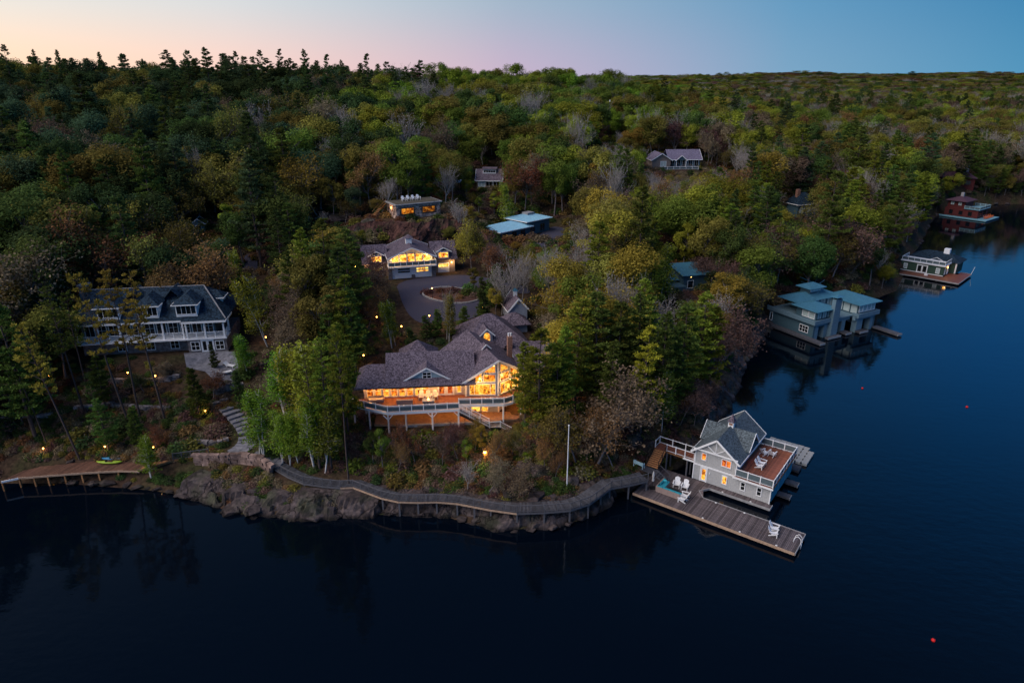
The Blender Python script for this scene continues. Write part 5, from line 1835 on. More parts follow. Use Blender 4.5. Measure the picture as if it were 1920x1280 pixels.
def stone_cottage():
    O = P(744, 411, 20)
    t = empty('stone_cottage', (O.x, O.y, 0), math.radians(30.5), 'flat roofed rubble stone cottage with lit windows on top of the cliff', 'cottage')
    m = mat('rubble', (.20, .13, .12), .9, .6, 2.3, .5, .2, kind='cells', col2=(.42, .32, .27))
    box(t, 'wall', mat('mortar', (.10, .08, .075), .95, .3, 4), .05, 10.9, .05, 6.0, 19.6, 23.0)
    fw, lw, rw = Wall(0.05, .05, 1, 0), Wall(.05, 6, 0, -1), Wall(10.9, .05, 0, 1)
    wins = [(1.1, 4.3, 20.85, 22.35), (6.3, 9.6, 20.85, 22.35)]
    stonework(t, fw, 0, 10.85, 19.6, 23.0, wins, 'stonework', m)
    stonework(t, lw, 0, 5.95, 19.6, 23.0, [], 'stonework', m)
    stonework(t, rw, 0, 5.95, 19.6, 23.0, [], 'stonework', m)
    window(t, fw, 1.25, 21.0, 2.9, 1.2, 3, 1, glow('lit_cottage', (.8, .2, .01), (1, .42, .04), .5, 1.6), M['new_timber'])
    window(t, fw, 6.45, 21.0, 3.0, 1.2, 3, 1, glow('dim_cottage', (.25, .06, .004), (.7, .25, .02), .4, 1.6), M['new_timber'])
    box(t, 'roof_slab', M['concrete'], -.35, 11.3, -.4, 6.3, 23.02, 23.25)
    box(t, 'roof_terrace', mat('sedum', (.09, .08, .06), .95, .5, 3, .4), .1, 10.8, .1, 5.8, 23.25, 23.36)
    for k in range(9):
        MB().box(-1.1 - .32 * k, -.75 - .32 * k, 4.2, 5.6, 22.9 - k * .3, 23.05 - k * .3).build('step', M['new_timber'], t)
    for y in (4.15, 5.65):
        MB().bar((-.7, y, 24.0), (-3.7, y, 21.2), .07, .07).build('handrail', M['new_timber'], t)
    b = MB().lathe([(.1, 0), (.14, .12), (.1, .28)], 8, (-.2, 2.6, 22.1)).build('wall_lamp', M['bulb'], t)
    lamp_light(b, (-.5, 2.6, 22.3), 30)
    rebase(t, 19.6)
    c, s = math.cos(math.radians(30.5)), math.sin(math.radians(30.5))
    for k, w in enumerate(('beside the stairs', 'second from the stairs', 'third from the stairs', 'farthest from the stairs')):
        x, y = 3.2 + k * 1.25, 3.4
        chair((O.x + x * c - y * s, O.y + x * s + y * c, 23.362), math.radians(30), 'white garden chair on the stone cottage roof ' + w, 'white chairs on the cottage roof')


stone_cottage()


# ------------------------------------------------------------------ blue metal roofed house
def blue_house():
    O = P(965, 447.5, 14)
    t = empty('metal_roofed_house', (O.x, O.y, 0), math.radians(45), 'low modern house with pale blue standing seam roofs', 'house')
    w, m = M['teal_wall'], mat('pale_blue_metal', (.32, .60, .75), .4, .12, 2, 0, .5, .1)
    box(t, 'near_wall', w, -4.5, 5.6, .3, 6.8, 13.6, 16.2)
    r, p = hip(t, -4.5, 5.6, .3, 6.8, 16.25, 17.5, m, .7, .12, M['white']); seams(r, p, .5, m)
    box(t, 'far_wall', w, 4.8, 13.0, .6, 7.4, 13.6, 17.3)
    r, p = hip(t, 4.8, 13.0, .6, 7.4, 17.35, 18.5, m, .6, .12, M['white']); seams(r, p, .5, m)
    box(t, 'roof_light', M['concrete'], 7.6, 10.0, 3.0, 5.0, 18.2, 18.75)
    fw = Wall(-4.5, .3, 1, 0)
    for k in range(3): window(t, fw, .8 + k * 3.0, 14.3, 1.6, 1.3, 2, 1, None, M['teal_wall'])
    fw = Wall(4.8, .6, 1, 0)
    for k in range(2): window(t, fw, 1.2 + k * 3.6, 14.5, 1.6, 1.6, 2, 1, None, M['teal_wall'])
    lw = Wall(-4.5, 6.8, 0, -1)
    for k in range(2): window(t, lw, .9 + k * 2.8, 14.4, 1.6, 1.3, 2, 1, None, M['teal_wall'])
    rebase(t, 13.6)


blue_house()


def grey_cottage():
    O = P(894.6, 353.3, 20)
    t = empty('grey_cottage', (O.x, O.y, 0), math.radians(-4), 'small grey gabled cottage with white windows among bare trees', 'cottage')
    box(t, 'wall', M['taupe'], 0, 7.0, 0, 6, 19.4, 22.6)
    gable_x(t, 0, 7.0, 0, 6, 22.7, 25.2, M['shingle'], .5, .15, M['white'])
    MB().prism([(.02, 0, 22.603), (.02, 6, 22.603), (.02, 3, 24.9)], (6.96, 0, 0)).build('gable_wall', M['taupe'], t)
    c = box(t, 'clerestory', M['white'], 1.6, 5.4, 1.6, 3.6, 23.6, 25.3)
    window(c, Wall(1.6, 1.6, 1, 0), .2, 24.35, 3.4, .6, 5, 1, None)
    MB().obox((1.3, 1.2, 25.3), (4.4, 0, 0), (0, 2.8, .25), (0, 0, .12)).build('clerestory_roof', M['shingle'], c)
    fw = Wall(0, 0, 1, 0)
    for k, p in enumerate((M['blind'], M['pane'], M['pane'])):
        window(t, fw, .4 + k * 2.2, 20.6, 1.8, 1.5, 2, 1, p)
    rebase(t, 19.4)


grey_cottage()


def hill_house():
    O = P(1227.5, 315.4, 20)
    t = empty('hilltop_bungalow', (O.x, O.y, 0), math.radians(4), 'taupe hilltop bungalow with white gable trim and purple grey roof', 'house')
    rf = mat('purple_shingle', (.12, .11, .17), .85, .3, 6, .3, .2, kind='cells', col2=(.17, .15, .22))
    box(t, 'wall', M['taupe'], -1.0, 5.6, 0, 9, 19.3, 23.0)
    MB().prism([(-.98, .02, 23.003), (5.58, .02, 23.003), (2.3, .02, 24.9)], (0, 8.9, 0)).build('gable_wall', M['taupe'], t)
    gable_y(t, -1.0, 5.6, 0, 9, 23.05, 25.1, rf, .5, .15, M['white'])
    box(t, 'main_wall', M['teal_wall'], 5.62, 17.0, 2.0, 9, 19.3, 23.0)
    gable_x(t, 5.0, 17.0, 1.6, 9.4, 23.1, 25.9, rf, .5, .15, M['white'], lx=False)
    MB().prism([(8.0, .9, 22.6), (11.6, .9, 22.6), (9.8, .9, 24.0)], (0, 3, 0)).build('porch_gable', M['teal_wall'], t)
    gable_y(t, 8.0, 11.6, .9, 5, 22.75, 24.25, rf, .35, .12, M['white'], by=False)
    for x in (8.1, 11.5): box(t, 'porch_post', M['white'], x - .1, x + .1, .95, 1.15, 19.8, 22.6)
    fw = Wall(-1, 0, 1, 0)
    window(t, fw, 3.0, 20.6, 2.0, 1.7, 2, 1, M['blind'])
    mw = Wall(5.62, 2.0, 1, 0)
    for k in range(5): window(t, mw, .5 + k * 2.2, 20.3, 1.4, 2.2, 2, 1)
    box(t, 'deck', M['grey_deck'], 1.5, 15.0, -3.0, -.05, 19.4, 19.8)
    railing(t, [(1.6, -2.9, 19.8), (14.9, -2.9, 19.8)], 1.0, .12, 2.2, fill='glass')
    rebase(t, 19.3)


hill_house()


def teal_house():
    O = P(1285, 545, 8)
    t = empty('teal_house', (O.x, O.y, 0), math.radians(14), 'slate blue modern house with a shed metal roof behind pines', 'house')
    box(t, 'wall', M['teal_wall'], -.6, 5.0, 0, 6, 7.6, 11.0)
    r = MB().obox((-1.2, -.6, 11.3), (6.8, 0, .0), (0, 7.2, .9), (0, 0, .14)).build('roof', M['teal_metal'], t)
    mb = MB()
    for k in range(15): mb.bar((-1.1 + k * .47, -.6, 11.47), (-1.1 + k * .47, 6.6, 12.37), .04, .05)
    mb.build('seams', M['teal_metal'], r)['kind'] = 'stuff'
    box(t, 'low_wall', M['teal_wall'], -11, -1.3, 2.0, 8, 7.6, 10.0)
    r, p = hip(t, -11, -1.3, 2, 8, 10.05, 11.0, M['teal_metal'], .5, .12); seams(r, p, .5)
    fw = Wall(-11, 2, 1, 0)
    window(t, fw, 2.2, 8.3, .9, 1.2, 1, 1); window(t, fw, 6.0, 8.3, 1.6, 1.2, 2, 1)
    window(t, Wall(-.6, 0, 1, 0), 1.0, 8.6, 1.2, 1.5, 1, 1)
    MB().box(-3.4, -.65, -1.6, 1.9, 7.7, 9.4).build('side_block', M['teal_wall'], t)
    b = MB().lathe([(.06, 0), (.06, .1)], 8, (1.0, -.1, 10.9)).build('wall_lamp', M['soffit'], t)
    rebase(t, 7.6)


teal_house()


def small_roofs():
    O = hit(1500, 402)
    t = empty('dark_cottage', (O.x, O.y, O.z), math.radians(20), 'small cottage with a steep dark blue roof and red chimney among trees', 'cottage')
    box(t, 'wall', M['teal_wall'], -4, 4, -3, 3, -.5, 3.6)
    hip(t, -4, 4, -3, 3, 3.65, 6.8, M['slate'], .6, .15, M['white'])
    box(t, 'chimney', M['red_brick'], -2.6, -1.5, -.5, .5, 5.0, 7.8)
    fw = Wall(-4, -3, 1, 0)
    for k in range(3): window(t, fw, 1.0 + k * 2.3, 1.2, 1.4, 1.5, 2, 1, M['blind'])
    O = hit(1803, 352)
    t = empty('maroon_house', (O.x, O.y + 6, O.z), math.radians(-25), 'maroon roofed house with a pale chimney above the red boathouse', 'house')
    rf = mat('maroon_shingle', (.085, .045, .065), .85, .3, 5, .3, .2)
    box(t, 'wall', M['red_wall'], -7, 7, -3.5, 3.5, -1.5, 3.6)
    hip(t, -7, 7, -3.5, 3.5, 3.65, 6.2, rf, .7, .15)
    box(t, 'chimney', M['concrete'], 3.2, 4.4, -.6, .6, 5.0, 8.6)
    fw = Wall(-7, -3.5, 1, 0)
    for k in range(4): window(t, fw, 1.2 + k * 3.2, .9, 1.8, 1.6, 2, 1, None, M['red_wall'])
    O = P(375, 432, 18)
    t = empty('garden_shed', (O.x, O.y, h1(O.x, O.y)), math.radians(12), 'little blue gabled shed on the wooded slope', 'shed')
    bw = mat('shed_blue', (.20, .32, .38), .7, .1)
    box(t, 'wall', bw, -1.3, 1.3, -1, 1.4, -.4, 2.0)
    MB().prism([(-1.28, -.98, 2.003), (1.28, -.98, 2.003), (0, -.98, 2.95)], (0, 2.3, 0)).build('gable_wall', bw, t)
    gable_y(t, -1.3, 1.3, -1, 1.4, 2.1, 3.1, M['slate'], .3, .1, M['white'])
    window(t, Wall(-1.3, -1, 1, 0), .75, .7, 1.1, .8, 2, 1)
    O = hit(596, 412)
    t = empty('plunge_pool', (O.x, O.y, O.z), math.radians(10), 'pale rectangular plunge pool beside the rock above the pines', 'pool')
    for b in [(-2.2, 2.2, -1.3, -1.0), (-2.2, 2.2, 1.0, 1.3), (-2.2, -1.9, -.99, .99), (1.9, 2.2, -.99, .99)]:
        box(t, 'rim', M['white'], *b, -.6, .55)
    box(t, 'water', mat('pool_water', (.10, .38, .42), .05, .05, 1, 0, .6), -1.89, 1.89, -.99, .99, -.5, .4)
    O = hit(848, 356)
    t = empty('carport', (O.x, O.y, O.z), math.radians(-8), 'low pale roofed carport beside the small grey cottage', 'carport')
    MB().obox((-2.6, -1.6, 2.2), (5.2, 0, 0), (0, 3.2, .3), (0, 0, .12)).build('roof', mat('pale_sheet', (.34, .42, .5), .5, .1), t)
    for x in (-2.4, 2.4):
        for y in (-1.4, 1.4): MB().box(x - .08, x + .08, y - .08, y + .08, -.4, 2.22 + (y + 1.6) * .09).build('post', M['new_timber'], t)


small_roofs()


# ------------------------------------------------------------------ boathouses along the far shore
def concrete_boathouse():
    O = P(1440.4, 601.7, .6)
    t = empty('concrete_boathouse', (O.x, O.y, 0), math.radians(28), 'slate blue modern boathouse with hipped metal pavilions over open slips', 'boathouse')
    w, m, cc = M['teal_wall'], M['teal_metal'], mat('blue_concrete', (.13, .22, .28), .7, .12, 2)
    # x runs along the lake front, y goes back to the shore
    fy = -11.5
    box(t, 'left_wall', w, 0, .5, fy, 0, .3, 3.4)
    box(t, 'rear_wall', w, .5, 17.5, -.5, 0, .3, 3.4)
    box(t, 'right_wall', w, 17.0, 17.5, fy - 1.2, -.5, .3, 3.4)
    # pillars of the slips
    for x0, x1, y0 in ((0.55, 1.5, fy), (3.2, 6.4, fy), (8.6, 9.7, fy), (11.7, 13.6, fy - 1.2), (16.0, 16.95, fy - 1.2)):
        box(t, 'pier', cc, x0, x1, y0, y0 + 1.2, -1.2, 3.38)
    box(t, 'lintel', cc, 0, 11.0, fy + .02, fy + .7, 2.75, 3.39)
    box(t, 'lintel', cc, 11.02, 17.5, fy - 1.18, fy - .5, 2.75, 3.39)
    box(t, 'slip_shade_panel', M['dark'], 1.0, 16.9, -6.5, -6.3, .1, 3.38)  # black panel standing in for the shade inside the slips
    box(t, 'roof_terrace', cc, -.4, 17.9, fy - .2, .3, 3.42, 3.7)
    for b in [(-.5, 6.0, fy - .5, fy - .22), (-.5, -.22, fy - .2, .4), (11.2, 18.0, fy - 1.7, fy - 1.4), (17.72, 18.0, fy - 1.38, .4), (11.2, 11.48, fy - 1.38, fy - .22)]:
        box(t, 'parapet', cc, *b, 3.35, 4.25)
    MB().box(11.2, 17.9, fy - 1.39, fy - .21, 3.4, 3.68).build('terrace_step', cc, t)
    # left pavilion
    box(t, 'left_pavilion', w, .6, 5.4, fy + .3, fy + 5.2, 3.72, 6.05)
    a, b = Wall(.6, fy + .3, 1, 0), Wall(.6, fy + 5.2, 0, -1)
    for k in range(3): window(t, a, .3 + k * 1.5, 4.3, 1.2, 1.7, 2, 1, M['blind'], w)
    for k in range(2): window(t, b, 1.6 + k * 1.6, 4.3, 1.3, 1.7, 1, 1, M['blind'])
    r, p = hip(t, .6, 5.4, fy + .3, fy + 5.2, 6.1, 7.1, m, .9, .12); seams(r, p, .42)
    # right pavilion
    box(t, 'right_pavilion', w, 11.9, 17.3, fy - .9, fy + 6.5, 3.72, 6.15)
    a, b = Wall(11.9, fy - .9, 1, 0), Wall(11.9, fy + 6.5, 0, -1)
    for k in range(4): window(t, a, .25 + k * 1.28, 4.4, 1.0, 1.7, 1, 1, M['blind'])
    for k in range(4): window(t, b, .4 + k * 1.75, 3.95, 1.5, 2.1, 1, 1, M['blind'], w)
    r, p = hip(t, 11.9, 17.3, fy - .9, fy + 6.5, 6.2, 7.4, m, .9, .12); seams(r, p, .42)
    # middle hall with a clerestory
    box(t, 'middle_hall', w, 5.42, 11.88, fy + 5.4, -1.2, 3.72, 6.2)
    a = Wall(5.42, fy + 5.4, 1, 0)
    for k in range(3): window(t, a, .4 + k * 2.1, 3.95, 1.6, 2.0, 2, 1, M['blind'], w)
    r, p = hip(t, 1.6, 13.4, fy + 5.4, -1.2, 6.3, 7.4, m, .6, .12); seams(r, p, .42)
    c = box(t, 'clerestory', w, 6.0, 9.4, -4.6, -2.2, 6.8, 8.3)
    window(c, Wall(6.0, -4.6, 1, 0), .3, 7.65, 2.8, .5, 3, 1, M['blind'])
    r, p = hip(t, 6.0, 9.4, -4.6, -2.2, 8.35, 9.2, m, .8, .1, None, 'clerestory_roof'); seams(r, p, .42)
    ch = box(t, 'chimney', cc, 4.3, 6.2, fy - .9, fy - .02, -1.0, 8.2)
    box(ch, 'flue_opening', M['dark'], 4.6, 5.9, fy - .8, fy - .1, 8.2, 8.7)
    pyramid(ch, 3.9, 6.6, fy - 1.3, fy + .4, 8.7, 9.1, m, 'chimney_cap')
    lw = Wall(0, 0, 0, -1)
    window(t, lw, 8.2, 1.2, 2.0, 1.3, 3, 2); window(t, lw, .4, 1.2, .5, 1.6, 1, 1)
    # fingers
    for x0, x1, y0, y1 in ((-1.6, -.05, fy - 3.2, .2), (17.1, 18.6, fy - 7.0, fy - 1.25), (8.2, 10.0, fy - 1.6, fy - .05), (11.5, 14.2, fy - 2.4, fy - 1.25), (2.6, 6.6, fy - 1.7, fy - .95)):
        d = box(t, 'slip_finger', M['grey_deck'], x0, x1, y0, y1, .2, .55)
        box(d, 'finger_edge', M['concrete'], x0, x1, y0 - .08, y0 - .002, .15, .58)
    rebase(t, -1.2)


concrete_boathouse()


def green_boathouse():
    O = P(1688, 505, .7)
    t = empty('green_boathouse', (O.x, O.y, 0), math.radians(-44.9), 'dark green boathouse with white double doors and white railed roof', 'boathouse')
    g, Wt = M['green_wall'], M['white']
    box(t, 'wall', g, 0, 10.4, 0, 5.6, .72, 3.3)
    fw, rw = Wall(0, 0, 1, 0), Wall(10.4, 0, 0, 1)
    window(t, fw, .7, 1.35, .75, 1.3, 1, 2, M['blind']); window(t, fw, 8.6, 1.35, .75, 1.3, 1, 2, M['blind'])
    for s in (4.0, 5.25): door(t, fw, s, .75, 1.15, 2.1, M['pane'])
    window(t, rw, .6, 1.2, .6, 1.4, 1, 1, M['blind']); door(t, rw, 3.0, .75, 1.0, 2.1)
    box(t, 'cornice', Wt, -.25, 10.65, -.3, 5.7, 3.32, 3.6)
    box(t, 'sill', Wt, -.05, 10.45, -.06, -.003, .72, .9)
    railing(t, [(0, 5.4, 3.6), (0, -.15, 3.6), (10.45, -.15, 3.6), (10.45, 5.4, 3.6)], 1.0, .1, 1.45, fill='glass')
    mb = MB(); mb.bar((6.3, -.15, 4.6), (8.2, -.15, 5.5), .08, .12); mb.bar((8.2, -.15, 5.5), (10.1, -.15, 4.6), .08, .12); mb.build('rail_gable', Wt, t)
    box(t, 'rear_wall', g, .5, 12.0, 6.0, 12.0, .5, 3.5)
    r, p = hip(t, .5, 12.0, 6.0, 12.0, 3.6, 5.4, M['slate'], .6, .14)
    box(t, 'cupola', Wt, 7.6, 9.0, 8.3, 9.7, 5.0, 6.4)
    box(t, 'corner_column', Wt, 11.6, 11.9, 5.7, 5.95, .7, 3.4)
    l = MB().lathe([(.1, 0), (.14, .1), (.1, .26)], 8, (10.55, 2.6, 2.7)).build('wall_lamp', M['bulb'], t)
    lamp_light(l, (10.9, 2.6, 2.7), 20)
    dk = [(-3.5, -.1), (-3.5, -4.6), (1.5, -4.4), (4.6, -4.0), (15.2, -4.3), (15.2, 8.6), (12.6, 8.6), (12.6, 5.6), (10.5, 5.55), (10.5, -.1)]
    MB().prism([(x, y, .6) for x, y in dk], (0, 0, -.12)).build('deck', M['deck'], t)
    mb = MB()
    for a, b in zip(dk[1:6], dk[2:7]): mb.bar((*a, .5), (*b, .5), .14, .3)
    mb.build('deck_edge', M['concrete'], t)
    mb = MB()
    for x, y in [(-2, -4), (2, -4.2), (6, -3.8), (10, -3.9), (14.6, -3.8), (14.6, 2), (14.6, 8)]: mb.tube((x, y, -2), (x, y, .5), .13, .13, 8)
    mb.build('piles', M['bark'], t)['kind'] = 'stuff'
    box(t, 'locker', Wt, 6.4, 7.2, -1.7, -1.2, .6, 1.1)
    MB().bar((15.1, 8.4, .6), (15.5, 8.8, 2.6), .07, .07, up=(1, 0, 0)).build('mooring_whip', Wt, t)
    rebase(t, .4)


green_boathouse()


def red_boathouse():
    O = P(1769.7, 401, .7)
    A = math.radians(-52)
    t = empty('red_boathouse', (O.x, O.y, 0), A, 'barn red two storey boathouse with blue railed deck', 'boathouse')
    rf = mat('maroon_shingle', (.1, .06, .09), .85, .3, 5)
    R_ = M['red_wall']
    box(t, 'lower_wall', R_, 0, 11.5, 0, 9.6, .6, 3.6)
    box(t, 'upper_wall', R_, .5, 6.5, .3, 8.2, 3.62, 6.2)
    hip(t, .5, 6.5, .3, 8.2, 6.25, 7.7, rf, .9, .15)
    box(t, 'chimney', M['concrete'], 3.2, 4.2, 3.4, 4.3, 7.0, 9.0)
    fw, rw = Wall(0, 0, 1, 0), Wall(11.5, 0, 0, 1)
    for s in (1.6, 5.0, 8.2): window(t, fw, s, 1.2, 1.3, 1.5, 1, 1, M['pane'], R_)
    uf = Wall(.5, .3, 1, 0)
    for s in (1.0, 3.6): window(t, uf, s, 4.6, 1.2, 1.2, 2, 1, M['blind'], R_)
    for s in (1.0, 5.0): window(t, rw, s, .9, 2.6, 2.0, 2, 1, M['pane'], R_)
    box(t, 'roof_deck', mat('blue_deck', (.16, .34, .42), .6, .1), 6.55, 12.0, -.4, 10.0, 3.62, 3.8)
    railing(t, [(6.7, -.3, 3.8), (11.9, -.3, 3.8), (11.9, 9.9, 3.8), (6.7, 9.9, 3.8)], 1.0, .1, 1.7, mp=mat('pale_blue_paint', (.35, .55, .62), .6, .1), fill='glass')
    d = box(t, 'dock', mat('blue_deck', (.2, .3, .36)), -1.5, 15.3, -2.2, -.02, .2, .5)
    box(t, 'dock', mat('blue_deck', (.2, .3, .36)), 11.52, 15.3, 0.0, 11.0, .2, .5)
    rebase(t, .2)
    for k, w in enumerate(('by the corner', 'second from the corner', 'in the middle of the row', 'fourth from the corner', 'farthest from the corner')):
        x, y = 13.6, 2.2 + k * 1.5
        chair((O.x + x * math.cos(A) - y * math.sin(A), O.y + x * math.sin(A) + y * math.cos(A), .502), A + math.radians(90), 'orange garden chair on the red boathouse dock ' + w, 'orange chairs on the red boathouse dock', 1, 1.25)


red_boathouse()
# ------------------------------------------------------------------ rocks
BZ = 2.25
def rock_mesh(seed, flat=.6, n=16):
    rr = random.Random(seed)
    bm = bmesh.new()
    for _ in range(n):
        v = Vector((rr.gauss(0, 1), rr.gauss(0, 1), rr.gauss(0, 1))).normalized()
        v *= rr.uniform(.75, 1.0)
        v.z *= flat
        bm.verts.new(v)
    r = bmesh.ops.convex_hull(bm, input=bm.verts)
    bmesh.ops.delete(bm, geom=[e for e in r['geom_interior'] if isinstance(e, bmesh.types.BMVert)], context='VERTS')
    bmesh.ops.bevel(bm, geom=bm.edges[:], offset=.05, segments=1, affect='EDGES', clamp_overlap=True)
    for v in bm.verts:
        v.co += Vector((rr.gauss(0, 1), rr.gauss(0, 1), rr.gauss(0, 1))) * .02
    me = bpy.data.meshes.new('boulder'); bm.to_mesh(me); bm.free()
    me.materials.append(M['granite'])
    return me


ROCKS = [rock_mesh(100 + k, .5 + .06 * (k % 4)) for k in range(8)]
SHORE_NAMES = [('below the plank boardwalk', -48, 78), ('below the stone retaining wall', -38, 75), ('below the curving boardwalk', -20, 72), ('on the point below the flagpole', 4, 70), ('beside the dock', 14, 75),
               ('behind the white railed boathouse', 33, 95), ('between the white railed and the concrete boathouse', 43, 115), ('beside the concrete boathouse', 52, 138), ('beside the green boathouse', 95, 180), ('beside the red boathouse', 165, 270),
               ('on the slope below the lodge deck', -8, 79), ('around the slate roofed house', -56, 100), ('by the stone stairs', -40, 85), ('above the garage', -25, 150), ('on the slope behind the boathouse stairs', 17, 85)]


def boulder(x, y, sx, sy, sz, z=None, rz=None, m=None):
    o = bpy.data.objects.new('boulder', random.choice(ROCKS))
    COL.objects.link(o)
    o.location = (x, y, (h1(x, y) if z is None else z) + sz * .12)
    o.rotation_euler = (random.uniform(-.15, .15), random.uniform(-.15, .15), random.uniform(0, 6.28) if rz is None else rz)
    o.scale = (sx, sy, sz)
    nm = min(SHORE_NAMES, key=lambda L: (L[1] - x) ** 2 + (L[2] - y) ** 2)[0]
    big = 'large' if max(sx, sy) > 1.7 else ('small' if max(sx, sy) < .75 else 'weathered')
    tag(o, f'{big} pinkish grey granite boulder {nm}', 'boulder', f'{big} boulders {nm}')
    return o


def shoreline(px0, px1, step, size, lo=0.0, hi=1.2, flat=.7):
    pts = [P(x, y, 0) for x, y in SHORE_PX if px0 <= x <= px1]
    acc = 0.0
    for a, b in zip(pts[:-1], pts[1:]):
        L = (b - a).length; d = (b - a).normalized(); nrm = Vector((-d.y, d.x, 0))
        if nrm.y < 0 and abs(nrm.y) > .1: nrm = -nrm
        k = acc
        while k < L:
            s = random.uniform(*size)
            q = a + d * k + nrm * random.uniform(lo, hi)
            boulder(q.x, q.y, s * random.uniform(.9, 1.5), s * random.uniform(.7, 1.1), s * flat * random.uniform(.7, 1.1), z=random.uniform(-.1, .25) + .16 * max(0, lo), rz=math.atan2(d.y, d.x) + random.uniform(-.4, .4))
            k += step * random.uniform(.7, 1.3)
        acc = k - L


shoreline(120, 420, 1.3, (.5, 1.1), -.2, .8)
shoreline(400, 1130, 3.6, (.8, 2.0), .2, 1.6, .75)
shoreline(400, 1130, 2.4, (.5, 1.4), 1.6, 3.6, .85)
shoreline(340, 1130, 2.2, (.3, .8), -.6, .3, .7)
shoreline(1128, 1290, 1.5, (.6, 1.2), 0, 1.2)
shoreline(1285, 1450, 1.5, (.8, 1.7), 0, 1.6)
shoreline(1285, 1450, 2.0, (.8, 1.6), 1.6, 3.6)
shoreline(1446, 1760, 4.5, (.7, 1.6), 0, 2)
shoreline(1748, 1925, 6.0, (1.2, 2.6), 0, 2)
for px, py, s in [(1010, 888, 1.7), (985, 878, 1.5), (965, 890, 1.1), (1075, 905, 1.5), (1090, 918, 1.2), (865, 902, .8), (960, 930, 1.5), (1000, 938, 1.7), (930, 925, 1.2), (1205, 838, 2.2), (1185, 825, 1.8), (1220, 850, 1.5), (700, 830, 1.2), (760, 838, 1.3), (800, 840, 1.4), (840, 830, 1.3), (740, 835, 1.0),
                  (335, 768, .7), (342, 778, .7), (352, 786, .7), (362, 792, .8), (330, 760, .6), (440, 712, .7), (425, 718, .8), (495, 685, .9), (510, 690, .8), (60, 760, 1.0), (90, 775, .8), (30, 770, 1.1), (50, 610, .8), (70, 590, .7), (135, 872, .6), (350, 925, .7), (365, 930, .9), (80, 600, .6),
                  (320, 520, 1.2), (345, 512, 1.3), (370, 508, 1.2), (300, 505, 1.0)]:
    g = hit(px, py); boulder(g.x, g.y, s * 1.2, s, s * .8)


def rock_shelf(px0, px1, name, label, width=4.2, top=1.9):
    """jagged bedrock between the water and the boardwalk"""
    pts = [P(x, y, 0) for x, y in SHORE_PX if px0 <= x <= px1]
    line = []
    for a, b in zip(pts[:-1], pts[1:]):
        k = max(1, round((b - a).length / .42))
        line += [a.lerp(b, j / k) for j in range(k)]
    line.append(pts[-1])
    n = len(line)
    rr = random.Random(9)
    cells = [(rr.uniform(0, n), rr.uniform(-.6, width), rr.uniform(-.45, .5), rr.uniform(-.6, .6), rr.uniform(-.3, .3)) for _ in range(int(n / 3.4))]
    vs = []
    m = 13
    for i in range(n):
        d = (line[min(n - 1, i + 3)] - line[max(0, i - 3)]).normalized(); nr = Vector((-d.y, d.x, 0))
        for j in range(m):
            w = -1.0 + (width + 1.0) * j / (m - 1)
            ds = sorted((((c[0] - i) * .42 * .62) ** 2 + (c[1] - w) ** 2, k) for k, c in enumerate(cells) if abs(c[0] - i) < 26)
            c = cells[ds[0][1]]
            z = -.7 + 1.5 * max(0, w + .75) ** .62 + c[2] * 1.25 + ((i - c[0]) * .42) * c[3] * .45 + (w - c[1]) * c[4] + rr.uniform(-.06, .06)
            if math.sqrt(ds[1][0]) - math.sqrt(ds[0][0]) < .3: z -= .4
            q = line[i] + nr * (w + rr.uniform(-.08, .08)) + d * rr.uniform(-.08, .08)
            if j == m - 1: z = h1(q.x, q.y) - .25
            elif j > m - 4: z = min(z, h1(q.x, q.y) + .35)
            z = min(z, BZ - .35)
            vs.append((q.x, q.y, z))
    fs = [(i * m + j, (i + 1) * m + j, (i + 1) * m + j + 1, i * m + j + 1) for i in range(n - 1) for j in range(m - 1)]
    o = MB().add(vs, fs).build(name, M['granite'])
    tag(o, label, kind='structure')


def cliff():
    """the rock face behind the garage"""
    rr = np.random.default_rng(3)
    xs = np.linspace(-42, -4, 70)
    vs = np.linspace(0, 1, 16)
    V = []
    for i, x in enumerate(xs):
        by = 147.5 + .10 * (x + 25) + 1.6 * math.sin(x * .35)
        e = max(0.0, 1 - ((x + 23) / 20) ** 4)
        for v in vs:
            blk = math.floor(x / 3.2 + .4 * math.sin(v * 5)) * 1.7 % 1.0
            y = by + 3.6 * v ** 3 + .9 * blk + .35 * math.sin(x * 1.9 + v * 9) + rr.normal() * .12
            z = 11.4 + (8.7 * v) * (.25 + .75 * e) + .5 * blk * v + rr.normal() * .08
            V.append((x + rr.normal() * .1, y, z))
    n = len(vs)
    F = [(i * n + j, (i + 1) * n + j, (i + 1) * n + j + 1, i * n + j + 1) for i in range(len(xs) - 1) for j in range(n - 1)]
    o = MB().add(V, F).build('rock_cliff', rock_mat('red_granite', (.045, .02, .018), (.13, .062, .05)))
    tag(o, 'dark red rock cliff between the garage and the stone cottage', kind='structure')


rock_shelf(330, 1150, 'rock_shelf', 'rugged pinkish grey bedrock along the waterline')
rock_shelf(1285, 1450, 'rock_bank', 'rocky bank between the two nearer boathouses', 3.6)
cliff()
for px, py, s in [(640, 412, 3.4), (665, 405, 3.0), (620, 405, 2.4), (872, 430, 2.6), (690, 418, 2.4), (855, 415, 2.0)]:
    g = hit(px, py); boulder(g.x, g.y, s * 1.3, s, s * .6)

# ------------------------------------------------------------------ shore boardwalk
RAIL_PX = [(506, 871), (541, 887), (569, 896), (605, 899), (638, 901), (662, 900), (691, 911), (715, 920), (747, 927), (783, 928), (818, 927), (856, 930), (888, 936), (919, 942), (969, 949), (1021, 947), (1070, 943), (1106, 931), (1130, 914), (1146, 902), (1181, 896), (1215, 888)]


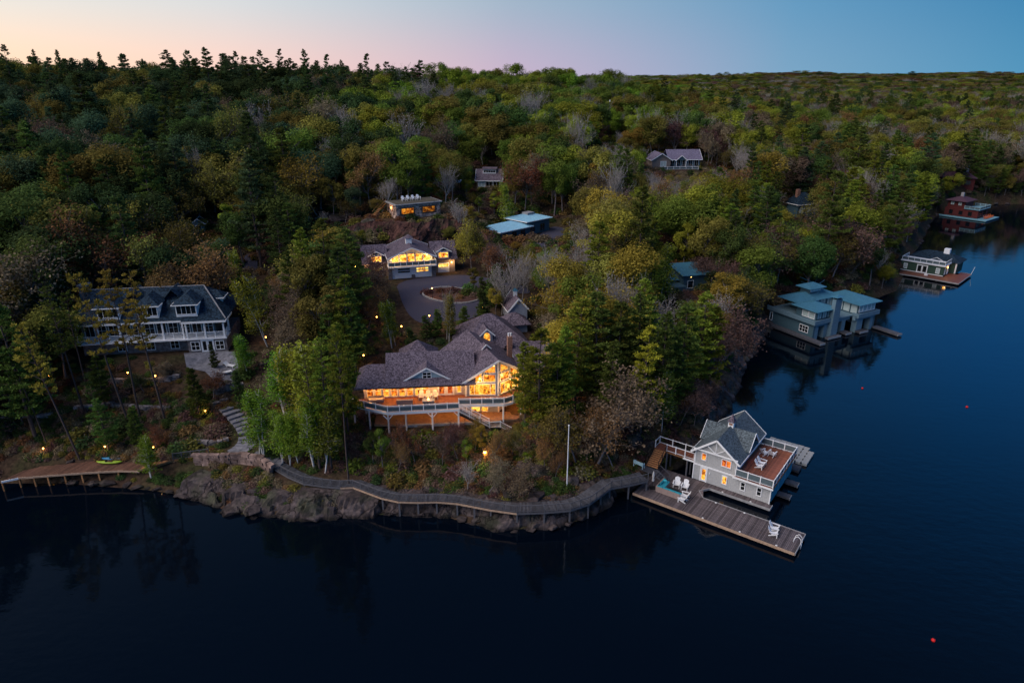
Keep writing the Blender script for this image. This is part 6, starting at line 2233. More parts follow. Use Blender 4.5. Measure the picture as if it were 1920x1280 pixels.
def boardwalk():
    out = [P(x, y + 12, BZ) for x, y in RAIL_PX]
    for k in range(4): out[k].z += (.9, .5, .25, .1)[k]
    n = len(out)
    inn = []
    for i in range(n):
        d = (out[min(n - 1, i + 1)] - out[max(0, i - 1)]); d.z = 0; d.normalize()
        inn.append(out[i] + Vector((-d.y, d.x, 0)) * (1.7 if i < 14 else 2.1))
    base = out[n // 2].copy(); base.z = 0
    t = empty('boardwalk', base, 0, 'weathered grey boardwalk with slim railing curving along the rocky shore', 'boardwalk')
    loc = lambda p: p - base
    D = M['grey_deck']
    for i in range(n - 1):
        a, b, c, d = loc(out[i]), loc(out[i + 1]), loc(inn[i + 1]), loc(inn[i])
        k = max(2, round((b - a).length / .24))
        for j in range(k):
            f0, f1 = (j + .05) / k, (j + .95) / k
            q = [a.lerp(b, f0), a.lerp(b, f1), d.lerp(c, f1), d.lerp(c, f0)]
            dz = Vector((0, 0, random.uniform(-.012, .012)))
            MB().prism([p + dz for p in q], (0, 0, -.05)).build('plank', D, t)
        MB().bar(a + Vector((0, 0, -.17)), b + Vector((0, 0, -.17)), .1, .22).build('edge_beam', M['fascia'] if 3 < i < 14 else M['rail'], t)
    railing(t, [loc(p) for p in out], 1.0, .09, 1.35, mp=M['rail'], fill='balusters')
    for i in range(n):
        p = out[i].lerp(inn[i], .12)
        g = h1(p.x, p.y)
        MB().box(-.1, .1, -.1, .1, min(g - .4, -.3), p.z - .06).build('support_post', M['rail'], t).location = loc(Vector((p.x, p.y, 0)))
    return out, inn


BW_OUT, BW_INN = boardwalk()


def timber_walk():
    o = [(2, 902), (34, 895), (62, 893.5), (88, 892), (120, 890), (152, 888), (184, 886.5), (221, 885), (262, 886)]
    base = P(120, 890, 0)
    t = empty('plank_boardwalk', base, 0, 'reddish stepped plank boardwalk beside the kayaks', 'boardwalk')
    for i in range(len(o) - 1):
        a, b = P(*o[i], 1.5) - base, P(*o[i + 1], 1.5) - base
        z = 1.5 + .04 * i
        dep = 2.6 + .12 * i
        sk = Vector((1.15, dep, 0))
        for j in range(12):
            p = a.lerp(b, j / 12); q = a.lerp(b, (j + .9) / 12)
            p.z = q.z = z + random.uniform(-.01, .01)
            MB().prism([p, q, q + sk, p + sk], (0, 0, -.06)).build('plank', mat('brown_plank', (.125, .062, .042), .7, .3, 3, objvar=.35), t)
        e = Vector((0, 0, -.12))
        a2, b2 = a.copy(), b.copy(); a2.z = b2.z = z
        MB().bar(a2 + e, b2 + e, .12, .24).build('edge_beam', M['fascia'] if i else M['white'], t)
        MB().box(-.1, .1, -.1, .1, -1, z - .1).build('support_post', M['new_timber'], t).location = (a.x, a.y + .1, 0)
    # railed ramp up to the stone wall
    r0, r1 = P(262, 880, 1.9) - base, P(392, 853, 3.0) - base
    mid = P(325, 862, 2.3) - base
    for a, b in ((r0, mid), (mid, r1)):
        for j in range(8):
            p, q = a.lerp(b, j / 8), a.lerp(b, (j + .93) / 8)
            MB().prism([p, q, q + Vector((.2, 1.5, 0)), p + Vector((.2, 1.5, 0))], (0, 0, -.06)).build('plank', M['new_timber'], t)
        MB().bar(a + Vector((0, 0, -.15)), b + Vector((0, 0, -.15)), .1, .24).build('edge_beam', M['new_timber'], t)
    railing(t, [mid, r1], 1.0, .09, 1.3, mp=M['rail'], fill='balusters')


timber_walk()


# ------------------------------------------------------------------ dry stone walls, stone stairs, patio
def stone_wall(name, px, h, label, base_z=None, m=None, ln=(.7, 1.3), thick=.6, course=.42):
    pts = [hit(x, y) for x, y in px]
    base = pts[0].copy()
    t = empty(name, base, 0, label, 'stone wall')
    for a, b in zip(pts[:-1], pts[1:]):
        L = (Vector(b[:2]) - Vector(a[:2])).length
        d = Vector((b.x - a.x, b.y - a.y, 0)).normalized()
        nrm = Vector((-d.y, d.x, 0))
        n = max(1, round(h / course))
        for c in range(n):
            s = -random.uniform(0, .4) if c % 2 else 0.0
            while s < L:
                w = random.uniform(*ln)
                f = min(1, max(0, (s + w / 2) / L))
                z0 = a.z + (b.z - a.z) * f - .15 + c * course
                hh = course * random.uniform(.85, 1.05)
                o = a - base + d * s + nrm * random.uniform(-.07, .07)
                o.z = z0 - base.z
                mb = MB(); j = lambda: random.uniform(-.05, .05)
                q = [o + d * .03 + Vector((j(), j(), 0)), o + d * (w - .03) + Vector((j(), j(), 0)), o + d * (w - .05) + nrm * thick + Vector((j(), j(), 0)), o + d * .05 + nrm * thick]
                mb.prism(q, (random.uniform(-.02, .02), random.uniform(-.02, .02), hh))
                mb.build('stone', m or M['red_stone'], t)
                s += w


stone_wall('retaining_wall', [(365, 872), (420, 874), (452, 875), (485, 878), (503, 892)], 1.7, 'reddish block retaining wall between the plank ramp and the boardwalk')
stone_wall('garden_wall', [(362, 836), (400, 838), (428, 835)], .8, 'low grey block garden wall beside the curved stone stairs', m=M['stone'])
stone_wall('terrace_wall', [(404, 742), (425, 738), (446, 732)], 1.2, 'stacked stone wall under the patio terrace', m=M['stone'])
stone_wall('lower_terrace_wall', [(402, 765), (420, 762)], 1.0, 'short stacked stone wall at the head of the stone stairs', m=M['stone'])
stone_wall('slope_wall', [(140, 772), (205, 768), (262, 772), (318, 776)], 1.0, 'long block wall across the slope among leaning pine trunks', m=M['stone'])
stone_wall('upper_slope_wall', [(200, 722), (262, 724), (330, 715)], .9, 'block wall just below the slate roofed house', m=M['stone'])
stone_wall('stair_cheek_wall', [(455, 775), (475, 795), (488, 818), (492, 838)], .6, 'rubble edging wall curving along the stone stairs', ln=(.5, .9), thick=.45)
stone_wall('hillside_wall', [(5, 790), (60, 790), (100, 785)], .9, 'dark block wall on the slope above the plank boardwalk', m=M['stone'])


def stone_stairs():
    px = [(430, 770), (437, 776), (444, 783), (451, 790), (457, 798), (462, 806), (465, 814), (466, 822), (465, 830), (461, 838), (454, 845), (444, 850)]
    pts = [hit(x, y) for x, y in px]
    base = pts[-1].copy()
    t = empty('stone_stairs', base, 0, 'curved flight of grey stone steps down to the boardwalk', 'stairs')
    for i, p in enumerate(pts):
        a, b = pts[max(0, i - 1)], pts[min(len(pts) - 1, i + 1)]
        d = Vector((b.x - a.x, b.y - a.y, 0)).normalized(); n = Vector((-d.y, d.x, 0))
        o = p - base - n * 1.3 - d * .45
        o.z = p.z - base.z - .1
        MB().obox(o, n * 2.6, d * .9, (0, 0, .32)).build('step', M['slab'], t)
    # straight flight that joins the boardwalk
    q = [P(475, 858, 3.4), P(485, 862, 3.3), P(495, 866, 3.25), P(505, 870, 3.2), P(516, 874, 3.15)]
    for p in q:
        MB().obox(p - base - Vector((.5, .2, .2)), (1.0, .0, 0), (.35, 1.9, 0), (0, 0, .22)).build('step', M['slab'], t)


stone_stairs()
sheet('patio', [hit(x, y) for x, y in [(345, 664), (440, 662), (448, 690), (440, 722), (405, 728), (385, 700), (350, 690)]], M['slab'], .1, .4, 'dark flagstone patio in front of the slate roofed house')
for px, py, rz, w in [(432, 690, 1.2, 'beside the birch'), (424, 704, 2.2, 'at the patio edge')]:
    g = hit(px, py)
    t = empty('sun_lounger', (g.x, g.y, g.z + .1), rz, 'white sun lounger on the flagstone patio ' + w, 'sun lounger', 'loungers on the patio')
    MB().box(-.35, .35, -.9, .5, .28, .36).build('bed', M['chair'], t)
    MB().obox((-.35, .5, .3), (.7, 0, 0), (0, .55, .4), (0, -.03, .06)).build('backrest', M['chair'], t)
    for sx in (-1, 1):
        for sy in (-.8, .4): MB().box(sx * .3 - .03, sx * .3 + .03, sy - .03, sy + .03, 0, .28).build('leg', M['chair'], t)

isl = chaikin([hit(x, y) for x, y in [(785, 552), (822, 541), (870, 543), (905, 553), (900, 566), (862, 573), (815, 566)]], 2)
sheet('planting_bed', isl, M['mulch'], .22, .4, 'red mulched island bed inside the driveway circle')
t = empty('island_kerb', isl[0], 0, 'ring of pale kerb stones round the driveway island', 'kerb')
for a, b in zip(isl, isl[1:] + isl[:1]):
    if (b - a).length > .2:
        k = max(1, round((b - a).length / .9))
        for j in range(k):
            p, q = a.lerp(b, j / k) - isl[0], a.lerp(b, (j + .92) / k) - isl[0]
            MB().bar(p + Vector((0, 0, .17)), q + Vector((0, 0, .17)), .28, .3).build('kerb_stone', M['concrete'], t)


# ------------------------------------------------------------------ lamps
def garden_lamp(px, py, hgt, where, power=18, post=True):
    g = hit(px, py + 12 * hgt * .8)
    t = empty('garden_lamp', g, 0, f'small warm garden lamp {where}', 'lamp', 'garden lamps')
    MB().tube((0, 0, -.2), (0, 0, hgt), .05, .04, 8).build('post', M['dark'], t)
    b = MB().lathe([(.04, 0), (.09, .06), (.09, .2), (.04, .24)], 8, (0, 0, hgt)).build('lantern', M['bulb'], t)
    MB().lathe([(.15, 0), (.04, .12)], 8, (0, 0, hgt + .24)).build('cap', M['dark'], t)
    lamp_light(b, (0, -.3, hgt + .25), power * 2.4)


for px, py, hgt, w, pw in [(100, 714, 2.2, 'beside a leaning pine trunk', 10), (243, 703, 1.2, 'under the slate roofed house', 8), (295, 712, 1.2, 'next to the tall pine by the patio', 8), (388, 777, .9, 'in front of the cone shaped spruce', 14), (85, 847, .8, 'on the slope above the plank boardwalk', 8), (200, 843, .8, 'just above the kayaks', 8),
                           (708, 599, 1.8, 'in the pines beside the driveway', 12), (754, 616, 1.8, 'at the driveway corner near the birches', 14), (806, 596, 2.0, 'on the lodge side of the driveway, paired', 25), (826, 593, 2.0, 'by the white birch at the driveway', 25), (905, 580, 2.0, 'where the driveway meets the lodge roof', 25),
                           (811, 542, 2.0, 'on the mulched driveway island', 30), (684, 674, 2.0, 'beside the lower lodge roof', 20), (290, 842, 1.0, 'behind the small shore birch', 5), (500, 636, .8, 'at the foot of the leaning birch', 5), (700, 500, 2.5, 'among the budding trees by the garage', 40), (668, 500, 2.2, 'in the trees at the end of the garage', 40)]:
    garden_lamp(px, py, hgt, w, pw)
t = empty('lamp_post', hit(910, 886), 0, 'tall lamp post glowing among shrubs below the lodge stairs', 'lamp post')
MB().tube((0, 0, -.3), (0, 0, 2.5), .07, .05, 8).build('post', M['new_timber'], t)
b = MB().lathe([(.06, 0), (.2, .1), (.2, .34), (.06, .42)], 8, (0, 0, 2.5)).build('lantern', M['bulb'], t)
MB().lathe([(.28, 0), (.05, .2)], 8, (0, 0, 2.92)).build('cap', M['dark'], t)
lamp_light(b, (0, -.35, 2.7), 160, (1, .55, .16))

# ------------------------------------------------------------------ single things
g = P(1063, 908, 2.5)
t = empty('flagpole', (g.x, g.y, h1(g.x, g.y)), 0, 'tall bare white flagpole above the boardwalk', 'flagpole')
MB().tube((0, 0, -.2), (0, 0, 9.0), .085, .05, 10).build('pole', M['white'], t)
MB().lathe([(.22, -.2), (.22, .2), (.1, .35)], 12).build('base', M['white'], t)
MB().lathe([(.02, 0), (.09, .05), (.11, .12), (.06, .2), (.01, .23)], 10, (0, 0, 9.0)).build('finial', M['white'], t)


def kayak(px, py, rz, m, label):
    g = P(px, py, 1.85)
    t = empty('kayak', g, rz, label, 'kayak')
    prof = [(-1.7, .03, .2), (-1.45, .16, .1), (-.8, .31, 0), (0, .36, 0), (.8, .31, 0), (1.45, .16, .1), (1.7, .03, .2)]
    vs, fs = [], []
    for x, w, k in prof:
        vs += [(x, -w, .24 + k * .3), (x, -w * .7, .03 + k), (x, 0, k), (x, w * .7, .03 + k), (x, w, .24 + k * .3), (x, 0, .33 + k * .3)]
    for i in range(len(prof) - 1):
        for j in range(6):
            fs.append((i * 6 + j, i * 6 + (j + 1) % 6, (i + 1) * 6 + (j + 1) % 6, (i + 1) * 6 + j))
    fs += [tuple(range(5, -1, -1)), tuple(range(len(vs) - 6, len(vs)))]
    MB().add(vs, fs).build('hull', m, t, True)
    MB().box(-.5, .45, -.2, .2, .30, .36).build('cockpit', M['dark'], t)
    MB().box(-.48, -.4, -.16, .16, .36, .52).build('seat_back', M['dark'], t)


kayak(214, 861, .05, mat('kayak_blue', (.01, .22, .45), .35, .05), 'bright blue kayak lying on the plank boardwalk')
kayak(206, 868, .02, mat('kayak_lime', (.30, .45, .03), .35, .05), 'lime green kayak lying beside the blue one')


def bench(x, y, z, rz):
    t = empty('garden_bench', (x, y, z), rz, 'pale blue garden bench at the end of the boardwalk', 'bench')
    m = mat('pale_blue_bench', (.35, .55, .62), .6, .1)
    for k in range(3): MB().box(-.7, .7, -.22 + k * .16, -.08 + k * .16, .42, .46).build('seat_slat', m, t)
    for k in range(3): MB().box(-.7, .7, .26, .3, .52 + k * .15, .63 + k * .15).build('back_slat', m, t)
    for sx in (-1, 1):
        MB().box(sx * .66 - .04, sx * .66 + .04, -.24, -.16, 0, .65).build('leg', m, t)
        MB().box(sx * .66 - .04, sx * .66 + .04, .2, .258, 0, .95).build('leg', m, t)
        MB().box(sx * .66 - .05, sx * .66 + .05, -.26, .255, .652, .7).build('arm', m, t)


g = P(1198, 875, BZ)
MBz = BZ + .02
bench(g.x, g.y, MBz, 2.4)

for px, py, w in [(1750, 1200, 'closest to the open lake, alone'), (1813, 763, 'out in the blue water off the boathouses'), (1617, 728, 'between the two larger boathouses and the open lake')]:
    g = P(px, py, 0)
    t = empty('mooring_buoy', g, 0, 'small red mooring buoy ' + w, 'buoy', 'red buoys')
    MB().lathe([(.05, -.2), (.16, -.12), (.2, .02), (.16, .16), (.07, .22)], 12).build('float', mat('buoy_red', (.65, .02, .02), .4, .05), t, True)
    MB().lathe([(.04, .22), (.04, .3), (.02, .33)], 8).build('eye', M['dark'], t)

ends = []
for px, py, w in [(1343, 311, 'nearer the hilltop bungalow'), (1362, 314, 'with the pale transformer')]:
    g = hit(px, py)
    t = empty('utility_pole', g, 0, 'pale wooden utility pole ' + w, 'utility pole', 'utility poles')
    MB().tube((0, 0, -.4), (0, 0, 8.0), .17, .12, 8).build('pole', M['grey_bark'], t)
    MB().box(-.9, .9, -.07, .07, 7.2, 7.36).build('crossarm', M['grey_bark'], t)
    ends.append(g + Vector((0, 0, 7.45)))
MB().lathe([(.2, 5.4), (.26, 5.45), (.26, 6.2), (.2, 6.25)], 10, (.36, 0, 0)).build('transformer', M['concrete'], t)
t = empty('power_line', ends[0], 0, 'thin power line strung between the two utility poles', 'cable')
mb = MB()
for k in range(8):
    f0, f1 = k / 8, (k + 1) / 8
    sag = lambda f: Vector((0, 0, -.5 * 4 * f * (1 - f)))
    mb.tube((ends[1] - ends[0]) * f0 + sag(f0), (ends[1] - ends[0]) * f1 + sag(f1), .03, .03, 4)
mb.build('wire', M['dark'], t)

g = hit(1140, 262)
t = empty('antenna_mast', g, 0, 'slim grey lattice mast with a white tip rising from the woods', 'mast')
for k in range(3):
    a = 2.1 * k
    MB().tube((.25 * math.cos(a), .25 * math.sin(a), -.5), (.2 * math.cos(a), .2 * math.sin(a), 15), .05, .05, 5).build('leg', M['rail'], t)
mb = MB()
for k in range(20):
    a = 2.1 * (k % 3); b = 2.1 * ((k + 1) % 3)
    mb.bar((.24 * math.cos(a), .24 * math.sin(a), k * .75), (.24 * math.cos(b), .24 * math.sin(b), k * .75 + .7), .04, .04)
mb.build('bracing', M['rail'], t)['kind'] = 'stuff'
MB().lathe([(.15, 15), (.22, 15.3), (.15, 15.8)], 8).build('tip', M['white'], t)
# ------------------------------------------------------------------ hero trees
R = random.uniform
# dark pines left of the lodge
for px, py, hgt, c, w in [(560, 428, 17, 'mid green', 1.05), (600, 415, 18, 'deep green', 1.15), (642, 432, 18, 'deep green', 1.1), (535, 470, 15, 'deep green', 1.0), (628, 470, 16, 'dark green', 1.1),
                          (640, 522, 16, 'mid green', 1.05), (655, 545, 14, 'deep green', .9), (610, 560, 13, 'deep green', 1.0), (632, 600, 17, 'mid green', .85)]:
    hero_top('pine', px, py, hgt, c, w)
hero('tall_pine', 655, 917, 21, 'mid green', .5, 1)
hero('tall_pine', 600, 880, 17, 'mid green', .8)
hero('tall_pine', 622, 885, 18, 'mid green', .7)
for px, py, hgt, c in [(575, 640, 13, 'yellow green'), (600, 660, 13, 'yellow green'), (548, 650, 12, 'yellow green'), (520, 660, 11, 'bright green'), (600, 740, 10, 'bright green'), (560, 700, 11, 'yellow green')]:
    hero_top('birch', px, py, hgt, c, 1.35)
for px, py, hgt, c in [(487, 862, 10.5, 'bright green'), (497, 866, 10, 'bright green'), (530, 872, 8, 'bright green'), (545, 878, 7.5, 'bright green'), (560, 872, 9, 'bright green'), (590, 885, 9, 'bright green'), (610, 890, 11, 'mid green')]:
    hero('birch', px, py, hgt, c, 1.2)
hero('birch', 502, 650, 12, 'yellow green', 1.1, 1, (-.16, 0))
hero('birch', 466, 705, 7.5, 'bright green', 1.3)
hero('birch', 445, 560, 9, 'yellow green', 1.0)
hero('birch', 425, 530, 9, 'olive', 1.0)
hero('birch', 285, 905, 6.2, 'bright green', 1.5, 1)
hero('young', 560, 868, 5, 'white blossom', .5, label='small white blossoming tree beside the shore boardwalk')
# tall leaning pines below the slate roofed house
for px, py, hgt, ln, v in [(150, 862, 20, (-.15, 0), 1), (158, 775, 19, (-.07, 0), 1), (242, 795, 22, (-.10, .02), 2), (262, 780, 21, (-.04, 0), 0), (310, 792, 22, (-.05, 0), 1), (88, 832, 13, (-.1, 0), 2), (205, 838, 9, (-.1, 0), 0), (45, 800, 18, (-.08, 0), 0), (165, 740, 16, (.0, 0), 2)]:
    hero('tall_pine', px, py, hgt, 'olive' if hgt > 19 else 'deep green', .62, v, ln)
hero('spruce', 375, 785, 7.5, 'deep green', .85)
hero('spruce', 402, 690, 4.0, 'dark green', .8)
hero('spruce', 455, 770, 6, 'dark green', .8)
hero('spruce', 262, 838, 6, 'deep green', .9)
hero('pine', 205, 850, 8, 'deep green', 1.2)
hero('pine', 60, 800, 9, 'dark green', 1.1)
hero('pine', 20, 760, 11, 'dark green', 1.1)
hero('pine', 110, 740, 11, 'dark green', 1.0)
hero('pine', 200, 770, 9, 'deep green', 1.1)
hero('pine', 10, 700, 14, 'dark green', 1.1)
# beside the driveway and the lodge
hero('bare', 838, 640, 9, 'olive', .7, 0)
hero('birch', 842, 642, 9, 'olive', .8, 0)
hero('birch', 735, 655, 8, 'bright green', 1.0, 1)
hero('birch', 742, 650, 7.5, 'mid green', .9, 0)
for px, py, hgt, c, w in [(800, 640, 4, 'dark green', 1.3), (820, 632, 4.5, 'deep green', 1.2), (870, 618, 4.0, 'deep green', 1.3), (770, 660, 4, 'dark green', 1.2), (905, 610, 4, 'deep green', 1.2), (845, 630, 3.6, 'deep green', 1.3)]:
    hero('spruce', px, py, hgt, c, w)
for px, py, hgt, c in [(700, 560, 9, 'plum brown'), (715, 575, 8, 'grey brown'), (690, 590, 8, 'grey brown'), (885, 515, 12, 'golden'), (915, 520, 11, 'olive'), (940, 530, 9, 'plum brown'), (868, 500, 10, 'olive'), (690, 620, 8, 'rust brown')]:
    hero('budding', px, py, hgt, c, .8)
hero_top('spruce', 935, 500, 8, 'dark green', 1.1)
hero_top('spruce', 905, 545, 6, 'dark green', 1.1)
# the pines to the right of the lodge
for px, py, hgt, c, w in [(1010, 622, 17, 'mid green', 1.05), (1045, 640, 15, 'mid green', 1.0), (1085, 560, 17, 'mid green', 1.1), (1125, 552, 18, 'deep green', 1.1), (1165, 560, 17, 'deep green', 1.15), (1205, 548, 18, 'deep green', 1.1),
                          (1215, 618, 16, 'yellow green', .95), (1150, 640, 14, 'deep green', 1.0), (1250, 585, 17, 'deep green', 1.1), (1290, 570, 17, 'deep green', 1.1), (1325, 545, 17, 'mid green', 1.15), (1345, 575, 16, 'mid green', 1.1),
                          (1060, 610, 16, 'mid green', 1.0), (1270, 620, 14, 'deep green', 1.0)]:
    hero_top('pine', px, py, hgt, c, w)
hero('pine', 985, 800, 12.5, 'mid green', 1.25)
hero('pine', 1030, 812, 13, 'deep green', 1.2)
for px, py, hgt, c, w in [(1115, 888, 13.5, 'grey brown', 1.15), (1080, 868, 10, 'olive', 1.0), (1150, 880, 9.5, 'rust brown', .9), (1020, 880, 6, 'rust brown', .7), (930, 880, 6, 'rust brown', .7), (860, 868, 6, 'plum brown', .7), (780, 880, 7, 'rust brown', .7),
                          (960, 860, 5, 'olive', .7), (1040, 900, 5, 'rust brown', .6), (830, 880, 5, 'grey brown', .7), (745, 890, 5, 'rust brown', .7), (890, 850, 5, 'golden', .7)]:
    hero('budding', px, py, hgt, c, w)
hero('birch', 1240, 815, 10.5, 'mid green', 1.1, 0, (.16, 0))
hero('birch', 1218, 800, 7.5, 'olive', .8, 0, (.2, 0))
for px, py, hgt, c in [(1275, 800, 7, 'plum brown'), (1300, 805, 7, 'plum brown'), (1265, 780, 6, 'rust brown'), (1320, 770, 6, 'plum brown'), (1290, 770, 5, 'rust brown')]:
    hero('budding', px, py, hgt, c, .9)
hero('young', 718, 880, 6, 'mid green', .8)
hero('young', 700, 870, 5, 'deep green', .9)
hero('young', 905, 862, 5, 'golden', .8)
hero('young', 875, 875, 4, 'mid green', .8)
hero_top('pine', 1725, 345, 17, 'mid green', .95)
for px, py, k, c, hgt in [(1845, 372, 'broadleaf', 'deep green', 9), (1865, 374, 'pine', 'deep green', 13), (1882, 373, 'broadleaf', 'olive', 10), (1900, 372, 'pine', 'dark green', 12), (1912, 374, 'broadleaf', 'deep green', 9), (1918, 366, 'pine', 'deep green', 14),
                          (1755, 398, 'pine', 'dark green', 12), (1745, 392, 'pine', 'deep green', 13), (1890, 360, 'budding', 'plum brown', 11), (1855, 358, 'budding', 'olive', 11), (1872, 356, 'broadleaf', 'mid green', 11), (1908, 356, 'broadleaf', 'olive', 11), (1838, 360, 'budding', 'grey brown', 9)]:
    hero(k, px, py, hgt, c)
hero_top('birch', 955, 335, 13, 'yellow green', 1.1)
hero_top('birch', 1245, 448, 14, 'yellow green', 1.2)
hero_top('tall_pine', 1232, 478, 15, 'yellow green', .9)
hero_top('broadleaf', 1090, 205, 20, 'yellow green', .75)
hero_top('broadleaf', 1410, 365, 13, 'yellow green', 1.0)
hero_top('broadleaf', 1440, 372, 13, 'yellow green', .9)
hero_top('broadleaf', 1465, 385, 12, 'golden', .9)
hero_top('broadleaf', 150, 260, 17, 'olive', 1.2)
hero_top('budding', 985, 290, 15, 'rust brown', 1.0)
hero_far('young', 772, 335, 178, 'grey brown', .8)
hero_far('young', 802, 348, 176, 'mid green', .8)
hero_far('young', 735, 352, 180, 'olive', .8)
hero_far('broadleaf', 700, 350, 176, 'olive', .8)
hero_top('bare', 1275, 330, 15, 'pale grey', .6)
hero_top('bare', 365, 265, 17, 'pale grey', .4)
hero_top('bare', 470, 185, 17, 'pale grey', .9)
for px, py, yd, w in [(350, 92, 290, 1.0), (440, 98, 300, .8), (485, 96, 295, .9), (522, 94, 300, .8), (570, 92, 285, 1.0), (685, 103, 290, .9), (185, 98, 290, .7), (105, 94, 300, .7), (5, 86, 280, .9), (610, 104, 290, .9), (545, 110, 295, 1.0), (640, 112, 300, 1.0), (60, 92, 305, .8), (265, 110, 300, .9)]:
    # ridge pines: the ridge is about 290 m away, so the tip gives the height
    v = (py - 640) / 1280; tt = yd / (CP - v * SP)
    x, zt = (px - 960) / 1280 * tt, CAM_H - (SP + v * CP) * tt
    put_tree('pine', x, yd, max(12, zt - h1(x, yd)), 'dark green', w * .8)


# ------------------------------------------------------------------ the woods
def species(x, y, u, v, r):
    """what grows where, read off the photograph"""
    q = r()
    if v < 190 and u < 720:
        return ('pine', ['dark green', 'blue green', 'dark green'][int(r() * 3)]) if q < .42 else (('broadleaf', ['dark green', 'olive', 'blue green', 'dark green'][int(r() * 4)]) if q < .9 else ('budding', 'grey brown'))
    if u < 640 and v < 420:  # left woods: shade painted in as darker, bluer leaf colours
        if q < .22: return 'pine', ['dark green', 'deep green', 'blue green'][int(r() * 3)]
        if q < .72: return 'broadleaf', ['olive', 'deep green', 'blue green', 'dark green', 'dark green', 'blue green'][int(r() * 6)]
        if q < .82: return 'young', ['mid green', 'yellow green'][int(r() * 2)]
        return 'budding', ['grey brown', 'olive', 'olive'][int(r() * 3)]
    if u < 640:
        if q < .24: return 'pine', ['dark green', 'deep green'][int(r() * 2)]
        if q < .62: return 'budding', ['olive', 'grey brown', 'rust brown'][int(r() * 3)]
        return 'broadleaf', ['olive', 'dark green', 'deep green'][int(r() * 3)]
    if v < 290 and u < 1230:
        if q < .78: return 'broadleaf', ['mid green', 'mid green', 'olive', 'bright green', 'deep green', 'yellow green'][int(r() * 6)]
        if q < .86: return 'budding', ['olive', 'grey brown', 'plum brown'][int(r() * 3)]
        return 'bare', 'pale grey'
    if u < 1330:
        if q < .12: return 'pine', ['deep green', 'mid green'][int(r() * 2)]
        if q < .50: return 'broadleaf', ['olive', 'yellow green', 'mid green', 'golden', 'mid green'][int(r() * 5)]
        if q < .60: return 'young', ['yellow green', 'mid green', 'bright green'][int(r() * 3)]
        if q < .84: return 'budding', ['rust brown', 'olive', 'golden', 'grey brown', 'plum brown'][int(r() * 5)]
        return 'bare', 'pale grey'
    if v > 330:
        if q < .40: return 'pine', ['deep green', 'mid green', 'dark green'][int(r() * 3)]
        if q < .68: return 'broadleaf', ['mid green', 'olive', 'deep green', 'yellow green'][int(r() * 4)]
        if q < .90: return 'budding', ['plum brown', 'olive', 'rust brown', 'grey brown'][int(r() * 4)]
        return 'bare', 'pale grey'
    if q < (.16 if y < 330 else .06): return 'pine', ['dark green', 'deep green', 'blue green'][int(r() * 3)]
    if q < .66: return 'broadleaf', ['olive', 'olive', 'mid green', 'grey brown', 'deep green', 'yellow green'][int(r() * 6)]
    if q < .84: return 'budding', ['grey brown', 'plum brown', 'olive', 'rust brown'][int(r() * 4)]
    return 'bare', 'pale grey'


NOGO = [(x, y, r + 1.5) for x, y, r, z, s in PADS]
HT = {'pine': (14, 21), 'broadleaf': (13, 18), 'young': (7, 11), 'budding': (11, 16), 'bare': (12, 17)}
MAXKIND = {'pine': 220, 'broadleaf': 235, 'young': 45, 'budding': 250, 'bare': 120}


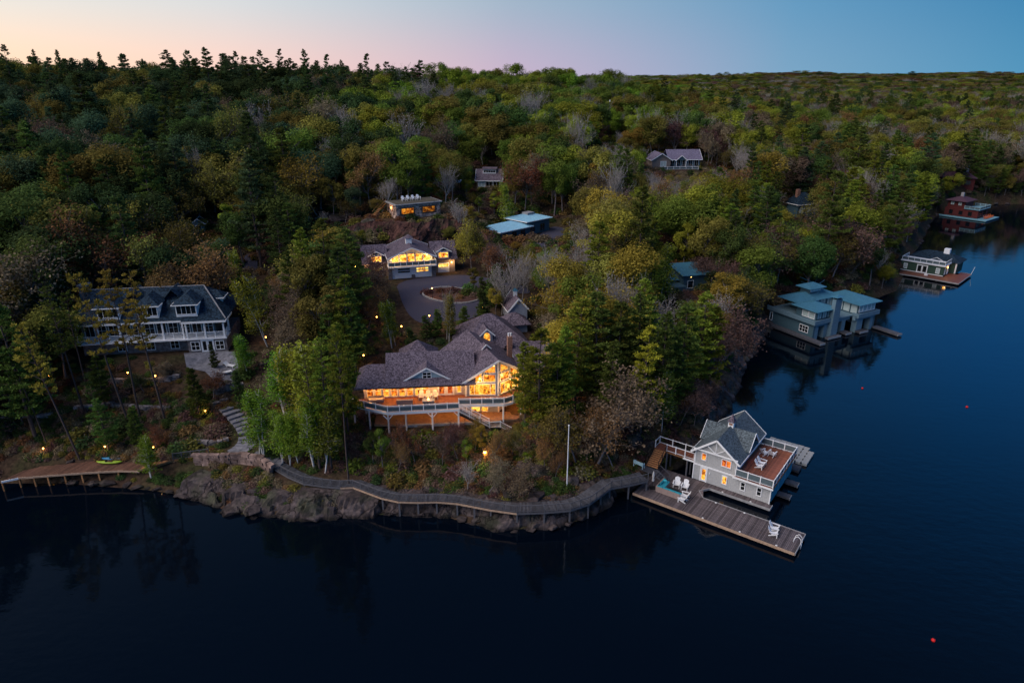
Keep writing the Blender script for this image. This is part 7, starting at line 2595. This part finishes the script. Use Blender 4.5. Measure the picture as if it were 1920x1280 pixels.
def woods():
    rr = random.Random(5)
    cand = []
    y = 74.0
    while y < 4600:
        step = 4.9 if y < 170 else (6.4 if y < 330 else (8.4 if y < 700 else y * .0115))
        half = 1.05 * y + 30
        n = int(2 * half / step)
        for i in range(n):
            cand.append((-half + (i + rr.uniform(.05, .95)) * step, y + rr.uniform(-.48, .48) * step, step))
        y += step
    A = np.array(cand)
    sd = shore_sd(A[:, 0], A[:, 1])
    Z = H(A[:, 0], A[:, 1])
    near_l, far = [], []
    for (x, y, step), s, z in zip(cand, sd, Z):
        if s < (3.0 if y < 150 else 1.4):
            continue
        if any((x - a) ** 2 + (y - b) ** 2 < r * r for a, b, r in NOGO):
            continue
        if y < 200 and any((x - a) ** 2 + (y - b) ** 2 < r * r for a, b, r in KEEP):
            continue
        u, v, d = project(x, y, z + 12)
        if u < -460 or u > 2380:
            continue
        cell = random.Random(int((x + 9000 + 7 * math.sin(y * .05)) // (16 + y * .02)) * 7919 + int((y + 6 * math.sin(x * .07)) // (16 + y * .02)))
        uu, vv = u + rr.uniform(-110, 110), v + rr.uniform(-25, 25)
        kind, col = species(x, y, uu, vv, cell.random if rr.random() < .5 else rr.random)
        lo, hi = HT[kind]
        hgt = rr.uniform(lo, hi) * rr.choice([.75, .9, 1, 1, 1.1, 1.2])
        if v < 190 and u < 720 and kind == 'pine':
            hgt *= rr.uniform(.75, 1.05)
        if y > 700:
            hgt *= 1 + (y - 700) / 9000
        tm, cm, ph, pw, cb = PROTO[kind][0]
        wid = pw * hgt / ph * (1.0 if y < 700 else step / 7.5 * .8)
        if y < 330 and not clear(x, y, z, hgt, wid, cb):
            # where a tall tree would hide a house, a lower one stands
            ok = False
            if kind == 'pine': kind = 'young' if rr.random() < .4 else 'budding'
            tm, cm, ph, pw, cb = PROTO[kind][0]
            for f in (.75, .55, .38, .26, .18):
                h2 = hgt * f
                if h2 > 2.0 and clear(x, y, z, h2, pw * h2 / ph, cb):
                    hgt = h2; ok = True
                    break
            if not ok:
                continue
        (near_l if y < 330 and -90 < u < 2010 else far).append((d, kind, x, y, hgt, col, step))
    near_l.sort(key=lambda t: t[0])
    cnt = {}
    for d, kind, x, y, hgt, col, step in near_l:
        cnt[kind] = cnt.get(kind, 0) + 1
        if cnt[kind] <= MAXKIND[kind]:
            put_tree(kind, x, y, hgt, col, rr.uniform(.9, 1.15) if hgt > 5 else 1.3)
        else:
            far.append((d, kind, x, y, hgt, col, step))
    forest(far, rr)
    print('TRIS', sum(len(me.polygons) * 2 for me in bpy.data.meshes)); print('WOODS near', len(near_l), 'far', len(far), NTREE)


def forest(far, rr, name='forest', label='dense mixed spring forest covering the hills to the horizon'):
    """all the trees too many or too far to pick apart: one object"""
    coll = bpy.data.collections.new(name + '_kinds')
    combos = []
    keys = {}
    used = sorted({(k, c) for _, k, _, _, _, c, _ in far})
    for k, c in used:
        for j in range(2):
            tm, cm, ph, pw, cb = PROTO[k][j % len(PROTO[k])]
            me = cm.copy(); me.materials.clear()
            lc = LEAFCOL[c]
            key = 'leaf_' + c
            if k in ('pine', 'tall_pine', 'spruce'):
                key = 'needle_' + c; lc = (lc[0] * 1.5, lc[1] * 1.35, lc[2] * 1.1)
            if key not in MATS:
                MATS[key] = leaf_mat(key.replace(' ', '_'), lc)
            me.materials.append(MATS[key])
            if len(cm.materials) > 1:
                me.materials.append(cm.materials[1])
            o = bpy.data.objects.new(f'kind_{len(combos):03d}', me)
            coll.objects.link(o)
            keys.setdefault((k, c), []).append((len(combos), ph))
            combos.append(o)
    n = len(far)
    me = bpy.data.meshes.new(name)
    me.vertices.add(n)
    co = np.zeros((n, 3)); idx = np.zeros(n, int); rot = np.zeros((n, 3)); scl = np.zeros((n, 3))
    zs = H(np.array([f[2] for f in far]), np.array([f[3] for f in far]))
    for i, (d, k, x, y, hgt, c, step) in enumerate(far):
        ci, ph = rr.choice(keys[(k, c)])
        co[i] = (x, y, zs[i] - .15); idx[i] = ci; rot[i, 2] = rr.uniform(0, 6.28)
        s = hgt / ph
        wf = 1.12 if y < 700 else step / 7.5
        scl[i] = (s * wf, s * wf, s)
    me.vertices.foreach_set('co', co.ravel())
    a = me.attributes.new('kind_index', 'INT', 'POINT'); a.data.foreach_set('value', idx)
    a = me.attributes.new('turn', 'FLOAT_VECTOR', 'POINT'); a.data.foreach_set('vector', rot.ravel())
    a = me.attributes.new('size', 'FLOAT_VECTOR', 'POINT'); a.data.foreach_set('vector', scl.ravel())
    ob = bpy.data.objects.new(name, me); COL.objects.link(ob)
    tag(ob, label, kind='stuff')
    g = bpy.data.node_groups.new(name + '_scatter', 'GeometryNodeTree')
    g.interface.new_socket('Geometry', in_out='INPUT', socket_type='NodeSocketGeometry')
    g.interface.new_socket('Geometry', in_out='OUTPUT', socket_type='NodeSocketGeometry')
    N, L = g.nodes, g.links
    gi = N.new('NodeGroupInput'); go = N.new('NodeGroupOutput')
    ci = N.new('GeometryNodeCollectionInfo'); ci.inputs['Collection'].default_value = coll
    ci.inputs['Separate Children'].default_value = True; ci.inputs['Reset Children'].default_value = True
    ip = N.new('GeometryNodeInstanceOnPoints'); ip.inputs['Pick Instance'].default_value = True

    def attr(nm, dt):
        q = N.new('GeometryNodeInputNamedAttribute'); q.data_type = dt; q.inputs[0].default_value = nm
        return q.outputs[0]
    L.new(gi.outputs[0], ip.inputs['Points'])
    L.new(ci.outputs[0], ip.inputs['Instance'])
    L.new(attr('kind_index', 'INT'), ip.inputs['Instance Index'])
    L.new(attr('turn', 'FLOAT_VECTOR'), ip.inputs['Rotation'])
    L.new(attr('size', 'FLOAT_VECTOR'), ip.inputs['Scale'])
    L.new(ip.outputs[0], go.inputs[0])
    md = ob.modifiers.new('scatter', 'NODES'); md.node_group = g


woods()


# ------------------------------------------------------------------ undergrowth
def busy(x, y, z):
    if any((x - a) ** 2 + (y - b) ** 2 < (r - 1.5) ** 2 for a, b, r in NOGO): return True
    for a, b in zip(BW_OUT, BW_INN):
        m = (a + b) / 2
        if (m.x - x) ** 2 + (m.y - y) ** 2 < 3.2: return True
    u, v, d = project(x, y, z)
    for a0, b0, a1, b1 in ((345, 655, 450, 730), (425, 762, 500, 880), (735, 512, 1000, 612), (0, 860, 400, 892), (700, 700, 980, 800)):
        if a0 < u < a1 and b0 < v < b1: return True
    return False


def scatter(n, rr, y1, sdmin, zmin):
    """random ground points in view"""
    ys = np.array([70 + (y1 - 70) * rr.random() ** 1.3 for _ in range(n)])
    xs = np.array([rr.uniform(-1, 1) for _ in range(n)]) * (.8 * ys + 8)
    zs = H(xs, ys); sd = shore_sd(xs, ys)
    return [(x, y, z) for x, y, z, s in zip(xs, ys, zs, sd) if s > sdmin and z > zmin and not busy(x, y, z)]


def undergrowth():
    rr = random.Random(21)
    for x, y, z in scatter(900, rr, 125, 3, 1.3)[:260]:
        put_tree('shrub', x, y, rr.uniform(.6, 1.5), rr.choice(['dark green', 'deep green', 'rust brown', 'olive', 'plum brown', 'grey brown', 'mid green']), rr.uniform(.9, 1.5))
    far = [(0, 'shrub', x, y, rr.uniform(.25, .8) * (1 if y < 130 else 2.2), rr.choice(['dark green', 'deep green', 'rust brown', 'olive', 'plum brown', 'grey brown', 'grey brown']), 7.5) for x, y, z in scatter(16000, rr, 330, 2.2, .9) + scatter(5000, rr, 92, 1.2, .5)]
    o = forest(far, rr, 'undergrowth', 'low ferns, saplings and brush covering the slopes between the trees')


undergrowth()
for px, py, c, q in [(800, 552, 'plum brown', 1.1), (825, 548, 'rust brown', .9), (850, 550, 'plum brown', 1.2), (875, 553, 'deep green', 1.3), (890, 558, 'plum brown', 1.1), (862, 562, 'rust brown', 1.0), (830, 560, 'plum brown', .8), (898, 552, 'dark green', 1.5), (880, 545, 'deep green', 1.4)]:
    g = hit(px, py)
    put_tree('shrub', g.x, g.y, q, c, 1.1)
hero('spruce', 905, 566, 4.5, 'dark green', 1.2)
hero('spruce', 920, 575, 5.0, 'deep green', 1.2)
hero('young', 890, 548, 5.0, 'olive', 1.1)
